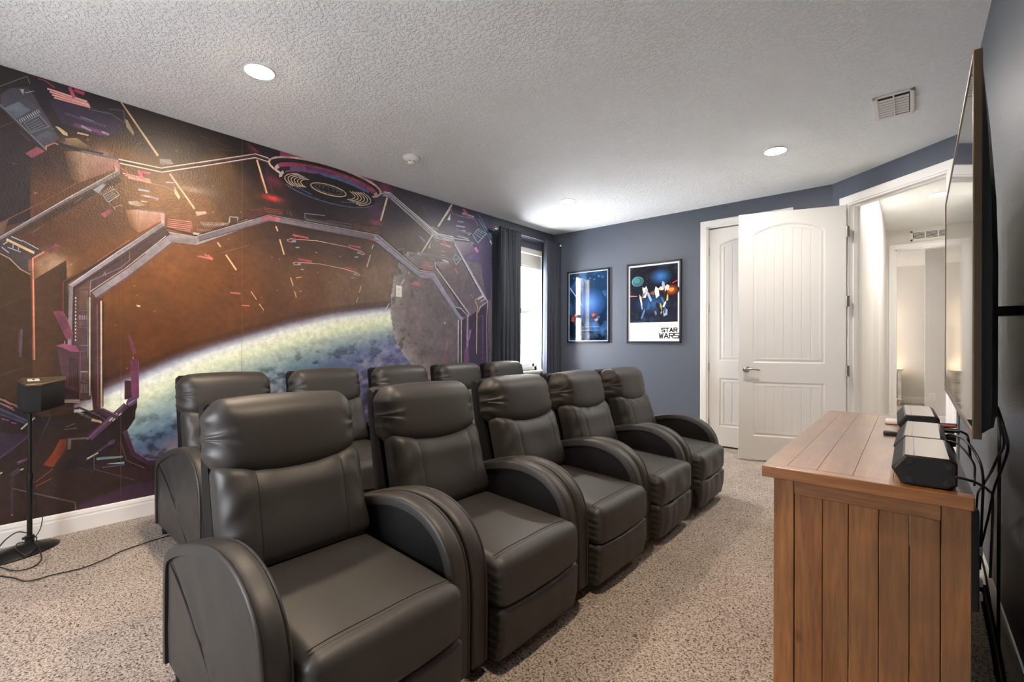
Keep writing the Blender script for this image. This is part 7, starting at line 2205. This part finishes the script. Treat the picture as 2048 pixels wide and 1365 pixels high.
# ---------------------------------------------------------------- outlets
def plate(name, label, loc, rot, cat, kind='outlet'):
    r = empty(name, loc, label=label, cat=cat); r.rotation_euler = rot
    b = MB(); b.box(-.036, .036, -.058, .058, 0, .006, .003); b.build('cover_plate', M['white_plastic'], r, 40)
    b = MB()
    if kind == 'outlet':
        for z in (-.022, .022): b.box(-.017, .017, z - .014, z + .014, .0055, .0075, .002)
    else: b.box(-.012, .012, -.030, .030, .0055, .0085, .002)
    b.build('insert', M['white_plastic'], r, 40)
    if kind == 'outlet':
        b = MB()
        for z in (-.022, .022): b.box(-.008, -.006, z - .002, z + .007, .007, .0080); b.box(.006, .008, z - .002, z + .006, .007, .0080); b.box(-.002, .002, z - .010, z - .006, .007, .0080)
        b.build('slots', M['void'], r)
    return r
plate('wall_outlet', 'pale cover plate mounted on the printed moon of the mural', (XL + .0045, 2.815, 1.690), (radians(90), 0, radians(90)), 'outlet')
plate('wall_outlet', 'white power outlet low on the bedroom wall', (.25, 9.2, .40), (radians(90), 0, 0), 'outlet')

# ---------------------------------------------------------------- bedroom: nightstand and lamp
M['antique'] = mat('antique_cream_paint', lin((206, 198, 180)), .5, var=(6, lin((150, 138, 118)), .45, .8))
M['groove'] = mat('dark_glaze', lin((70, 60, 50)), .6)
ns = empty('nightstand', (-.46, 11.90, 0), label='antique cream nightstand with three drawers in the bedroom', cat='nightstand')
b = MB(); b.box(-.36, .36, -.24, .24, .675, .70, .006); b.box(-.34, .34, -.225, .225, .655, .675, .006); b.box(-.31, .31, -.20, .20, .12, .655, .004); b.box(-.35, .35, -.235, .235, .085, .125, .008)
b.build('body', M['antique'], ns, 40)
for s in (-1, 1):
    b = MB(); b.box(s * .31 - .022, s * .31 + .022, -.222, -.19, .125, .655, .005); b.build('pilaster', M['antique'], ns, 40)
for k in range(3):
    z0 = .14 + k * .172
    b = MB(); b.box(-.270, .270, -.204, -.198, z0 - .004, z0 + .160); b.build('drawer_gap', M['groove'], ns)
    b = MB(); b.box(-.262, .262, -.215, -.2, z0 + .004, z0 + .152, .004); dr = b.build('drawer', M['antique'], ns, 40)
    b = MB(); b.box(-.240, .240, -.2165, -.2145, z0 + .022, z0 + .134); b.build('drawer_groove', M['groove'], dr)
    b = MB(); b.box(-.232, .232, -.220, -.214, z0 + .030, z0 + .126, .003); b.build('drawer_field', M['antique'], dr, 40)
    for s in (-1, 1):
        b = MB(); b.lathe([(0, -.218), (.010, -.220), (.007, -.232), (.016, -.240), (0, -.248)], (s * .13, 0, z0 + .078), 14, 'y'); b.build('knob', M['bronze'], dr, 40)
for sx in (-1, 1):
    for sy in (-1, 1):
        b = MB(); b.lathe([(0, 0), (.018, 0), (.026, .02), (.036, .045), (.030, .07), (.020, .085), (0, .086)], (sx * .30, sy * .19, 0), 16); b.build('leg', M['antique'], ns, 50)
lm = empty('table_lamp', (-.56, 11.93, .70), label='lit table lamp with a white drum shade on the bedroom nightstand', cat='lamp')
b = MB(); b.lathe([(0, 0), (.07, 0), (.07, .015), (.03, .03), (.022, .06), (.05, .12), (.062, .18), (.045, .24), (.015, .29), (.010, .37), (0, .37)], (0, 0, 0), 28); b.build('base', M['antique'], lm, 50)
M['shade'] = mat('lit_fabric_shade', lin((240, 230, 212)), .8, emit=(1.0, .86, .68), estr=3.0)
b = MB(); b.lathe([(.155, .375), (.150, .72), (.147, .72), (.152, .375)], (0, 0, 0), 36)
b.f = b.f[:-2]; b.m = b.m[:-2]
b.build('lamp_shade', M['shade'], lm, 60)
M['bulb'] = mat('warm_bulb', (1, 1, 1), .5, emit=(1.0, .84, .64), estr=150)
b = MB(); b.lathe([(0, .46), (.02, .47), (.033, .50), (.035, .53), (.026, .56), (0, .575)], (0, 0, 0), 20); b.build('bulb', M['bulb'], lm, 60)

# ================================================================== POSTERS (plain generic pictures)
def art_mat(name, base, grad_to, noise_cols, sc, seed):
    m = bpy.data.materials.new(name); m.use_nodes = True; nt = m.node_tree; N = nt.nodes; L = nt.links; b = N['Principled BSDF']
    tc = N.new('ShaderNodeTexCoord'); sep = N.new('ShaderNodeSeparateXYZ'); L.new(tc.outputs['Generated'], sep.inputs[0])
    r = N.new('ShaderNodeValToRGB'); e = r.color_ramp.elements; e[0].color = (*lin(grad_to), 1); e[1].color = (*lin(base), 1); L.new(sep.outputs['Z'], r.inputs[0])
    n = N.new('ShaderNodeTexNoise'); n.inputs['Scale'].default_value = sc; n.inputs['Detail'].default_value = 6; n.noise_dimensions = '4D'; n.inputs['W'].default_value = seed; L.new(tc.outputs['Object'], n.inputs['Vector'])
    r2 = N.new('ShaderNodeValToRGB'); r2.color_ramp.elements[0].position = .5; r2.color_ramp.elements[0].color = (0, 0, 0, 1); r2.color_ramp.elements[1].position = .78; r2.color_ramp.elements[1].color = (*lin(noise_cols), 1); L.new(n.outputs['Fac'], r2.inputs[0])
    mx = N.new('ShaderNodeMix'); mx.data_type = 'RGBA'; mx.blend_type = 'ADD'; mx.inputs['Factor'].default_value = 1; L.new(r.outputs[0], mx.inputs['A']); L.new(r2.outputs[0], mx.inputs['B']); L.new(mx.outputs['Result'], b.inputs['Base Color'])
    b.inputs['Roughness'].default_value = .06; b.inputs['Specular IOR Level'].default_value = .6
    return m
INK = {}
def ink(c):
    k = tuple(c)
    if k not in INK:
        nm = 'poster_ink_%02x%02x%02x' % k; INK[k] = mat(nm, lin(c), .06, spec=.6)
    return INK[k]
def poster(x0, x1, z0, z1, label, bm, elems, border, art_z0):
    """elems: list of (colour, [(u,v)...]) in 0..1 of the picture area, stacked in order."""
    W, Hh = x1 - x0, z1 - z0
    r = empty('framed_poster', ((x0 + x1) / 2, YF, (z0 + z1) / 2), label=label, cat='poster', group='framed posters on the far wall')
    b = MB(); f = .021
    b.box(-W / 2, -W / 2 + f, -.026, -.001, -Hh / 2, Hh / 2, .003); b.box(W / 2 - f, W / 2, -.026, -.001, -Hh / 2, Hh / 2, .003); b.box(-W / 2, W / 2, -.026, -.001, -Hh / 2, -Hh / 2 + f, .003); b.box(-W / 2, W / 2, -.026, -.001, Hh / 2 - f, Hh / 2, .003)
    b.build('frame', M['black_plastic'], r, 40)
    MB().box(-W / 2 + .01, W / 2 - .01, -.012, -.003, -Hh / 2 + .01, Hh / 2 - .01).build('sheet', ink(border), r)
    iw, ih = W - 2 * f, Hh - 2 * f; m_ = .022 if art_z0 else .012
    ax0, ax1 = -iw / 2 + m_, iw / 2 - m_; az0 = -ih / 2 + (art_z0 if art_z0 else m_); az1 = ih / 2 - m_
    MB().box(ax0, ax1, -.0130, -.012, az0, az1).build('picture', bm, r)
    mb = MB(); mats = []; 
    for i, (c, pts) in enumerate(elems):
        q = ink(c)
        if q not in mats: mats.append(q)
        mb.cur = mats.index(q); y = -.0131 - i * .00003
        mb.add([(ax0 + (ax1 - ax0) * u, y, az0 + (az1 - az0) * v) for u, v in pts], [tuple(range(len(pts)))])
    if elems: mb.build('printed_shapes', mats, r)
    return r, (ax0, ax1, az0, az1, iw, ih)
def disc(cu, cv, r, asp=.68, n=28): return [(cu + r * cos(2 * pi * k / n), cv + r * asp * sin(2 * pi * k / n)) for k in range(n)]
def blotch(cu, cv, ru, rv, seed, n=22):
    rnd = random.Random(seed); return [(cu + ru * (1 + rnd.uniform(-.3, .3)) * cos(2 * pi * k / n), cv + rv * (1 + rnd.uniform(-.3, .3)) * sin(2 * pi * k / n)) for k in range(n)]
def glow(cu, cv, ru, rv, c0, c1, k=8, asp=1):
    out = []
    for i in range(k):
        t = i / (k - 1); s = 1 - t * .85; out.append((tuple(int(c0[j] + (c1[j] - c0[j]) * t) for j in range(3)), [(cu + ru * s * cos(2 * pi * q / 30), cv + rv * s * sin(2 * pi * q / 30)) for q in range(30)]))
    return out
bm1 = art_mat('blue_space_picture', (30, 52, 80), (8, 20, 34), (70, 110, 160), 5, 1.0)
e1 = glow(.55, .55, .42, .22, (28, 52, 84), (70, 110, 170), 9) + [((150, 190, 230), [(.02, .80), (.30, .57), (.36, .50), (.30, .555), (.02, .772)]), ((206, 226, 246), [(.03, .79), (.30, .563), (.31, .560), (.03, .780)])]
for k in range(9): e1.append((((150, 70, 40), (96, 44, 30), (190, 110, 80), (60, 70, 100))[k % 4], blotch(.10 + .04 * (k % 4) + (.55 if k > 4 else 0), .30 + .035 * (k % 3), .045, .022, 10 + k, 14)))
for k in range(8): e1.append(((70, 110, 140), blotch(.12 + .11 * k, .93 - .02 * (k % 3), .03, .010, 40 + k, 10)))
e1 += [((120, 150, 180), [(.20, .145), (.80, .145), (.80, .149), (.20, .149)]), ((120, 150, 180), [(.20, .195), (.80, .195), (.80, .199), (.20, .199)])]
for k in range(5): e1.append(((54, 78, 104), [(.22, .10 - k * .014), (.78, .10 - k * .014), (.78, .104 - k * .014), (.22, .104 - k * .014)]))
poster(-3.677, -3.015, 1.183, 2.178, 'framed dark blue space poster beside the curtain, reflecting the window', bm1, e1, (190, 205, 220), 0)
bm2 = art_mat('dark_space_picture', (30, 30, 38), (18, 28, 44), (40, 60, 90), 6, 2.0)
e2 = glow(.66, .80, .26, .16, (30, 34, 46), (56, 110, 176), 9) + glow(.50, .33, .40, .20, (24, 34, 50), (44, 84, 130), 8) + glow(.86, .55, .17, .10, (60, 34, 34), (226, 92, 40), 8) + [((240, 150, 60), blotch(.87, .56, .05, .03, 5))]
e2 += [((96, 150, 150), disc(.17, .74, .13)), ((50, 92, 100), disc(.18, .735, .118)), ((70, 120, 120), disc(.15, .755, .07))]
# generic abstract crystals and bands, no figures
rnd = random.Random(5)
for k in range(26):
    u = .22 + rnd.random() * .58; v = .16 + rnd.random() * .50; h = .03 + rnd.random() * .09; w_ = .015 + rnd.random() * .035; a = rnd.uniform(-.6, .6)
    c = [(226, 228, 230), (150, 170, 196), (60, 84, 120), (120, 84, 60), (200, 168, 74), (84, 110, 150), (210, 200, 190), (30, 36, 48)][k % 8]
    q = [(-w_, -h), (w_ * .6, -h * .8), (w_, h * .4), (0, h), (-w_ * .9, h * .3)]; e2.append((c, [(u + x * cos(a) - y * sin(a), v + (x * sin(a) + y * cos(a)) * 1.0) for x, y in q]))
e2 += [((210, 60, 44), [(.90, .66), (1.0, .695), (1.0, .715), (.89, .672)]), ((230, 120, 90), [(0, .475), (.16, .47), (.16, .482), (0, .495)])]
for k in range(40): u, v = rnd.random() * .96 + .02, rnd.random() * .95 + .02; e2.append(((170, 190, 220), [(u, v), (u + .006, v), (u + .006, v + .004), (u, v + .004)]))
p2, (ax0, ax1, az0, az1, iw, ih) = poster(-2.764, -2.063, 1.180, 2.180, 'framed space film poster with white border and black title, nearer the doors', bm2, e2, (226, 228, 232), .235)
# title lettering: thick strokes in a plain block hand
GL = {'S': [[(1, 1), (0, 1), (0, .55), (1, .45), (1, 0), (0, 0)]], 'T': [[(0, 1), (1, 1)], [(.5, 1), (.5, 0)]], 'A': [[(0, 0), (.5, 1), (1, 0)], [(.22, .35), (.78, .35)]],
      'R': [[(0, 0), (0, 1), (1, 1), (1, .5), (0, .5)], [(.45, .5), (1, 0)]], 'W': [[(0, 1), (.25, 0), (.5, .8), (.75, 0), (1, 1)]]}
mb = MB()
def stroke(a, b_, w_, y):
    dx, dz = b_[0] - a[0], b_[1] - a[1]; l = hypot(dx, dz) or 1; nx, nz = -dz / l * w_ / 2, dx / l * w_ / 2; ex, ez = dx / l * w_ / 2, dz / l * w_ / 2
    mb.add([(a[0] + nx - ex, y, a[1] + nz - ez), (b_[0] + nx + ex, y, b_[1] + nz + ez), (b_[0] - nx + ex, y, b_[1] - nz + ez), (a[0] - nx - ex, y, a[1] - nz - ez)], [(0, 1, 2, 3)])
for word, x, z, cw, ch in (('STAR', .112, -.365, .036, .044), ('WARS', .078, -.440, .050, .056)):
    for k, c in enumerate(word):
        for pl_ in GL[c]:
            for a, b_ in zip(pl_[:-1], pl_[1:]): stroke((x + k * (cw + .014) + a[0] * cw, z + a[1] * ch), (x + k * (cw + .014) + b_[0] * cw, z + b_[1] * ch), .0115, -.0128 - k * .00002)
mb.build('title_lettering', ink((14, 14, 16)), p2, label='black block lettering STAR WARS')
mb = MB(); rnd = random.Random(9)
for z, x0, x1 in ((-.300, -.30, .14), (-.310, -.28, .12), (-.322, -.22, .02), (-.345, -.12, .02), (-.380, -.29, -.16), (-.380, -.12, .05), (-.395, -.27, -.17), (-.410, -.28, .04), (-.425, -.1, .04), (-.440, -.29, .05)):
    x = x0
    while x < x1:
        l = rnd.uniform(.006, .022); mb.add([(x, -.0124, z), (x + l, -.0124, z), (x + l, -.0124, z + .0035), (x, -.0124, z + .0035)], [(0, 1, 2, 3)]); x += l + .004
mb.build('credit_lines', ink((150, 152, 158)), p2)

# ================================================================== MURAL
def build_mural():
    Y0, Y1, Z0, Z1 = -.7, 4.205, .128, CE - .001; D = .0085
    ys = np.linspace(Y0, Y1, int((Y1 - Y0) / D)); zs = np.linspace(Z0, Z1, int((Z1 - Z0) / D)); Y, Z = np.meshgrid(ys, zs, indexing='ij')
    P = np.stack([Y.ravel(), Z.ravel()], -1)
    sg = lambda c: np.array(c, float)
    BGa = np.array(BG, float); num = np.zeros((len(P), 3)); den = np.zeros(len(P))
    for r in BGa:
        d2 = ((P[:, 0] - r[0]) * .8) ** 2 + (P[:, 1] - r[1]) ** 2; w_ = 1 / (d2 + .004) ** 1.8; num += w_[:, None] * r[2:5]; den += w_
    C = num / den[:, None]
    def fbm(sc, seed, oct=5, ax=(1, 1)):
        r = np.random.RandomState(seed); out = np.zeros(len(P)); amp = 1; tot = 0
        for o in range(oct):
            n = 64; g = r.rand(n, n); q = P * np.array(ax) * sc * 2 ** o + r.rand(2) * 50; i = np.floor(q).astype(int); f = q - i; f = f * f * (3 - 2 * f); i %= n; j = (i + 1) % n
            v = (g[i[:, 0], i[:, 1]] * (1 - f[:, 0]) + g[j[:, 0], i[:, 1]] * f[:, 0]) * (1 - f[:, 1]) + (g[i[:, 0], j[:, 1]] * (1 - f[:, 0]) + g[j[:, 0], j[:, 1]] * f[:, 0]) * f[:, 1]
            out += v * amp; tot += amp; amp *= .55
        return out / tot
    n1 = fbm(6, 1); C *= (.86 + .28 * n1)[:, None]
    for (y, z, ry, rz, r, g, b_, a) in BLOBS:
        k = a * np.exp(-((P[:, 0] - y) / ry) ** 2 - ((P[:, 1] - z) / rz) ** 2) * (.5 + fbm(16, int(y * 91) % 97)); k = np.clip(k, 0, 1)[:, None]; C = C * (1 - k) + sg((r, g, b_)) * k
    # stars
    rs = np.random.RandomState(4); st_ = (rs.rand(len(P)) > .9985)[:, None]; C = np.where(st_, C + 50, C)
    # planet below the limb
    L = np.array(LIMB); zl = np.interp(P[:, 0], L[:, 0], L[:, 1]); slope = np.gradient(zl.reshape(Y.shape), axis=0).ravel() / (ys[1] - ys[0])
    d = (zl - P[:, 1]) / np.sqrt(1 + slope ** 2)
    ramp_d = [-.10, -.05, -.015, .02, .06, .12, .20, .30, .42, .55, .75]
    R_ = np.interp(d, ramp_d, [0, 84, 150, 226, 238, 226, 176, 120, 84, 96, 90]); G_ = np.interp(d, ramp_d, [0, 62, 142, 216, 226, 220, 180, 136, 96, 92, 84]); B_ = np.interp(d, ramp_d, [0, 66, 150, 200, 196, 180, 160, 138, 116, 112, 110])
    pc = np.stack([R_, G_, B_], -1)
    cl = fbm(5, 11, 6, (1, 1.7)); cl2 = fbm(14, 12, 5, (1, 1.5)); ck = np.clip((cl * .5 + cl2 * .5 - .51) * 5, 0, 1) * np.clip((d - .16) * 6, 0, 1)
    pc = pc * (1 - ck[:, None] * .65) + sg((200, 186, 168)) * ck[:, None] * .65
    dk = np.clip((.46 - cl2) * 7, 0, 1) * np.clip((d - .14) * 5, 0, 1); pc *= (1 - .45 * dk)[:, None]
    warm = np.clip((1.4 - P[:, 0]) * 1.5, 0, 1) * np.clip((d - .42) * 6, 0, 1) * np.clip(cl2 * 3 - .8, 0, 1); pc = pc * (1 - warm[:, None] * .8) + sg((206, 150, 116)) * warm[:, None] * .8
    lav = np.clip((P[:, 0] - 1.9) * 1.2, 0, 1) * np.clip((d - .15) * 5, 0, 1); pc = pc * (1 - lav[:, None] * .5) + sg((120, 108, 150)) * lav[:, None] * .5
    yw = np.clip((2.3 - P[:, 0]) * .8, 0, 1) * np.clip(1 - np.abs(d - .07) * 10, 0, 1); pc = pc + yw[:, None] * sg((4, 3, 4))
    pc = pc * [.95, 1.03, 1.10]; a = np.clip((d + .10) / .08, 0, 1)[:, None]; C = C * (1 - a) + pc * a
    # moon
    Mo = np.array(MOON)[::-1]; ym = np.interp(P[:, 1], Mo[:, 1], Mo[:, 0], left=3.4, right=3.05); dm = P[:, 0] - ym; inm = (dm > 0) & (P[:, 1] < 2.13)
    mc = np.stack([np.interp(dm, [0, .04, .2, .6, 1.2], v) for v in ([150, 134, 112, 96, 88], [146, 128, 104, 88, 82], [146, 130, 106, 92, 92])], -1)
    mc *= (.86 + .3 * fbm(9, 21))[:, None]; cr_ = fbm(22, 22); mc *= (1 - .35 * np.clip((cr_ - .58) * 8, 0, 1) * np.clip(1 - dm * 2, 0, 1))[:, None]
    C = np.where(inm[:, None], mc, C)
    C = np.clip(C, 3, 245) / 255.0
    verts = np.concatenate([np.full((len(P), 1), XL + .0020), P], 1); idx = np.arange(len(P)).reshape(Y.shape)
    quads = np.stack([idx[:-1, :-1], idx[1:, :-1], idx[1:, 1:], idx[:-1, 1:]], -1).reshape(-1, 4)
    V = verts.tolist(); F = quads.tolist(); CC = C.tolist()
    # printed shapes, stacked in thin ink layers
    polys = []
    for g_ in GPOLY:
        b0 = len(V); V += [(XL + .00205, q[0], q[1]) for q in g_]; CC += [[q[2] / 255, q[3] / 255, q[4] / 255] for q in g_]; F.append(tuple(range(b0, b0 + len(g_))))
    for ln in MPOLY.split('\n'):
        t = ln.split(); c = [int(v) / 255 for v in t[:3]]; a = [int(v) / 1000 for v in t[3:]]
        p = [(min(max(a[k], Y0), Y1), min(max(a[k + 1], Z0), Z1)) for k in range(0, len(a), 2)]
        if max(q[0] for q in p) - min(q[0] for q in p) < .0008 or max(q[1] for q in p) - min(q[1] for q in p) < .0008: continue
        polys.append((c, p))
    bb = np.array([[min(q[0] for q in p), min(q[1] for q in p), max(q[0] for q in p), max(q[1] for q in p)] for _, p in polys]); lay = np.zeros(len(polys), int)
    for i in range(len(polys)):
        if i:
            o = (bb[:i, 0] < bb[i, 2]) & (bb[:i, 2] > bb[i, 0]) & (bb[:i, 1] < bb[i, 3]) & (bb[:i, 3] > bb[i, 1]); lay[i] = (lay[:i][o].max() if o.any() else 0) + 1
        c, p = polys[i]; b0 = len(V); V += [(XL + .0021 + lay[i] * .00003, q[0], q[1]) for q in p]; CC += [c] * len(p); F.append(tuple(range(b0, b0 + len(p))))
    me = bpy.data.meshes.new('wall_mural'); me.from_pydata(V, [], F); me.update()
    ca = me.color_attributes.new('ink', 'FLOAT_COLOR', 'POINT')
    cc = np.array(CC); nb = len(P) + 4 * len(GPOLY); rv = np.random.RandomState(8); cc[:nb] = np.clip(cc[:nb] * np.where((cc[:nb, :1] > cc[:nb, 2:] * 1.25) & (cc[:nb, :1] < .5), 1.22, 1.06), 0, 1); pc_ = cc[nb:]; gy = pc_.mean(1, keepdims=True); pc_ = (gy + (pc_ - gy) * .80) * rv.uniform(.80, 1.16, (len(pc_), 1)); cc[nb:] = np.clip(pc_ * .90 + np.array([84, 60, 44]) / 255 * .10, 0, 1); cc = np.where(cc <= .04045, cc / 12.92, ((cc + .055) / 1.055) ** 2.4); buf = np.ones((len(cc), 4), np.float32); buf[:, :3] = cc; ca.data.foreach_set('color', buf.ravel())  # shape inks blended towards warm brown: gloss haze put into the colour
    m = bpy.data.materials.new('printed_mural'); m.use_nodes = True; nt = m.node_tree; N = nt.nodes; L_k = nt.links; b = N['Principled BSDF']
    at = N.new('ShaderNodeAttribute'); at.attribute_name = 'ink'; tc = N.new('ShaderNodeTexCoord')
    n = N.new('ShaderNodeTexNoise'); n.inputs['Scale'].default_value = 22; n.inputs['Detail'].default_value = 8; n.inputs['Roughness'].default_value = .7; L_k.new(tc.outputs['Object'], n.inputs['Vector'])
    mr = N.new('ShaderNodeMapRange'); mr.inputs['From Min'].default_value = .3; mr.inputs['From Max'].default_value = .7; mr.inputs['To Min'].default_value = .76 * MURAL_GAIN; mr.inputs['To Max'].default_value = 1.22 * MURAL_GAIN; L_k.new(n.outputs['Fac'], mr.inputs['Value'])
    vm = N.new('ShaderNodeVectorMath'); vm.operation = 'SCALE'; L_k.new(at.outputs['Color'], vm.inputs[0]); L_k.new(mr.outputs[0], vm.inputs['Scale']); L_k.new(vm.outputs[0], b.inputs['Base Color'])
    n2 = N.new('ShaderNodeTexNoise'); n2.inputs['Scale'].default_value = 85; n2.inputs['Detail'].default_value = 3; L_k.new(tc.outputs['Object'], n2.inputs['Vector'])
    bp = N.new('ShaderNodeBump'); bp.inputs['Strength'].default_value = .5; bp.inputs['Distance'].default_value = .004; L_k.new(n2.outputs['Fac'], bp.inputs['Height']); L_k.new(bp.outputs[0], b.inputs['Normal'])
    b.inputs['Roughness'].default_value = .42; b.inputs['Specular IOR Level'].default_value = .55
    me.materials.append(m)
    o = bpy.data.objects.new('wall_mural', me); COL.objects.link(o)
    tag(o, 'printed mural of a spaceship cockpit looking out at a planet and moon', 'mural')
MURAL_GAIN = 1.0
build_mural()
